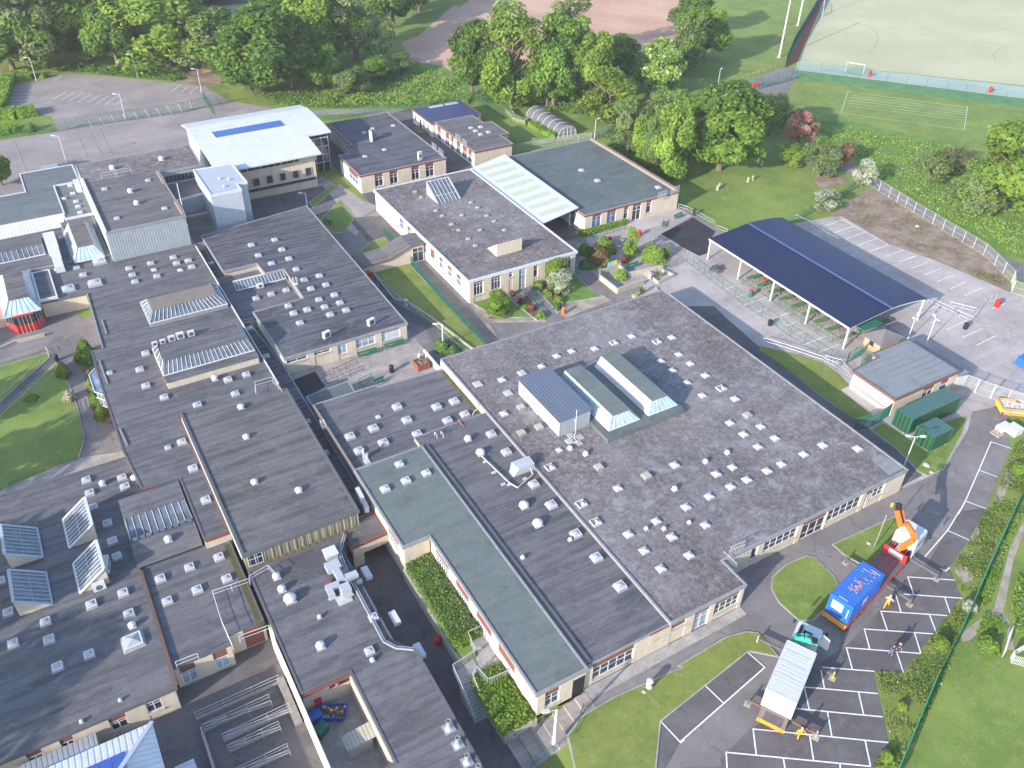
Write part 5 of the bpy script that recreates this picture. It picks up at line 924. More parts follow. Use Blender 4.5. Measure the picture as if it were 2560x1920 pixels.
tree('X',553,550,205,150,'light','slim bright green young tree in the paved garden','tree')
tree('E',1400,200,15,170,'light','bright green young tree beside the teaching block wall','tree'); tree('E',1420,240,90,180,'white','white blossoming small tree in front of the teaching block','tree'); tree('E',1008,375,230,160,'light','yellow green sapling on the small front lawn','tree')
bpx('shrub','olive domed shrub below the white blossom tree','E',1275,205,80,1.1,['leaf_brown','leaf_mid'],500); bpx('shrub','green rounded shrub beside the entrance path rail','E',1335,260,60,.9,LM,400,asp=1.5); bpx('shrub','dark red shrub beside the rounded green one','E',1385,265,45,.8,['leaf_purple','leaf_red'],300); bpx('shrub','bright green shrub at the end of the path bed','E',1405,300,70,.9,LM,400); bpx('shrub','dark green low bush by the orange bin','E',1395,335,50,.6,LD,300)
bpx('shrub','dark maroon ball shrub below the small window','E',1107,250,35,.8,['leaf_purple','leaf_red'],250); bpx('shrub','large maroon shrub in the triangular bed','E',1228,350,55,1.0,['leaf_purple','leaf_red'],350); bpx('shrub','small maroon shrub at the top of the triangular bed','E',1165,300,45,.7,['leaf_purple','leaf_red'],250); bpx('shrub','yellow green shrub at the tip of the triangular bed','E',1290,390,75,.7,LM,400); bpx('shrub','green low planting in the middle of the triangular bed','E',1190,325,80,.5,LM,350)
bpx('shrub','green shrub clump around the white lamp post in the bank corner','E',655,600,100,1.3,LD+['leaf_yellow'],1000,asp=1.2); bpx('shrub','mixed low planting right of the lamp post','E',720,610,110,.7,['leaf_brown','leaf_mid','leaf_yellow'],700)
bpx('shrub','large clipped dome bush at the path corner','D',560,660,135,2.6,LD,2600,asp=1.3); bpx('shrub','light green loose shrub on the lawn edge','D',410,760,85,1.5,LM,1200,asp=1.6); bpx('shrub','pink and white flowering shrub beside the path','D',450,925,80,1.2,['leaf_mid','blossom','leaf_pink'],900); bpx('shrub','low green tuft in the lawn','D',205,920,90,.5,LM,400)
bpx('shrub','small yellow shrub by the white bay window','D',570,760,30,.6,['leaf_yellow'],200); bpx('shrub','yellow green shrub in the bed below the bay window','D',575,835,45,.8,['leaf_yellow','leaf_light'],300); bpx('shrub','tiny yellow shrub above the long dark bush','D',595,865,30,.5,['leaf_yellow'],200); bpx('shrub','long dark green bush against the wall','D',625,950,80,1.6,LD,1300,asp=1.6,rz=.2); bpx('shrub','bright green bush at the end of the wall bed','D',650,1035,80,1.2,LM,900)
for i,(k,x,y,wp,h,m,lb) in enumerate((('I',1680,870,100,1.0,['leaf_yellow','leaf_mid'],'yellow green scrub against the long green fence beside the bays'),('I',1330,1600,80,.8,['leaf_yellow','leaf_mid'],'yellow green scrub at the bottom of the weedy verge'),('I',1430,1270,60,.5,LM,'low green scrub in the middle of the weedy verge'),('I',1860,640,90,1.0,['leaf_grey','blossom'],'pale flowering weeds on the fence line by the path fork'),('I',1980,880,130,1.0,LM,'green bramble clump outside the fence by the dirt path'),('F',2190,1380,120,.8,LM,'low scrub on the verge above the parallel bays'))):
    bpx('shrub',lb,k,x,y,wp,h,m,900,.1)
# hedges
def hedge(label,pts,wd,h,mats,dens=38,z=0,size=.13,group=None,name='hedge'):
    pts=[Vector((p.x,p.y,z)) for p in pts]; o3=pts[0].copy(); rng=np.random.RandomState(len(label)); P=[];Dn=[]; core=MB()
    for a,b in zip(pts,pts[1:]):
        L_=(b-a).length; d=(b-a).normalized(); nn=Vector((-d.y,d.x,0)); n=int(L_*(wd+2*h)*dens/2)
        for _ in range(n):
            t=rng.rand()*L_; u=rng.rand()*(wd+2*h)
            if u<h: off,zz,nv=-wd/2,u,-nn
            elif u<h+wd: off,zz,nv=u-h-wd/2,h,Vector((0,0,1))
            else: off,zz,nv=wd/2,u-h-wd,nn
            p=a+d*t+nn*off; bump=.1*math.sin(t*2.1)+.06*math.sin(t*5); P.append((p.x+rng.normal(0,.07),p.y+rng.normal(0,.07),z+zz*(1+bump*.6)+rng.normal(0,.06))); Dn.append((nv.x,nv.y,nv.z+.3))
        core.beam(a+Vector((0,0,h*.46)),b+Vector((0,0,h*.46)),wd*.88,h*.9)
    r=thing(name,label,'hedge',o3,group=group); P=np.array(P)-np.array(o3); link('foliage',leafmesh('hedge_mesh',P,np.array(Dn),size,mats,rng=rng),r); core.build('stems',mats[0],r)
    return r
PXL=lambda k,s,z=0:[at(*p,z) for p in T(k,s)]
hedge('bright clipped hedge curving round the left car park bays',PXL('A','200,500 60,520 20,600 0,680 -60,760'),3.4,1.7,LH,30,size=.2); hedge('thick bright hedge along the road at the far left',PXL('A','-40,760 110,750 235,730'),4.2,1.6,LH,30,size=.2); hedge('lower hedge along the green fence at the far left',PXL('A','-60,870 60,850 130,830'),3.4,1.4,LH,26,size=.2)
bpx('shrub','rounded clipped bush at the end of the lower hedge','A',195,840,75,1.5,LM,700,size=.2); bpx('shrub','small bright bush by the car park lamp post','A',280,500,45,1.0,['leaf_yellow','leaf_light'],300,size=.2)
hedge('clipped yellow green hedge under the green hall windows',PXL('B','1545,1520 1690,1475 1830,1435'),1.6,1.0,['leaf_mid','leaf_yellow'],30)
hedge('hedge in front of the polytunnel',PXL('B','1230,810 1300,860 1395,890'),2.0,1.2,LM,20,size=.18); 
hedge('row of garden shrubs beside the plant beds',PXL('B','1075,720 1130,780 1200,800'),1.3,1.2,['leaf_grey','blossom'],20,size=.16)
# the big planted banks south of the green roof
bush('hedge_bank','long grey green clipped bank under the white windows',(23.75,52.6,-.4),1.45,5.7,1.2,['leaf_grey','leaf_mid','leaf_hedge'],9000,.1,0,3,'hedge','box'); bush('shrub','loose bright green bush beside the stair landing',(23.4,47.4,-.3),1.1,1.0,1.3,LM,1100,.12,0,5); bush('hedge_bank','bright green leafy bank below the stair landing',(23.5,40.0,-.7),1.55,3.2,1.0,LH,4600,.11,0,4,'hedge','box')
# rough grass, cow parsley and weeds: nobody could count them
def tufts(name,label,polys,n,h,mats,size,z=0,seed=0,weights=None):
    rng=np.random.RandomState(seed); P=[]
    for k,s,cnt in polys:
        pl=[at(*p,z) for p in T(k,s)]; xs=[p.x for p in pl]; ys=[p.y for p in pl]
        m=0
        while m<cnt:
            x=rng.uniform(min(xs),max(xs),2000); y=rng.uniform(min(ys),max(ys),2000); ins=np.zeros(2000,bool); j=len(pl)-1
            for i in range(len(pl)):
                xi,yi,xj,yj=xs[i],ys[i],xs[j],ys[j]; c=((yi>y)!=(yj>y))&(x<(xj-xi)*(y-yi)/(yj-yi+1e-9)+xi); ins^=c; j=i
            q=np.stack([x[ins],y[ins]],1)
            cl=np.sin(q[:,0]*.55+seed)*np.cos(q[:,1]*.47)+.5*np.sin(q[:,0]*1.3+q[:,1]); q=q[(cl+rng.normal(0,.5,len(q)))>-.1]; P.append(q); m+=len(q)
    q=np.concatenate(P); lump=.5+.5*np.sin(q[:,0]*.8)*np.cos(q[:,1]*.7+seed); hh=rng.uniform(.05,1,len(q))*h*(.45+lump); p=np.stack([q[:,0],q[:,1],z+hh],1)
    mi=rng.choice(len(mats),len(q),p=weights) ; d=np.tile(np.array([-.2,-.1,1.]),(len(q),1)); o3=Vector((p[0][0],p[0][1],z))
    link(name,leafmesh(name+'_mesh',p-np.array(o3),d,size,mats,mi,jit=.9,rng=rng),None,o3,label,'grass',None,'stuff')
tufts('bank_grass','rough grass and cow parsley on the bank above the path',[('C','860,770 1000,800 1400,880 1800,960 1830,1100 1900,1400 2000,1560 1660,1370 1230,1110 1110,1000 880,830',13000),('C','1900,1400 2212,1250 2400,1400 2212,1659 2100,1620',5000)],0,.5,['leaf_mid','leaf_light','blossom','leaf_grey'],.15,seed=1,weights=[.4,.4,.03,.17])
tufts('bank_grass','tall rough grass on the bank behind the white hall',[('B','-250,480 0,500 400,450 650,480 850,620 800,700 640,680 300,690 0,690 -250,690',14000)],0,.8,['leaf_mid','leaf_light','leaf_grey'],.22,seed=2,weights=[.45,.4,.15])
tufts('verge_weeds','weedy verge between the parking bays and the green fence',[('I','1960,0 2140,0 1980,330 1880,600 1780,880 1620,1200 1420,1659 1225,1659 1345,1502 1262,1045 1440,1045 1812,560 1740,372 1870,190',6000),('F','2140,1230 2212,1170 2212,1659 2130,1659 1990,1659 2060,1450',2500)],0,.3,['leaf_mid','leaf_light','leaf_grey','leaf_brown','blossom'],.085,seed=3,weights=[.33,.36,.15,.14,.02])
tufts('path_side_grass','long grass along the dirt path outside the green fence',[('I','2140,30 2200,30 2110,230 2040,440 1990,600 1880,710 1800,780 1740,1000 1500,1500 1420,1620 1440,1500 1800,820 1900,600 2000,350',3500),('I','2160,440 2212,300 2212,800 2150,780 2125,650',1800),('I','1960,660 2060,680 2100,780 1990,820 1900,800',1500)],0,.3,['leaf_mid','leaf_dark','leaf_light','blossom'],.09,seed=4,weights=[.45,.13,.4,.02])
tufts('soil_weeds','scattered weeds on the bare soil bank',[('C','1210,1215 1400,1300 1990,1640 1550,1630 1300,1500 1080,1400',1500),('F','1650,20 2100,130 2100,200 1950,150',400)],0,.2,['leaf_mid','leaf_brown','leaf_pink'],.12,seed=5,weights=[.45,.45,.1])
tufts('under_growth','shaded undergrowth and brambles beneath the tree belt',[('A','300,480 420,420 700,430 900,460 1150,470 1250,500 1120,525 700,485 420,460',3500),('V','560,205 640,190 760,205 860,215 760,235 600,232',3000),('B','850,600 1000,560 1500,600 1700,700 1720,780 1550,740 1200,690 900,660',5000),('B','1650,880 1750,800 1900,950 2180,1190 2170,1250 2000,1170 1750,960',2500)],0,.7,['leaf_dark','leaf_mid','leaf_grey'],.22,seed=7,weights=[.5,.35,.15])
# ================================================================== fences
def fence(name,label,pts,h,mat,step=2.5,wire=.16,z=0,wr=.012,rails=(0.02,.5,.98),post=.06,cat='fence',group=None,solid=False,posts_up=0):
    P=[Vector((p[0],p[1],z if len(p)<3 else p[2])) if not isinstance(p,Vector) else Vector((p.x,p.y,z)) for p in pts]
    r=thing(name,label,cat,P[0],group=group); m=MB(); np_=0
    for a,b in zip(P,P[1:]):
        L_=(b-a).length; n=max(1,int(round(L_/step)))
        for i in range(n+1 if b is P[-1] else n):
            q=a.lerp(b,i/n); MBp=MB().box(q.x-post/2,q.y-post/2,q.z-.1,q.x+post/2,q.y+post/2,q.z+h+posts_up)
            if np_<95: MBp.build('post',mat,r)
            np_+=1
        if rails:
            for t in rails: m.beam(a+Vector((0,0,h*t)),b+Vector((0,0,h*t)),.03,.03)
        if wire:
            k=int(L_/wire)
            for i in range(1,k): 
                q=a.lerp(b,i/k); m.add([(q.x-wr,q.y,q.z+.03),(q.x+wr,q.y,q.z+.03),(q.x+wr,q.y,q.z+h-.02),(q.x-wr,q.y,q.z+h-.02)],[(0,1,2,3)]); m.add([(q.x,q.y-wr,q.z+.03),(q.x,q.y+wr,q.z+.03),(q.x,q.y+wr,q.z+h-.02),(q.x,q.y-wr,q.z+h-.02)],[(0,1,2,3)])
    if m.v: m.build('mesh_panel',mat,r)
    return r
fence('mesh_fence','long green mesh fence between the weedy verge and the dirt path',PXL('I','2148,0 2080,170 1990,350 1880,600 1780,830 1640,1100 1560,1290 1405,1659 1330,1850')and [at('F',2300,1400)]+PXL('I','2148,0 1990,350 1880,600 1780,830 1640,1100 1405,1659 1330,1850'),2.0,'green_paint',2.5,.09,wr=.014)
fence('mesh_fence','green mesh fence beside the grass bank and entrance path',PXL('B','280,1500 430,1659')+PXL('E','520,130 690,330 930,575'),1.4,'green_paint',2.5,.1,wr=.014)
fence('mesh_fence','tall green fence round the left of the playground',PXL('A','-100,905 0,895 370,848 500,820 1130,735 1240,712 1320,690 1480,662'),2.4,'green_paint',2.6,.18); fence('mesh_fence','short green fence panels by the paved corner',PXL('A','1310,640 1385,750'),2.4,'green_paint',1.5,.35)
fence('mesh_fence','green fence along the bank path behind the classrooms',PXL('B','-250,790 0,765 235,725 400,725 460,715 650,665 880,650 1020,735 1070,760'),1.9,'green_paint',3,.2)
fence('pitch_fence','high green mesh fence along the near side of the sand pitch',PXL('C','755,455 1200,520 1700,605 2212,685 2600,750'),3.0,'green_paint',5,.35,wr=.01); fence('pitch_fence','green entrance fence joining the pitch corner',PXL('C','340,572 480,585 560,560 680,530 745,505'),2.8,'green_paint',3,.18); fence('pitch_fence','dark blue green screened fence up the left side of the pitch',PXL('C','675,435 720,320 850,100 905,0 960,-100'),3.2,'blue_fence',3,.05,wr=.02)
fence('lawn_fence','low green mesh fence between lawn and soil bank',PXL('C','700,1428 780,1410 880,1350 960,1320 1050,1265 1120,1210 1215,1190'),1.7,'green_paint',2.5,.16)
fence('path_fence','grey steel fence of tall pale posts beside the winding path',PXL('C','1215,1190 1340,1270 1500,1370 1750,1520 1950,1640')+PXL('F','2020,60 2130,170 2130,235'),2.2,'galv',2.4,.2,wr=.01,post=.09)
fence('palisade_fence','galvanised palisade fence left of the double gates',PXL('F','1745,865 1820,850 1890,875'),2.3,'galv',2.5,.16,wr=.035); fence('palisade_fence','galvanised palisade fence right of the double gates',PXL('F','2095,950 2212,990 2400,1060'),2.4,'galv',2.5,.16,wr=.035)
fence('palisade_fence','grey palisade fence behind the classroom gardens',PXL('B','1110,1000 1240,955 1400,915 1450,905 1625,870 1740,820')and PXL('B','1105,995 1180,970 1310,945 1400,930 1450,920 1615,905 1740,850'),1.8,'galv',2.5,.2,wr=.03)
for i,(s,lb) in enumerate((('1895,880 1995,915','left leaf of the galvanised double gates'),('1998,916 2095,948','right leaf of the galvanised double gates'))):
    fence('gate',lb,PXL('F',s),2.3,'galv',3.5,.14,wr=.02,post=.12,cat='gate',rails=(.03,.45,.97))
fence('kissing_gate','leaning grey steel barrier panel at the dirt path fork',PXL('I','2118,800 2072,945'),1.3,'galv',3,.15,wr=.03,cat='gate')
fence('kissing_gate','grey steel barrier at the right edge beyond the path fork',PXL('I','2210,900 2125,950')+PXL('I','2130,985 2230,1010'),1.2,'galv',3,.15,wr=.03,cat='gate')
fence('gate','pale steel gate at the far end of the path fence',PXL('F','2130,235 2212,262 2330,300'),2.2,'galv',3,.15,wr=.02,cat='gate')
fence('dining_fence','line of green fence posts along the front of the dining yard',PXL('F','45,40 80,65 118,95 152,122 192,155 270,212 350,270 435,330 522,388 615,450 705,515 795,572 878,625 960,672 1070,690'),2.0,'green_paint',3.2,.3,wr=.008)
fence('dining_fence','inner row of green posts under the dining canopy',PXL('X','1470,480 1660,520 1800,840')and PXL('F','400,180 500,220 680,360 775,430 870,490 975,560'),1.6,'green_paint',3.2,.3,wr=.008)
fence('dining_fence','green fence panel beside the timber hut',PXL('F','1070,690 1160,640 1215,690 1150,740'),2.0,'green_paint',1.6,.12)
fence('mesh_fence','slanting green mesh panels beside the green containers',PXL('F','1115,1120 1230,1095 1280,1070 1365,1010'),2.2,'green_paint',1.4,.08,wr=.015)
fence('pitch_rail','low timber post rail beside the pitch path',PXL('C','280,560 400,510 540,460 650,415'),.9,'wood_pale',2.5,0,rails=(.6,.95))
for i,(s,lb) in enumerate((('X','crowd barrier')for _ in())): pass
def rail(label,pts,h=1.0,mat='steel',step=1.8,z=0,name='handrail',mids=(.5,),r_=.03):
    P=[Vector((p[0],p[1],p[2] if len(p)>2 and not isinstance(p,Vector) else z)) if not isinstance(p,Vector) else Vector((p.x,p.y,z)) for p in pts]; b=MB()
    for a,c in zip(P,P[1:]):
        L_=(c-a).length; n=max(1,int(L_/step))
        for i in range(n+1): q=a.lerp(c,i/n); b.tube(q,q+Vector((0,0,h)),r_,6)
        b.tube(a+Vector((0,0,h)),c+Vector((0,0,h)),r_,6)
        for t in mids: b.tube(a+Vector((0,0,h*t)),c+Vector((0,0,h*t)),r_*.8,6)
    return b.build(name,mat,None,label=label,cat='railing')
rail('galvanised railing along the lawn by the black tarmac patch',PXL('X','1085,10 1180,40 1280,90 1370,140 1460,190 1510,250 1620,290'),1.0,'galv',1.2); rail('long galvanised guard rail beside the wedge of grass',PXL('F','530,562 660,600 780,640 915,685 1000,730 1090,800'),1.0,'galv',2)
rail('short doubled steel barrier by the grass wedge tip',PXL('F','925,680 1030,710 1090,780'),1.1,'galv',.5); rail('steel barrier framing the far end of the canopy',PXL('F','1590,300 1720,360 1870,430 1930,340'),1.0,'galv',1.5); rail('steel cycle barrier near the red litter bin',PXL('F','1730,330 1890,370 1920,330 2030,275'),1.0,'galv',1.5)
rail('thin white rail behind the canopy over the lawn side',PXL('C','735,1415 830,1460 920,1520 1010,1570'),1.1,'galv',2)
rail('black railing along the passage beside the classroom block',PXL('E','190,130 260,200 340,310 400,370 520,440 610,500'),1.0,'bin_black',1.6); rail('green railing beside the lamp post planting',PXL('E','600,500 700,570 800,620 660,650 610,620'),1.0,'green_paint',1.6)
rail('long dark double handrail up the paved ramp, upper one',PXL('Y','440,590 600,520 860,395'),1.0,'bin_black',1.7); rail('lower dark handrail beside the paved ramp',PXL('Y','495,660 640,600 780,540 930,480'),1.0,'bin_black',1.7); rail('green handrail at the steps of the paved court',PXL('Y','880,640 1020,570')+PXL('Y','930,690 900,650'),1.1,'green_paint',1.2)
rail('green rail beside the entrance ramp of the gravel block',PXL('E','1150,215 1260,310 1330,395'),.9,'green_paint',1.5); rail('second green rail on the right of the entrance ramp',PXL('E','1225,215 1310,300 1400,350'),.9,'green_paint',1.5)
rail('green rail on the steps of the paved garden',PXL('X','905,690 1080,640'),1.0,'green_paint',1.2); rail('green hoop rail beside the hall hedge',PXL('X','60,360 300,300 500,235'),.8,'green_paint',1.2)
rail('timber post and rail edging along the top lawn path',PXL('D','0,700 130,660 300,605 320,640'),.6,'wood_pale',1.8); rail('timber rail along the lawn diagonal path',PXL('D','360,700 240,810 120,920 0,1030'),.6,'wood_pale',1.8); rail('timber edging rail on the far side of the diagonal path',PXL('D','260,690 150,790 20,900'),.5,'wood_pale',1.8); rail('dark timber edging rail round the lower lawn',PXL('D','485,950 545,1180 490,1310 290,1385 60,1480'),.5,'bark',2.2)
rail('green handrail at the foot of the west path',PXL('D','630,1100 665,1230'),1.0,'green_paint',1.2)
# ================================================================== stairs, ramps and walls
r=thing('entrance_stair','grey steel landing and stair down to the lower passage','stairs',(22.5,43,LOW))
b=MB(); b.prism([(21.0,44.6),(21.0,42.9),(22.2,42.9),(22.6,43.3),(23.1,41.6),(25.35,41.6),(25.35,47.3),(23.9,47.3),(23.9,45.0)],-.2,0.07,0); b.build('landing','concrete',r)
b=MB()
for i in range(10): b.box(20.7,42.6-i*.3,-2,22.0,42.9-i*.3,-.18-i*.18)
b.build('steps','concrete',r)
def balus(pts,h=1.05,nm='balustrade'):
    b=MB()
    for a,c in zip(pts,pts[1:]):
        a=Vector(a);c=Vector(c); b.beam(a+Vector((0,0,h)),c+Vector((0,0,h)),.06,.06); b.beam(a+Vector((0,0,.1)),c+Vector((0,0,.1)),.04,.04); n=max(1,int((c-a).length/.16))
        for i in range(n+1): q=a.lerp(c,i/n); b.beam(q+Vector((0,0,.1)),q+Vector((0,0,h)),.028,.028)
    b.build(nm,'galv',r)
balus([(25.2,47.3,0),(23.9,47.3,0),(23.6,45.1,0),(20.9,44.7,0),(20.7,42.9,0),(20.7,39.8,-1.95)]); balus([(25.2,41.6,0),(23.1,41.7,0),(22.8,43.5,0),(22.05,42.9,0),(22.05,39.7,-1.95)]); MB().box(24.2,45.4,0,24.5,45.7,.15).build('litter','white',r)
b=MB(); b.box(22.05,36.7,LOW,22.35,58.7,-.35); b.box(22.35,36.62,LOW,25.4,36.9,-.3); b.build('retaining_wall','stone',None,label='low concrete retaining wall along the lower passage under the planting',cat='wall')
b=MB()
for i in range(7): b.box(22.2+i*1.2,33.4,LOW-.2,23.4+i*1.2,36.6,-1.6+i*.275)
st=b.build('terrace_steps','pavers',None,label='broad paver steps climbing from the passage to the front path',cat='steps'); rail('thin rail across the broad paver steps',[(23,33.6,-1.7),(27.5,33.6,-.6),(29.6,35.4,-.1)],.95,'green_paint',1.8)
MB().box(24.6,36.9,-.3,30.6,37.0,.02).build('path_slab','concrete',None,kind='structure')
sheet('front_path',[(30.6,36.9),(30.6,33.6),(33,34),(50,35.3),(50,36.9)],.03,'asphalt'); sheet('front_path',[(30.7,36.9),(30.7,35.7),(50,35.9),(50,36.95)],.036,'concrete')
# wheelchair ramp court
r=thing('access_ramp','zigzag access ramp with double white handrails in the lower court','ramp',(2,50,LOW))
b=MB(); b.box(-1.5,52.8,LOW,6.5,53.1,LOW+.25); b.box(-1.2,51.3,LOW,5,51.5,LOW+.3); b.box(.1,49.4,LOW,6.4,49.8,LOW+.3); b.box(.2,48.2,LOW,4.9,48.4,LOW+.3); b.box(-1.5,40,LOW,-1.2,51.3,LOW+.3); b.box(6.2,47.8,LOW,6.9,53.2,LOW+.5); b.box(-1.2,45.6,LOW,4.9,45.9,LOW+.3); b.build('ramp_kerb','kerb_stone',r)
b=MB()
for y0,y1,x0,x1 in ((52.95,52.95,-1.5,6.4),(51.4,50.6,-1.2,5),(51.4,51.4,-1.2,5),(49.6,49.0,.1,6.3),(49.6,49.6,.1,6.3),(48.3,47.7,.2,4.9),(48.3,48.3,.2,4.9),(45.8,45.8,-1.2,4.9),(45.8,45.1,-1.2,4.9)):
    p,q=Vector((x0,y0,LOW+.25)),Vector((x1,y1,LOW+.35))
    for z in (.5,.95): b.tube(p+Vector((0,0,z)),q+Vector((0,0,z)),.022,6)
    for i in range(4): s_=p.lerp(q,i/3); b.tube(s_,s_+Vector((0,0,.95)),.02,6)
b.tube((-1.35,51.3,LOW+1.2),(-1.35,42,LOW+1.2),.035,6); b.build('handrail','galv',r)
# roof guard rails and gantries
def roofrail(label,pts,z,h=1.0,mat='white'):
    return rail(label,[(p.x,p.y,z) for p in pts],h,mat,1.6,z,'guard_rail',(.5,))
roofrail('white free standing guard rail on the ramp court roof',PXL('G','1600,440 1365,520 1420,700 1490,860',2.0),1.0); roofrail('white guard rail above the court doors',PXL('G','1730,740 1535,810',2.0),1.0); roofrail('small white rail above the left court window',PXL('G','1270,930 1130,985',1.8),1.0); roofrail('white rail beside the sports hall corner',PXL('G','1600,420 1720,350 1760,390',2.4),1.4,.9)
roofrail('white guard rail frame at the north edge of the sports hall',PXL('D','1645,880 1640,820 1750,790 1810,870',3.5),2.7,1.1)
for lb,k,s,z in (('white loft ladder hoops on the low north roof','E','625,1195 665,1190',2.5),('small white ladder hoops at the edge of the low north roof','D','2075,1115 2095,1110',2.5),('white ladder hoops on the classroom roof step','D','1895,190 1915,185',2.85)):
    P=PXL(k,s,z); b=MB()
    for p in P: b.tube(p,p+Vector((0,0,1.1)),.035,6); b.tube(p+Vector((0,.6,0)),p+Vector((0,.6,1.1)),.035,6); b.tube(p+Vector((0,0,1.1)),p+Vector((0,.6,1.1)),.035,6)
    b.box(P[0].x,P[0].y,z,P[1].x,P[0].y+.5,z+.12); b.build('roof_ladder','white',None,label=lb,cat='ladder')
# mesh safety screens standing on roof edges
def screen(label,k,s,z,h=1.2):
    P=PXL(k,s,z); b=MB(); a,c=P[0],P[1]; n=int((c-a).length/.2)
    for i in range(n+1): q=a.lerp(c,i/n); b.beam(q,q+Vector((0,0,h)),.025,.02)
    for t in (0,.5,1): b.beam(a+Vector((0,0,h*t)),c+Vector((0,0,h*t)),.06,.05)
    b.build('safety_screen','galv',None,label=label,cat='screen')
screen('grey mesh screen over the front door recess','I','312,292 408,250',3.3,1.3); screen('grey mesh screen on the roof step corner','I','352,398 268,320',2.4,1.3)
for i,(k,s,z,lb) in enumerate((('B','742,895 775,915',3.4,'left mesh screen over the small classroom door'),('B','785,925 815,945',3.4,'right mesh screen over the small classroom door'),('B','592,950 622,975',3.6,'left mesh screen on the dark classroom roof edge'),('B','632,985 665,1010',3.6,'right mesh screen on the dark classroom roof edge'),('B','2042,1280 2098,1262',3.6,'left mesh screen on the green hall corner'),('B','2125,1250 2180,1230',3.6,'right mesh screen on the green hall corner'))): screen(lb,k,s,z)
# masts and poles
def lamp(label,k,xb,yb,h,heads=1,mat='white',z=0,name='lamp_post',r0=.07,dirn=(1,0),thick=1):
    p=at(k,xb,yb,z); r=thing(name,label,'lamp post',p); b=MB(); b.tube((0,0,0),(0,0,1.1),r0*1.3*thick,8); b.tube((0,0,1.1),(0,0,h),r0*thick,8,0,r0*.7*thick); b.build('pole',mat,r,local=True)
    for i in range(heads):
        a=Vector((dirn[0],dirn[1],0))*(1 if i==0 else -1); hb=MB(); hb.tube((0,0,h-.05),a*.7+Vector((0,0,h+.1)),.04,6); hb.beam(a*.6+Vector((0,0,h+.1)),a*1.25+Vector((0,0,h+.16)),.28,.14); hb.build('lamp_head','white_dirty' if mat!='white' else 'white',r,local=True)
    return r
lamp('thick white lamp post beside the broad paver steps','H',1375,1500,5.2,1,thick=2.2,dirn=(-1,.3)); lamp('white lamp post in the bank corner planting','E',663,595,4.2,1,thick=1.6,dirn=(-1,.4)); lamp('twin headed lamp post on the grass by the containers','F',1442,1345,4.6,2,dirn=(.8,-.5)); lamp('T headed lamp post left of the small grey block','F',1462,543,4.3,2,dirn=(.9,.3)); lamp('lamp post with lights and speaker behind the small grey block','F',1583,565,4.5,2,dirn=(.3,.6))
lamp('car park lamp post beside the left hedge','A',235,520,5.5,dirn=(-1,.5)); lamp('car park lamp post behind the long green fence','A',808,765,5.5,dirn=(-1,.5)); lamp('car park lamp post half hidden by planting','A',885,500,5.5,dirn=(-1,.5)); lamp('car park lamp post beside the paved corner','A',1297,595,5.5,dirn=(-1,.5)); lamp('playground lamp post beside the flat roofs','A',430,1050,5.6,dirn=(-1,.5)); lamp('short white lamp by the white hall corner','A',1975,1325,2.6,thick=1.4,dirn=(-1,.3)); lamp('slim lamp post behind the green hall','B',1635,905,4.6,dirn=(1,.2)); lamp('slim lamp post by the chestnut and pitch path','C',243,552,4,dirn=(.7,.3)); 
for k,x,y,lb in (('C',637,370,'tall white floodlight mast at the near pitch corner'),('C',757,165,'second white floodlight mast further up the pitch')):
    p=at(k,x,y); r=thing('floodlight_mast',lb,'floodlight',p); MB().tube((0,0,0),(0,0,18),.26,10,0,.12).build('mast','white',r,local=True); b=MB(); b.beam((-.8,0,18),(.8,0,18),.1,.1)
    for i in range(3): b.box(-.9+i*.65,-.25,17.7,-.4+i*.65,.25,18.1)
    b.build('floodlight','galv',r,local=True); MB().box(-.6,-.6,0,.6,.6,.12).build('base','concrete',r,local=True)
def pole(label,p,h,rr=.05,lean=(0,0),mat='white',cat='pole',name='flag_pole'): 
    b=MB(); p=Vector(p); b.tube(p,p+Vector((lean[0],lean[1],h)),rr,8,0,rr*.6); b.tube(p,p+Vector((0,0,.12)),rr*3,8); b.build(name,mat,None,label=label,cat=cat)
pole('white flag pole fixed to the side of the ribbed metal hall',(19.9,139.5,4.4),7.5,.09,(0,0))
p=at('E',1508,1180,3.3); r=thing('roof_mast','slim white mast on square ballast slabs on the gravel roof','mast',p); MB().tube((0,0,.1),(0,0,4.6),.035,8).build('mast','white',r,local=True); b=MB()
for a,c in ((-1,0),(1,0),(0,1),(0,-1)): b.box(a*.75-.42,c*.75-.42,.0,a*.75+.42,c*.75+.42,.1)
b.beam((-1,0,.14),(1,0,.14),.08,.05); b.beam((0,-1,.145),(0,1,.145),.08,.05); b.build('ballast_slab','white_dirty',r,local=True)
p=at('I',1245,245); b=MB(); b.tube(p,p+Vector((0,0,5.2)),.06,8); b.tube(p+Vector((0,0,2.2)),p+Vector((0,0,2.3)),.09,8); b.build('scaffold_pole','steel',None,label='slender grey pole standing on the grass beside the crane lorry',cat='pole')
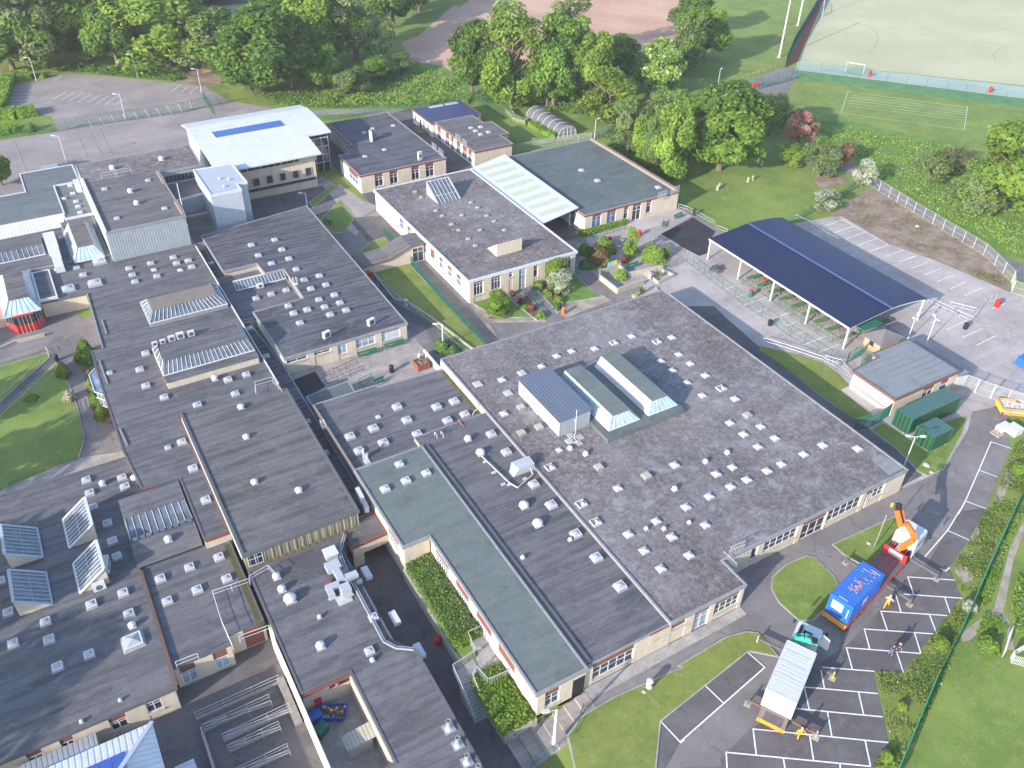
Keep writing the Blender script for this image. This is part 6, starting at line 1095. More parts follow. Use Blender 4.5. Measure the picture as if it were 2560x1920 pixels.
# roof plant
def ac(label,k,x,y,z,w_=.9,d_=.4,h=.75,rz=0,name='air_conditioning_unit',fans=1):
    p=at(k,x,y,z); r=thing(name,label,'air conditioner',p,rz); MB().box(-w_/2,-d_/2,.08,w_/2,d_/2,.08+h).build('casing','white',r,local=True)
    b=MB()
    for i in range(fans):
        cx=-w_/2+w_*(i+.5)/fans; rr=min(w_/fans,h)*.38; v=[(cx+rr*math.cos(t),-d_/2-.012,.08+h/2+rr*math.sin(t)) for t in [i_*.3927 for i_ in range(16)]]; b.add(v,[tuple(range(16))])
    b.build('fan_grille','kerb_dark',r,local=True); b=MB(); b.box(-w_/2+.1,-d_/2,0,-w_/2+.16,d_/2,.08); b.box(w_/2-.16,-d_/2,0,w_/2-.1,d_/2,.08); b.build('feet','kerb_grey',r,local=True); return r
for i,(x,y,s) in enumerate(((998,580,.8),(1050,565,.8),(1107,548,1),(1163,532,1.15),(1232,515,1))): ac(('smallest white air conditioner at the left end of the row of five','second white air conditioner from the left in the row of five','middle white air conditioner of the row of five','largest white air conditioner, fourth in the row of five','white air conditioner at the right end of the row of five')[i],'D',x,y,2.6,.9*s,.45*s,.8*s)
ac('white louvred air conditioner on the classroom roof above the left benches','Z',1140,905,2.85,1.1,.5,1.0,.3); ac('white louvred air conditioner nearest the classroom roof corner','Z',1630,765,2.85,1.1,.5,1.0,.3); ac('white air conditioner beside the lean-to glazing','D',1675,205,1.75,1.0,.45,.7); ac('white air conditioner at the foot of the right north light','G',645,510,1.2,1.2,.5,.9); ac('narrow white air conditioner beside the small rooflight','G',695,375,1.2,1.7,.5,1.1,1.35,fans=2)
ac('tall white twin cabinet unit on the dark classroom roof','B',200,905,3.6,1.6,.5,1.9,1.3,'roof_cabinet',2); ac('slim white cabinet at the edge of the dark classroom roof','B',515,1030,3.6,.8,.4,1.7,.2,'roof_cabinet'); ac('upper of two white units on the passage wall of the green roof block','E',130,1560,2.2,1.8,.5,.9,1.5); ac('lower of two white units on the passage wall of the green roof block','E',160,1620,1.6,1.8,.5,.9,1.5)
# cowl cabin on roof
p0=at('E',1100,1370,3.05); p1=at('E',1255,1385,3.05); r=thing('roof_cowl','white wedge shaped metal cowl with a pipe on the dark roof','roof plant',(37.2,57.6,3.05)); a=at('E',1150,1410,3.05); c=at('E',1250,1375,3.05); x0,x1,y0=a.x,c.x,a.y
b=MB(); b.add([(x0-.7,y0,3.05),(x1,y0,3.05),(x1,y0+1.0,3.05),(x0-.7,y0+1.0,3.05),(x0,y0,4.0),(x1+.05,y0,4.0),(x1+.05,y0+1.3,4.15),(x0-.25,y0+1.3,4.15)],[(4,5,6,7),(0,1,5,4),(1,2,6,5),(2,3,7,6),(3,0,4,7)]); b.build('cowl','duct',r); b=MB(); b.path([Vector((x1-.7,y0-.3,3.9)),Vector((x1-.7,y0-.9,3.3)),Vector((x0-1.3,y0-1.9,3.3))]+PXL('E','1085,1455 1050,1420 910,1285',3.3),.09,8); b.build('pipe','glazing_old',r)
b=MB()
for x,y in ((935,1325),(990,1395),(1050,1470),(1090,1472),(1190,1435)):
    q=at('E',x,y,3.05); b.box(q.x-.25,q.y-.15,3.05,q.x+.25,q.y+.15,3.2)
b.build('pipe_stand','galv',r)
# kitchen ducts
r=thing('kitchen_ductwork','cluster of pale grey box ducts on the kitchen roof','roof plant',(15.3,58.5,1.4)); b=MB()
for x0,y0,x1,y1,z0,z1 in ((14.4,59.9,15.9,61.1,1.9,2.5),(14.9,58.3,15.6,59.9,1.9,2.45),(15.6,58.1,17,58.8,1.8,2.4),(13.5,57.9,14.9,58.5,1.7,2.3),(14.7,56.7,15.7,57.7,1.6,2.5),(13.5,57.2,14.1,57.9,1.6,2.1)): b.box(x0,y0,z0,x1,y1,z1)
b.build('duct','duct',r); [MB().box(*q).build('duct_base','white_dirty',r) for q in ((14.0,56.0,1.42,15.5,57.2,1.5),(13.4,57.1,1.42,14.2,57.4,1.6),(16.6,57.6,1.42,17.2,58.0,1.8),(14.6,56.6,1.42,15.8,57.8,1.62))]; MB().box(13.9,58.9,1.42,14.4,59.4,1.9).build('fan_box','fascia',r)
r=thing('roof_box','large square pale box cowl by the tan clad wall','roof plant',(15.6,62.3,1.4)); MB().box(15.0,61.9,1.42,16.2,63.0,2.2).build('casing','duct',r); MB().box(14.9,61.8,2.2,16.3,63.1,2.4).build('cap','white',r); MB().box(14.6,61.7,1.42,15.0,62.0,1.7).build('junction_box','fascia',r)
b=MB(); p=at('E',155,1300,2.5); b.tube(p,p+Vector((0,0,1.5)),.14,10); b.tube(p+Vector((.3,-.2,0)),p+Vector((.3,-.2,.7)),.2,10); b.box(p.x-.3,p.y-1.2,2.5,p.x+.4,p.y-.3,2.6); b.build('steel_flue','galv',None,label='shiny steel flue beside a rooflight on the low north roof',cat='flue')
b=MB(); p=at('E',850,1025,2.5); b.path([p,p+Vector((.6,.4,.25)),p+Vector((1.0,.4,.3)),p+Vector((1.1,.5,1.0))],.08,8); b.build('steel_flue','galv',None,label='bent steel flue by the gravel roof edge',cat='flue')
MB().add([(at('E',758,1085,2.5).x,at('E',758,1085,2.5).y,2.5),(at('E',800,1135,2.5).x,at('E',800,1135,2.5).y,2.5),(at('E',800,1135,2.5).x+.15,at('E',800,1135,2.5).y+.1,3.1),(at('E',758,1085,2.5).x+.15,at('E',758,1085,2.5).y+.1,3.3),(at('E',758,1085,2.5).x+.6,at('E',758,1085,2.5).y,2.5),(at('E',800,1135,2.5).x+.6,at('E',800,1135,2.5).y,2.5)],[(0,1,2,3),(3,2,5,4),(0,3,4),(1,5,2)]).build('brick_upstand','brick_red',None,label='broken brick upstand on the dark roof step',cat='wall')
# garden walls
def wall(label,pts,h,t=.25,mat='stone',z=0):
    b=MB()
    for a,c in zip(pts,pts[1:]): a=Vector((a[0],a[1],z+h/2)); c=Vector((c[0],c[1],z+h/2)); b.beam(a,c,t,h)
    b.build('garden_wall',mat,None,label=label,cat='wall')
wall('low concrete wall enclosing the round green shrub',[(80.2,93.6),(74.9,93.3),(74.9,98.3),(75.9,99.6)],1.0); wall('concrete seat wall running behind the teal bench',[(75.9,99.4),(79.7,99.6),(79.5,96.7),(86.0,95.9)],.9); wall('pale block wall between planter box and green rail',[(40.9,92.8),(40.9,88.9),(41,86.5)],1.0,mat='white_or_sunlit'); wall('low stone wall along the foot of the grass bank',PXL('E','170,60 350,285 430,300 600,410 860,610'),.35)
wall('concrete planter wall holding the tall spiky plant',[(82.6,94.2),(82.5,92.6),(86.2,93.2),(85.6,95.6)],.5); b=MB()
for i in range(3): b.box(76.4+i*.0,91.0-i*.5,0,81.2,91.5-i*.5,.36-i*.12)
b.build('garden_steps','stone',None,label='shallow stone steps below the garden wall',cat='steps'); b=MB()
for i in range(3): b.box(82.2+i*.4,94.6,0,82.6+i*.4,96.2,.15+i*.15)
b.build('garden_steps','stone',None,label='short steps between garden wall and spiky planter',cat='steps')
wall('stone edging wall by the red bay forecourt',PXL('D','0,605 110,560 290,515'),.5)
# benches, bins, tables
def bench(label,k,x,y,rz,L_=2.2,mat='green_paint',z=0,group=None):
    p=at(k,x,y,z); r=thing('bench',label,'bench',p,rz,group); b=MB()
    for i in range(4): b.box(-L_/2,-.22+i*.12,.42,L_/2,-.13+i*.12,.46)
    b.build('seat',mat,r,local=True); b=MB()
    for i in range(4): b.box(-L_/2,.28,.52+i*.11,L_/2,.31,.6+i*.11)
    b.build('backrest',mat,r,local=True)
    for sx in (-1,1):
        b=MB(); b.box(sx*(L_/2-.15)-.03,-.22,0,sx*(L_/2-.15)+.03,-.16,.62); b.box(sx*(L_/2-.15)-.03,.26,0,sx*(L_/2-.15)+.03,.31,.95); b.box(sx*(L_/2-.15)-.03,-.22,.6,sx*(L_/2-.15)+.03,.3,.64); b.build('leg',mat,r,local=True)
bench('green slatted bench, left of two under the classroom windows','Z',1595,1105,0,3.0); bench('green slatted bench, right of two under the classroom windows','Z',1890,1010,0,3.0); bench('green bench half hidden by the low north roof','Y',1110,620,.2,1.5); bench('teal bench beneath the garden seat wall','X',585,665,.05,2.6); bench('green bench on the corner of the black tarmac patch','X',925,200,.8,2.0); bench('green bench by the hall wall above the tarmac patch','X',1095,115,.2,2.4); bench('green bench on the passage grass near the entrance','V',707,485,-1.2,2.0)
def bin_(label,k,x,y,m,h=1.05,r0=.27,z=0,lid=None):
    p=at(k,x,y,z); r=thing('litter_bin',label,'litter bin',p); MB().lathe((0,0,0),[(r0*.92,0),(r0,.1),(r0,h*.75)],16).build('body',m,r,local=True); MB().lathe((0,0,h*.75+.003),[(r0*1.05,0),(r0*1.05,h*.1),(r0*.8,h*.2),(r0*.3,h*.25)],16).build('lid',lid or m,r,local=True)
    MB().box(-r0*.55,-r0*1.06,h*.55,r0*.55,-r0*.98,h*.7).build('opening','black',r,local=True)
for a in (('red litter bin standing in the lower passage','H',628,862,'bin_red',1.1,.36,-2),('red litter bin on the grass bank path','Z',1608,235,'bin_red',1.2,.34,0),('red litter bin upright on the garden paving','X',652,310,'bin_red',1.2,.34,0),('red litter bin behind the yellow green shrub','X',325,378,'bin_red',1.1,.34,0),('orange red litter bin by the entrance bed','E',1437,372,'paint_orange',1.2,.3,0),('grey litter bin on the bank path','E',427,320,'tray_grey',1.2,.3,0),('black litter bin on the paved court','Y',1235,490,'bin_black',1.25,.33,0),('white litter bin by the spiky planter','X',772,795,'white_dirty',1.1,.32,0),('white bin on the front lawn edge','H',1988,1140,'white_dirty',1.3,.33,0),('black bin beside the wedge lawn yard','F',577,445,'bin_black',1.0,.35,0),('black bin by the far steel barrier','F',1832,468,'bin_black',1.1,.35,0),('red bin on the yard near the path gate','F',2035,325,'bin_red',1.3,.4,0),('black bin at the timber rail corner','D',368,675,'bin_black',1.1,.3,0),('dark bin behind the lawn railing','X',1265,75,'bin_black',1.2,.35,0),('red bin just inside the near pitch fence','C',1218,492,'bin_red',1.5,.4,0),('red bin inside the pitch fence further right','C',1990,595,'bin_red',1.5,.4,0),('left red bin at the pitch path fence','C',470,565,'bin_red',1.3,.35,0),('right red bin at the pitch path fence','C',496,560,'bin_red',1.3,.35,0)): bin_(*a)
bin_('green bin with red lid, left under the canopy','F',452,260,'green_paint',1.3,.34,0,'bin_red'); bin_('green bin with red lid, right under the canopy','F',535,190,'green_paint',1.3,.34,0,'bin_red'); bin_('white round urn beside the brick planter','Y',1548,345,'white_dirty',1.0,.3,0)
def picnic(label,k,x,y,rz,m='kerb_dark'):
    p=at(k,x,y); r=thing('picnic_table',label,'picnic table',p,rz); b=MB(); b.box(-1,-.4,.7,1,.4,.75); b.build('table_top',m,r,local=True)
    for s_ in (-1,1): MB().box(-1,s_*.75-.14,.42,1,s_*.75+.14,.46).build('seat',m,r,local=True)
    for s_ in (-1,1):
        b=MB(); b.beam((s_*.7,-.7,0),(s_*.7,-.15,.7),.08,.05); b.beam((s_*.7,.7,0),(s_*.7,.15,.7),.08,.05); b.beam((s_*.7,-.8,.4),(s_*.7,.8,.4),.07,.05); b.build('leg',m,r,local=True)
picnic('grey picnic table in the dining yard corner','X',1500,700,.5); picnic('brown picnic table at the near end of the canopy','F',1200,450,.3,'wood')
# folding green dining tables under the canopy, set in rows
r0=None
for j in range(9):
    for i in range(3):
        x=96.9+i*4.2; y=66.5+j*2.45
        lb=('first','second','third','fourth','fifth','sixth','seventh','eighth','ninth')[j]+' '+'row of canopy dining tables from the hut end, '+('nearest the front fence','middle table','furthest under the canopy')[i]
        if r0 is None:
            r0=thing('dining_table',lb,'table',(x,y,0),group='green dining tables under the canopy'); b=MB(); b.box(-1.3,-.35,.7,1.3,.35,.74); b.build('table_top','turf_green',r0,local=True)
            for sx in (-1,1):
                b=MB(); b.beam((sx,-.3,0),(sx,-.3,.7),.04,.04); b.beam((sx,.3,0),(sx,.3,.7),.04,.04); b.build('leg','green_paint',r0,local=True)
            for k_ in range(8): b=MB(); cx=-1.1+(k_%4)*.73; cy=-.75 if k_<4 else .75; b.lathe((cx,cy,.42),[(.15,0),(.15,.04)],10); b.tube((cx,cy,0),(cx,cy,.42),.025,6); b.build('stool','glazing_old',r0,local=True)
        else: copy_tree(r0,(x,y,0),label=lb)
# polytunnel
r=thing('polytunnel','silvery polythene tunnel greenhouse with white hoops and a framed end','greenhouse',(103.3,158,0)); x0,x1,y0,y1=101.2,105.8,151.8,165.4; cx=(x0+x1)/2; rr=(x1-x0)/2; b=MB(); hb=MB(); M_=12; Nn=7
pr_=[(cx-rr*math.cos(math.pi*i/M_),2.5*math.sin(math.pi*i/M_)**.8) for i in range(M_+1)]
vs=[(x,y,z) for y in (y0,y1) for x,z in pr_]; b.add(vs,[(i,i+1,M_+2+i,M_+1+i) for i in range(M_)]+[tuple(range(M_+1,2*M_+2))]); b.build('cover','poly_film',r)
for k in range(Nn):
    y=y0+(y1-y0)*k/(Nn-1); hb.path([Vector((x,y,z+.03)) for x,z in pr_],.05,6)
hb.build('hoop','white',r); b=MB(); b.box(cx-1,y0-.05,0,cx-.9,y0+.02,2.1); b.box(cx+.9,y0-.05,0,cx+1,y0+.02,2.1); b.box(cx-1,y0-.05,2.1,cx+1,y0+.02,2.2); b.box(x0+.1,y0-.04,1.1,x1-.1,y0+.02,1.18); b.box(cx-.04,y0-.05,0,cx+.04,y0+.02,2.1); b.build('end_frame','white',r); b=MB(); b.add([(x,y0+.1,z*.97) for x,z in pr_],[tuple(range(M_,-1,-1))]); b.build('end_wall','kerb_grey',r)
# brick planter, green boxes, skips
r=thing('brick_planter','square brown brick planter with small flowers on the paved court','planter',(38.9,90.2,0)); q=at('Y',1565,430); b=MB(); b.ring([(q.x-.9,q.y-.9),(q.x+.9,q.y-.9),(q.x+.9,q.y+.9),(q.x-.9,q.y+.9)],[(q.x-.75,q.y-.75),(q.x+.75,q.y-.75),(q.x+.75,q.y+.75),(q.x-.75,q.y+.75)],0,.95); b.build('box','tile_red',r); MB().box(q.x-.76,q.y-.76,0,q.x+.76,q.y+.76,.85).build('soil','earth',r)
P=RNG.uniform(-.7,.7,(60,3)); P[:,0]+=q.x-38.9; P[:,1]+=q.y-90.2; P[:,2]=.9+RNG.rand(60)*.12; link('flowers',leafmesh('fl',P,np.tile([0,0,1.],(60,1)),.07,['leaf_mid','leaf_yellow','blossom']),r,kind='stuff')
def skip(label,loc,rz,L_,W_,h,m,fill,name='skip'):
    r=thing(name,label,'skip',loc,rz); b=MB(); a=.14*L_
    o=[(-L_/2+a,-W_/2*.8,0),(L_/2-a,-W_/2*.8,0),(L_/2-a,W_/2*.8,0),(-L_/2+a,W_/2*.8,0),(-L_/2,-W_/2,h),(L_/2,-W_/2,h),(L_/2,W_/2,h),(-L_/2,W_/2,h)]; b.add(o,[(0,3,2,1),(0,1,5,4),(1,2,6,5),(2,3,7,6),(3,0,4,7)])
    R_=[(v[0],v[1]) for v in o[4:]]; b.ring(offs(R_,.06),offs(R_,-.05),h-.08,h+.04)
    for s_ in (-1,1):
        for t in (-.25,.25): b.box(t*L_-.05,s_*(W_/2-.02),.15,t*L_+.05,s_*(W_/2+.05),h)
    b.build('body',m,r,local=True); b=MB(); rn=random.Random(len(label)); b.box(-L_/2+.12,-W_/2+.1,h*.5,L_/2-.12,W_/2-.1,h*.78,0)
    for i in range(46):
        x=rn.uniform(-L_/2+.25,L_/2-.25); y=rn.uniform(-W_/2+.2,W_/2-.2); s_=rn.uniform(.08,.3); p_=Vector((x,y,h*.8+rn.random()*.15)); b.beam(p_,p_+Vector((rn.uniform(-s_,s_),rn.uniform(-s_,s_),rn.uniform(-.05,.12))),s_*.8,s_*.4,rn.randint(0,len(fill)-1))
    b.build('load',fill,r,local=True)
skip('blue open skip full of brown rubble in the walled service yard',(9.65,47.15,-2),-.48,2.6,1.5,.8,'box_blue',['earth','rust','white_dirty','soil'])
q=at('Q',1850,870); skip('yellow and orange skip heaped with white rubbish beside the gates',(q.x+.3,q.y,0),-.65,4.2,2.3,1.2,'skip_orange',['white','white_dirty','bin_black','paint_orange','white']); MB().beam((-2.13,-1.1,.75),(-2.13,1.1,.75),.06,.8).build('end_panel','yellow',[o for o in bpy.data.objects if o.name.startswith('skip')][-1],local=True)
q=at('Q',1540,1400); b=MB(); b.box(q.x-.9,q.y-.5,0,q.x+.9,q.y+.5,.8); b.build('white_board_stack','white',None,label='white panel stack lying below the yellow skip',cat='rubbish'); q=at('Q',1870,1480); MB().box(q.x-.8,q.y-.8,0,q.x+.8,q.y+.8,.9).build('builders_bag','white',None,label='big white builders bag beside the weeds right of the skip',cat='bag')
q=at('Q',1380,1540); b=MB()
for i in range(5): b.box(q.x-.6,q.y-.6+i*.28,.12,q.x+.6,q.y-.45+i*.28,.15)
for i in (-.55,0,.5): b.box(q.x+i,q.y-.6,0,q.x+i+.08,q.y+.6,.12)
b.beam((q.x-.6,q.y-.6,.2),(q.x+.6,q.y+.6,.5),.1,.06); b.build('pallet','wood_pale',None,label='broken pale wooden pallet at the kerb below the skip',cat='pallet')
q=at('F',2212,810); r=thing('parked_van','blue vehicle cut off by the right edge beyond the gates','van',(q.x+3.4,q.y+1.2,0)); MB().box(-1.2,-2,.4,1.2,2,1.6).build('body','paint_blue',r,local=True)
def wheelie(label,x,y,z,m,rz=0):
    r=thing('wheelie_bin',label,'wheelie bin',(x,y,z),rz); b=MB(); b.add([(-.5,-.35,.1),(.5,-.35,.1),(.5,.35,.1),(-.5,.35,.1),(-.62,-.45,1.15),(.62,-.45,1.15),(.62,.45,1.15),(-.62,.45,1.15)],[(0,1,5,4),(1,2,6,5),(2,3,7,6),(3,0,4,7),(0,3,2,1)]); b.build('body',m,r,local=True); b=MB(); b.add([(-.66,-.48,1.15),(.66,-.48,1.15),(.66,.48,1.2),(-.66,.48,1.2),(-.6,-.2,1.32),(.6,-.2,1.32)],[(0,1,5,4),(4,5,2,3),(0,4,3),(1,2,5),(0,3,2,1)]); b.build('lid',m,r,local=True)
    b=MB(); [b.tube((sx*.45-.04,sy*.3,.08),(sx*.45+.04,sy*.3,.08),.08,8) for sx in (-1,1) for sy in (-1,1)]; b.build('wheel','tyre',r,local=True)
wheelie('green wheelie bin behind the service yard wall',8.1,45.9,-2,'green_paint',.5); wheelie('blue wheelie bin in the service yard corner',8.0,47.4,-2,'box_blue',.1)
r=thing('lean_to_store','corrugated lean-to store with a white front in the service yard','store',(10.7,42.8,-2)); b=MB(); b.add([(9.2,43.6,.05),(12,43.6,.3),(12,42.1,.1),(9.2,42.1,-.1),(9.2,43.6,-.02),(12,43.6,.22),(12,42.1,.02),(9.2,42.1,-.18)],[(3,2,1,0),(0,4,7,3),(3,7,6,2),(0,1,5,4)]); b.build('roof','corrugated',r); MB().box(9.3,42.2,-2,11.6,43.4,-.25).build('wall','white_dirty',r)
# sign, goals, stones, garden things
r=thing('notice_sign','blue and yellow notice board on two legs in the garden','sign',at('X',350,700,0)); MB().box(-1.0,-.04,1.0,0,.0,1.9).build('panel','sign_blue',r,local=True); MB().box(.003,-.04,1.0,1.0,.0,1.9).build('panel','sign_yellow',r,local=True); b=MB(); b.box(-.95,0,0,-.88,.06,1.9); b.box(.88,0,0,.95,.06,1.9); b.build('leg','sign_blue',r,local=True); r.rotation_euler=(0,0,.1)
def goal(label,k,s,h,dep):
    a,c=PXL(k,s); r=thing('goal',label,'goal',a); b=MB(); b.tube(a,a+Vector((0,0,h)),.08,8); b.tube(c,c+Vector((0,0,h)),.08,8); b.tube(a+Vector((0,0,h)),c+Vector((0,0,h)),.09,8); b.build('goal_frame','white',r)
    n=(c-a).normalized(); n=Vector((n.y,-n.x,0))*dep; m=MB()
    for i in range(20): p=a.lerp(c,i/19); m.beam(p+Vector((0,0,h)),p+n+Vector((0,0,.05)),.03,.02); m.beam(p+n,p+n+Vector((0,0,.4)),.03,.02)
    for i in range(8): t=i/7; m.beam(a+n*t+Vector((0,0,h*(1-t))),c+n*t+Vector((0,0,h*(1-t))),.03,.02)
    m.build('goal_net','turf_green',r)
goal('white framed goal against the near pitch fence','C','1062,460 1175,478',2.4,1.6); goal('white goal seen end on at the left of the pitch','C','912,110 920,45',2.4,-1.8)
for i,(k,x,y,lb) in enumerate((('C',500,1055,'dark upright stone post on the lawn, back left'),('C',525,1065,'pale upright stone post on the lawn, back right'),('C',437,1170,'left of the middle pair of stone posts on the lawn'),('C',465,1160,'right of the middle pair of stone posts on the lawn'),('C',240,1222,'leaning stone post on the lawn nearest the hall'),('C',253,1208,'short stone post behind the leaning one'))):
    p=at(k,x,y); b=MB(); b.add([(p.x-.22,p.y-.2,0),(p.x+.22,p.y-.2,0),(p.x+.2,p.y+.2,0),(p.x-.2,p.y+.2,0),(p.x-.14,p.y-.12,1.05),(p.x+.16,p.y-.14,.95),(p.x+.12,p.y+.13,1.1),(p.x-.12,p.y+.12,1.0)],[(4,5,6,7),(0,1,5,4),(1,2,6,5),(2,3,7,6),(3,0,4,7)]); b.build('standing_stone','kerb_grey' if i==0 else 'stone',None,label=lb,cat='stone')
for i,(k,x,y,r_,lb) in enumerate((('F',1585,1345,.45,'rock in a bare patch on the container lawn'),('F',1615,1390,.3,'pair of small rocks at the lawn tip'),('I',1215,215,.3,'flat stone on the grass by the crane lorry'),('H',1955,1170,.25,'pale stone beside the white lawn bin'),('C',1525,1455,.4,'white lump of rubble on the soil bank'),('B',1245,890,.3,'small pale boulder in the garden strip'))):
    p=at(k,x,y,.08); rn=random.Random(i); b=MB(); b.lathe(p-Vector((0,0,.1)),[(r_,0),(r_*1.05,r_*.3),(r_*.7,r_*.65),(r_*.2,r_*.8)],7); b.v=[(v[0]+rn.uniform(-.06,.06),v[1]+rn.uniform(-.06,.06),v[2]) for v in b.v]; b.build('rock','stone',None,label=lb,cat='rock')
for i,(x,y) in enumerate(((465,370),(435,440),(520,505),(630,480),(590,345))):
    p=at('X',x,y); r=thing('planter_pot',('pale pot planter left of the slim tree','pale pot planter on the garden paving centre','pot planter in front of the slim tree','dark rimmed planter right of the slim tree','pot planter behind the slim tree')[i],'planter',p); MB().lathe((0,0,0),[(.3,0),(.42,.4),(.46,.45)],14).build('pot','stone',r,local=True); P=RNG.normal(0,.2,(50,3)); P[:,2]=.5+RNG.rand(50)*.2; link('plant',leafmesh('pt',P,np.tile([0,0,1.],(50,1)),.08,['leaf_mid','leaf_dark']),r)
b=MB(); p=at('A',1335,475); b.box(p.x-1,p.y-.2,.4,p.x+1,p.y+.2,.46); b.box(p.x-1,p.y+.2,.5,p.x+1,p.y+.25,.95); b.box(p.x-.9,p.y-.15,0,p.x-.8,p.y+.2,.45); b.box(p.x+.8,p.y-.15,0,p.x+.9,p.y+.2,.45); b.build('bench','wood',None,label='brown wooden bench under the grey green tree at the top',cat='bench'); sheet('bare_earth',T('A','1110,500 1250,425 1420,410 1430,545 1300,560 1130,525'),.018,'soil')
r=thing('store_roof','green roofed shelter behind the great chestnut','shelter',at('C',420,640)); p=at('C',420,600,2.6)-at('C',420,640); b=MB(); P=PXL('C','345,565 430,560 500,605 430,630',2.6); b.add([tuple(q) for q in P]+[tuple(q-Vector((0,0,.15))) for q in P],[(3,2,1,0),(0,1,5,4),(1,2,6,5),(2,3,7,6),(3,0,4,7)]); b.build('roof','tin_roof',r); c0=sum((q for q in P),Vector())/4; b=MB(); b.prism([tuple((q-c0)*.9+c0)[:2] for q in P][::-1],0,2.44); b.build('wall','wood',r)
# west bay windows with white frames
r=thing('bay_window','white framed angled bay window on the west side of the spine block','window',(-.6,104,0)); b=MB()
for p,q in (((-.2,107.8),(-1.1,106.6)),((-1.1,106.6),(-1.1,102.6)),((-1.1,102.6),(-.2,101.4))):
    for t in range(4):
        x=p[0]+(q[0]-p[0])*t/3; y=p[1]+(q[1]-p[1])*t/3; b.beam((x,y,.4),(x,y,2.5),.12,.12)
    for z in (.4,1.6,2.5): b.beam((p[0],p[1],z),(q[0],q[1],z),.12,.12)
b.build('frame','white',r); MB().prism([(-.15,107.6),(-1.05,106.5),(-1.05,102.7),(-.15,101.6)],.4,2.45).build('pane','glass_pale',r)
# ================================================================== lorries
def wheelset(r,xs,hw,rad=.5,rim='steel'):
    for x in xs:
        for s_ in (-1,1):
            y0=s_*hw; w_=MB().tube((x,y0-.15*s_ -.14,rad),(x,y0-.15*s_+.14,rad),rad,18).build('wheel','tyre',r,local=True)
            MB().tube((x,y0,rad),(x,y0-.02*s_,rad),rad*.52,14).build('rim','white_dirty' if rim=='w' else rim,w_,local=True)
def outrigger(r,x,side,ln,h,m='kerb_dark',jack='rust'):
    o=MB(); o.beam((x,side*1.1,h),(x,side*ln,h),.22,.24); w_=o.build('outrigger_beam',m,r,local=True)
    b=MB(); b.tube((x,side*ln,h+.35),(x,side*ln,.1),.08,8); b.build('jack_leg',jack,w_,local=True); MB().box(x-.3,side*ln-.3,.01,x+.3,side*ln+.3,.07).build('foot_plate','stone',w_,local=True)
def cab(r,x0,x1,hw,z0,z1):
    b=MB(); P=[(x0,-hw),(x1-.15,-hw),(x1,-hw+.18),(x1,hw-.18),(x1-.15,hw),(x0,hw)]
    n=6; b.add([(p[0],p[1],z0) for p in P]+[(p[0],p[1],z0+(z1-z0)*.5) for p in P]+[(x0+.05 if i in(0,5) else (p[0]-.16),p[1]*.97,z1-.14) for i,p in enumerate(P)]+[(x0+.12 if i in(0,5) else (p[0]-.34),p[1]*.91,z1) for i,p in enumerate(P)],[tuple(k*n+v for v in (i,(i+1)%n)) + ((k+1)*n+(i+1)%n,(k+1)*n+i) for k in range(3) for i in range(n)]+[tuple(range(3*n,4*n))])
    c=b.build('cab','white',r,local=True)
    b=MB(); zc=z0+(z1-z0)*.52; b.add([(x1+.01,-hw+.2,zc),(x1+.01,hw-.2,zc),(x1-.13,hw*.82,z1-.2),(x1-.13,-hw*.82,z1-.2)],[(0,1,2,3)]); b.build('windscreen','glass',c,local=True)
    b=MB(); [b.add([(x0+.5,s_*(hw+.01),zc),(x1-.3,s_*(hw+.01),zc),(x1-.5,s_*(hw*.935+.02),z1-.25),(x0+.5,s_*(hw*.935+.02),z1-.25)],[(0,1,2,3)]) for s_ in (-1,1)]; b.build('side_window','glass',c,local=True)
    MB().box(x0+.75,-.42,z1,x0+1.25,.42,z1+.03).build('roof_hatch','black',c,local=True)
    for s_ in (-1,1): b=MB(); b.beam((x1-.1,s_*hw,zc+.5),(x1+.12,s_*(hw+.35),zc+.4),.04,.04); b.box(x1+.05,s_*(hw+.25),zc-.1,x1+.13,s_*(hw+.45),zc+.5); b.build('mirror','black',c,local=True)
    return c
def chevrons(r,x,hw,z0,z1,n=14,nm='rear_board'):
    b=MB(); b.box(x-.05,-hw,z0,x,hw,z1,0)
    for i in range(n): y0=-hw+2*hw*i/n; b.add([(x-.056,y0,z0),(x-.056,y0+hw/n,z0),(x-.056,min(hw,y0+hw/n+.1),z1),(x-.056,min(hw-.01,y0+.1),z1)],[(0,3,2,1)],1)
    b.build(nm,['yellow','paint_red'],r,local=True)
def frame_from(k1,p1,k2,p2,z):
    a=at(k1,*p1,z); c=at(k2,*p2,z); d=c-a; return a,c,math.atan2(d.y,d.x),d.length
# lorry one: red crane lorry carrying the blue container. bed at 1.3 m
zb=1.35
rl=at('T',320,1560,zb); rr_=at('T',660,1659,zb)  # rear bed corners
blc=at('T',405,1280,3.95); brc=at('T',715,1465,3.95); bfl=at('T',830,860,3.95); bfr=at('T',1130,1020,3.95)
rear=(blc+brc)/2; front=(bfl+bfr)/2; d1=(front-rear); ang1=math.atan2(d1.y,d1.x); rear.z=0
C1=rear; L1=thing('crane_lorry','red flatbed lorry with a folded orange crane and white cab carrying the blue container','lorry',(C1.x,C1.y,0),ang1)
inv1=Matrix.Rotation(-ang1,3,'Z')
def loc1(k,x,y,z): return inv1@(at(k,x,y,z)-Vector((C1.x,C1.y,0)))
hs=loc1('T',1220,770,2.0).x; ce=loc1('T',1560,400,3.2); 
HX=loc1('T',1240,790,1.6).x
MB().box(-.25,-1.27,zb-.22,HX,1.27,zb).build('flatbed',['deck'],L1,local=True); b=MB()
for s_ in (-1,1): b.box(-.25,s_*1.27,zb-.3,HX,s_*1.33,zb+.06)
for y in (-.42,.42): b.box(6.3,y-.09,zb,HX-.05,y+.09,zb+.012)
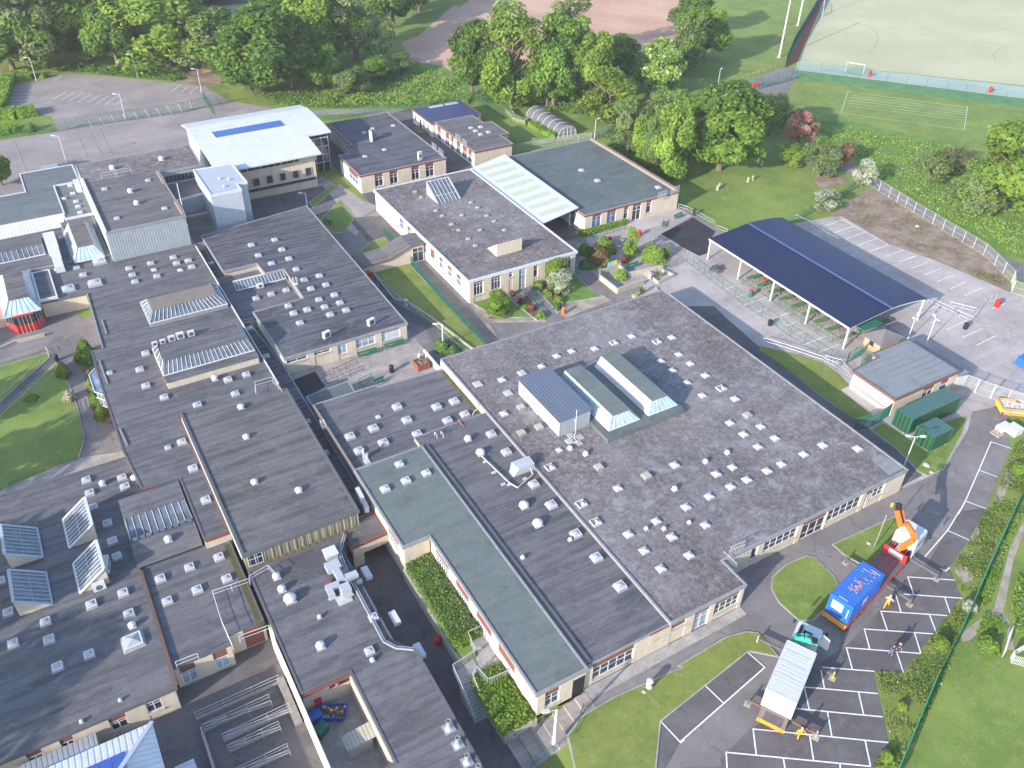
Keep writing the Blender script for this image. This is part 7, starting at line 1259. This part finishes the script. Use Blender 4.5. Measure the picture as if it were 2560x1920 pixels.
b.build('side_rail','paint_red',L1,local=True); b=MB(); b.box(HX,-1.3,zb-.3,HX+.14,1.3,zb+1.05,0); b.box(HX-.012,-.85,zb+.25,HX-.002,.7,zb+.95,1); b.build('headboard',['paint_red','tray_grey'],L1,local=True)
chevrons(L1,-.27,1.27,.75,1.35); MB().box(-.1,-.45,.65,HX+3.6,.45,1.1).build('chassis','kerb_dark',L1,local=True)
CX0=HX+1.75; c1=cab(L1,CX0,CX0+2.7,1.24,.95,3.5); wheelset(L1,(.6,1.95,3.3,HX-1.2,HX+.9,CX0+1.0),1.22)
outrigger(L1,8.3,1,3.4,.7); outrigger(L1,8.2,-1,4.0,.7); outrigger(L1,HX+1.9,-1,4.3,.7)
b=MB(); b.box(HX+.25,-1.15,1.0,HX+1.6,1.15,1.7,1); b.box(HX+.5,-.35,1.7,HX+1.2,.35,2.3,1)
for i in range(4): b.box(HX+.35+i*.02,-1.1,1.75+i*.0,HX+1.5,-1.0+i*.0,2.2,0)
for i in range(5): b.tube((HX+.35,.55+i*.13,1.8),(HX+1.5,.5+i*.13,2.0),.07,6,0 if i%2 else 1); b.tube((HX+.35,-.5-i*.13,1.8),(HX+1.5,-.45-i*.13,1.9),.07,6,1 if i%2 else 0)
b.build('crane_base',['paint_orange','black'],L1,local=True); b=MB()
for i in range(5): b.box(HX+.2+i*.2,-.35,2.35+i*.05,HX+.3+i*.2,.25,2.37+i*.05)
b.build('step_ladder','white',L1,local=True)
J=[Vector((HX+.8,0,2.2)),loc1('T',1330,680,2.9),loc1('T',1500,570,4.3),loc1('T',1480,480,5.0),loc1('T',1380,380,6.0),loc1('T',1290,200,7.0)]
J=[Vector((HX+.8,-.1,2.2)),loc1('T',1320,690,2.8),loc1('T',1500,580,4.2),loc1('T',1490,490,4.6),loc1('T',1400,350,5.6)]
b=MB()
for (p,q),w_ in zip(zip(J,J[1:]),(.35,.38,.45,.42)): b.beam(p,q,w_,w_+.08)
b.build('crane_arm','paint_orange',L1,local=True); b=MB(); p=loc1('T',1350,400,5.5); q=loc1('T',1300,190,6.6); e=loc1('T',1305,100,7.3); b.beam(p,q,.62,.6,0); b.beam(q,e,.45,.55,1); b.beam(p+Vector((0,0,.4)),q+Vector((0,0,.4)),.2,.12,1); b.build('crane_boom',['paint_orange','black'],L1,local=True); b=MB(); q=loc1('T',1218,110,7.2); b.box(q.x-.1,q.y-.1,q.z-.3,q.x+.1,q.y+.1,q.z+.15); b.build('hook','yellow',L1,local=True)
def box_container(name,label,parentloc,ang,L_,W_,z0,z1,m,seams,roofm,rib=.22):
    r=thing(name,label,'container',parentloc,ang); b=MB(); b.box(0,-W_/2,z0,L_,W_/2,z1-.05); b.build('body',m,r,local=True); b=MB(); n=int(L_/rib)
    for i in range(n): x=.1+i*(L_-.2)/n; b.box(x,-W_/2+.06,z1-.06,x+.11,W_/2-.06,z1+.0)
    b.build('roof',roofm,r,local=True); b=MB()
    for i in range(n):
        x=.12+i*(L_-.24)/n
        for s_ in (-1,1): b.box(x,s_*W_/2,z0+.12,x+.1,s_*(W_/2+.03),z1-.12)
    for i in range(10): y=-W_/2+.12+i*(W_-.2)/10; b.box(-.03,y,z0+.12,0,y+.09,z1-.12); b.box(L_,y,z0+.12,L_+.03,y+.09,z1-.12)
    b.build('corrugation',m,r,local=True); b=MB()
    for x in (0,L_-.1):
        for s_ in (-1,1): b.box(x-.04,s_*(W_/2-.05)-.06,z0,x+.12,s_*(W_/2-.05)+.07,z1)
    for s_ in (-1,1): b.box(0,s_*W_/2-.04,z1-.1,L_,s_*W_/2+.04,z1+.01)
    b.box(-.03,-W_/2,z1-.1,.06,W_/2,z1+.01); b.box(L_-.06,-W_/2,z1-.1,L_+.03,W_/2,z1+.01); b.build('corner_frame',m,r,local=True); return r
bc=box_container('shipping_container','bright blue shipping container with rust marks riding on the red lorry',(C1.x,C1.y,0),ang1,6.1,2.44,zb+.02,zb+2.6,'paint_blue',1,'roof_blue',.3)
b=MB(); rn=random.Random(8)
for i in range(34):
    x=rn.uniform(1.5,5.4); y=rn.uniform(-1,.6)*(.6 if x<3.5 else 1); b.box(x,y,zb+2.6,x+.12,y+rn.uniform(.15,.6),zb+2.606)
b.build('rust_marks','rust_pink',bc,local=True)
b=MB(); b.box(-.05,-.35,zb+.95,-.035,.85,zb+2.05); b.box(-.05,-.95,zb+.6,-.035,-.85,zb+1.9); b.build('white_notice','white',bc,local=True); MB().box(2.3,-1.275,zb+1.0,3.2,-1.255,zb+1.9).build('side_notice','white_dirty',bc,local=True); b=MB(); rn=random.Random(5)
for i in range(9): b.box(.18,-.45+i*.11,zb+2.6,.3,-.38+i*.11,zb+2.612)
for i in range(9): b.box(5.6,-.95+i*.12,zb+2.6,5.72,-.87+i*.12,zb+2.612)
b.build('roof_number','white',bc,local=True)
# lorry two: turquoise crane, white container
wz=3.75
wfl=at('S',675,370,wz); wfr=at('S',1065,545,wz); wrl=at('S',400,1012,wz); wrr=at('S',800,1195,wz); rear=(wrl+wrr)/2; front=(wfl+wfr)/2; d2=front-rear; ang2=math.atan2(d2.y,d2.x); WL=d2.length; WWd=((wfl-wfr).length+(wrl-wrr).length)/2
C2=Vector((rear.x,rear.y,0)); L2=thing('crane_lorry','lorry with a turquoise crane, open white cab door and grey timber bed','lorry',C2,ang2); inv2=Matrix.Rotation(-ang2,3,'Z')
def loc2(k,x,y,z): return inv2@(at(k,x,y,z)-C2)
b=MB(); b.box(-1.35,-1.25,1.0,WL+.1,1.25,1.2); b.build('flatbed','tile_brown',L2,local=True); chevrons(L2,-1.37,1.25,.75,1.2); MB().box(-1.2,-.45,.55,WL+3.2,.45,.98).build('chassis','kerb_dark',L2,local=True)
c2=cab(L2,WL+1.3,WL+3.75,1.22,.9,3.1); wheelset(L2,(-.4,.95,WL-.6,WL+2.7),1.2); b=MB(); b.box(WL+.1,-1.1,1.2,WL+.85,1.1,1.9); b.build('crane_base','kerb_dark',L2,local=True)
q=[loc2('S',730,370,3.0),loc2('S',780,340,3.5),loc2('S',900,330,3.9),loc2('S',1000,370,3.7),loc2('S',1060,430,3.2)]; b=MB()
for (p,r_),w_ in zip(zip(q,q[1:]),(.35,.5,.6,.4)): b.beam(p,r_,w_,w_)
b.beam(Vector((WL+.5,0,1.7)),q[2]-Vector((0,0,.3)),.4,.4); b.build('crane_arm','paint_turq',L2,local=True); b=MB(); p=loc2('S',1030,390,3.9); b.tube(p,p+Vector((0,0,.3)),.3,12); b.tube(q[1]+Vector((0,0,.4)),q[3]+Vector((0,0,.45)),.1,8); b.build('winch','black',L2,local=True); b=MB(); b.box(WL+.2,-1.0,1.95,WL+.5,-.4,2.15); b.build('valve_block','yellow',L2,local=True)
b=MB(); x0=WL+3.3; b.add([(x0,-1.25,1.1),(x0-.25,-2.15,1.1),(x0-.25,-2.15,1.9),(x0-.35,-2.05,2.8),(x0-.1,-1.25,2.9)],[(0,1,2,3,4),(4,3,2,1,0)]); b.build('cab_door','white',L2,local=True); b=MB(); b.add([(x0-.06,-1.4,1.95),(x0-.27,-2.05,1.95),(x0-.34,-1.98,2.7),(x0-.14,-1.4,2.75)],[(0,1,2,3),(3,2,1,0)]); b.v=[(v[0]+.03,v[1],v[2]) for v in b.v]; b.build('door_window','glass',L2,local=True); MB().box(WL+1.5,.55,3.1,WL+2.9,.85,3.25).build('roof_beacon_bar','black',L2,local=True)
outrigger(L2,WL+1.2,1,4.05,.7,'kerb_dark','stone'); outrigger(L2,WL+1.1,-1,3.4,.7,'kerb_dark','yellow'); outrigger(L2,.25,1,2.5,.7,'rust','kerb_dark'); outrigger(L2,.3,-1,3.8,.7,'rust','stone')
wc=box_container('shipping_container','white shipping container with grey streaked roof on the turquoise crane lorry',C2,ang2,WL,WWd,1.22,wz,'white',1,'white'); b=MB(); rn=random.Random(3)
for i in range(11):
    x=WL*.22+i*WL*.068+rn.uniform(-.1,.1); b.box(x,-WWd/2+.1+rn.random()*.3,wz-.008,x+rn.choice((.03,.05,.09)),WWd/2-.1-rn.random()*.2,wz+.004)
b.build('roof_dirt','tray_grey',wc,local=True)
MB().box(-1.3,-.9,1.202,-.3,.8,1.21).build('bed_patch','deck',L2,local=True)
# ================================================================== people
def person(label,p,rz,top,legs,lean=0,hat=None,hair='hair',arms='down',stride=.12,shoes='black'):
    r=thing('person',label,'person',p,rz)
    def sk(name,verts,edges,rad,mat,root=0,sub=1):
        me=bpy.data.meshes.new(name); me.from_pydata(verts,edges,[]); me.materials.append(MT[mat]); o=link(name,me,r); m=o.modifiers.new('skin','SKIN'); m.use_smooth_shade=True
        for i,sv in enumerate(me.skin_vertices[0].data): sv.radius=(rad[i],rad[i]) if not isinstance(rad[i],tuple) else rad[i]; sv.use_root=(i==root)
        s=o.modifiers.new('sub','SUBSURF'); s.levels=sub; s.render_levels=sub; return o
    l=lean
    if arms=='down': E=[(-.24+0,.0+l*.3,1.12),(.24,.0+l*.3,1.12)]; Hh=[(-.26,-.12,.9),(.26,-.12,.9)]
    elif arms=='phone': E=[(-.26,-.05,1.16),(.24,-.12,1.14)]; Hh=[(-.12,-.26,1.36),(.1,-.3,1.25)]
    else: E=[(-.34,-.1,1.2),(.34,-.08,1.15)]; Hh=[(-.5,-.28,1.1),(.46,-.3,1.02)]
    y=-l
    V_=[(0,0,.95),(0,y*.4,1.15),(0,y*.8,1.4),(0,y,1.5),(0,y*1.05,1.6),(0,y*1.1,1.72),(-.17,y*.8,1.42),(.17,y*.8,1.42),E[0],E[1],Hh[0],Hh[1],(-.09,0,.9),(.09,0,.9),(-.1,-stride,.5),(.1,stride*.6,.5),(-.1,-stride*1.3+.02,.08),(.11,stride*1.5,.08),(-.1,-stride*1.3-.14,.04),(.11,stride*1.5-.16,.04)]
    Ed=[(0,1),(1,2),(2,3),(3,4),(4,5),(2,6),(2,7),(6,8),(7,9),(8,10),(9,11),(0,12),(0,13),(12,14),(13,15),(14,16),(15,17),(16,18),(17,19)]
    R_=[(.15,.11),(.13,.1),(.17,.11),.055,.095,.085,.06,.06,.042,.042,.032,.032,.085,.085,.06,.06,.045,.045,.035,.035]
    sk('body',V_,Ed,R_,'skin')
    sk('jacket' ,[V_[i] for i in (0,1,2,6,7,8,9)]+[tuple(Vector(V_[8]).lerp(Vector(V_[10]),.8)),tuple(Vector(V_[9]).lerp(Vector(V_[11]),.8))],[(0,1),(1,2),(2,3),(2,4),(3,5),(4,6),(5,7),(6,8)],[(.185,.14),(.165,.125),(.2,.135),.085,.085,.065,.065,.05,.05],top)
    sk('trousers',[(0,0,.97)]+[V_[i] for i in (12,13,14,15,16,17)],[(0,1),(0,2),(1,3),(2,4),(3,5),(4,6)],[(.17,.125),.11,.11,.08,.08,.065,.065],legs)
    b=MB()
    for i in (10,11):
        hnd=Vector(V_[i]); d=(hnd-Vector(V_[i-2])).normalized(); s_=Vector((1,0,0)) if abs(d.x)<.8 else Vector((0,1,0))
        for f in range(4): o_=s_*(f-1.5)*.018; b.tube(hnd+o_,hnd+o_+d*(.075+.01*(f in(1,2))),.009,5,0,.007); b.tube(hnd+o_+d*.075,hnd+o_+d*.095-Vector((0,0,.02)),.007,5,0,.005)
        b.tube(hnd-s_*.03,hnd-s_*.055+d*.045,.01,5,0,.007)
    b.build('fingers','skin',r,local=True)
    b=MB(); h=Vector(V_[4])+Vector((0,0,.07)); b.lathe(h+Vector((0,.01,0)),[(.104,0),(.118,.04),(.105,.11),(.05,.155),(.01,.16)],14); b.build('helmet' if hat else 'hair',hat or hair,r,local=True)
    b=MB(); fz=h.z-.01; fy=h.y-.1; b.box(-.045,fy-.008,fz,-.02,fy+.01,fz+.012); b.box(.02,fy-.008,fz,.045,fy+.01,fz+.012); b.build('eyes','black',r,local=True); b=MB(); b.tube((0,fy+.01,fz-.005),(0,fy-.02,fz-.035),.012,6); b.build('nose','skin',r,local=True); MB().box(-.025,fy-.004,fz-.065,.025,fy+.01,fz-.055).build('mouth','maroon',r,local=True); b=MB(); b.box(-.105,h.y-.02,fz-.03,-.09,h.y+.02,fz+.03); b.box(.09,h.y-.02,fz-.03,.105,h.y+.02,fz+.03); b.build('ears','skin',r,local=True)
    b=MB(); b.box(V_[18][0]-.05,V_[18][1]-.02,0,V_[18][0]+.05,V_[16][1]+.06,.09); b.box(V_[19][0]-.05,V_[19][1]-.02,0,V_[19][0]+.05,V_[17][1]+.06,.09); b.build('shoes',shoes,r,local=True); return r
person('person in orange high visibility suit and white helmet walking beside the red lorry',at('T',1130,1465,.03),1.9,'hivis_pale','hivis',.12,'white',arms='out',stride=.3)
person('person in full orange high visibility suit and white helmet behind the white container lorry',at('S',815,1659,.03),-.5,'hivis','hivis',.1,'white',arms='out',stride=.14)
person('person in maroon jumper and blue jeans holding up a phone in the parking bays',at('S',2025,575,.03),.6,'maroon','denim',.03,arms='phone'); person('person in dark navy jacket standing behind the one in maroon',at('S',2115,535,.03),-1.2,'navy_cloth','navy_cloth',.05,arms='down')
# ================================================================== the air
hz=MB().box(-652,-452,-3.2,652,652,74,0); ho=hz.build('haze','white',None,label='thin pale summer haze over the whole site',cat='haze',kind='stuff')
hm=bpy.data.materials.new('haze_air'); hm.use_nodes=True; hn=hm.node_tree; hn.nodes.remove(hn.nodes['Principled BSDF']); pv=hn.nodes.new('ShaderNodeVolumePrincipled')
pv.inputs['Color'].default_value=(.97,.95,1,1); pv.inputs['Density'].default_value=.0002; pv.inputs['Anisotropy'].default_value=.1; hn.links.new(pv.outputs[0],hn.nodes['Material Output'].inputs['Volume']); ho.data.materials.clear(); ho.data.materials.append(hm)
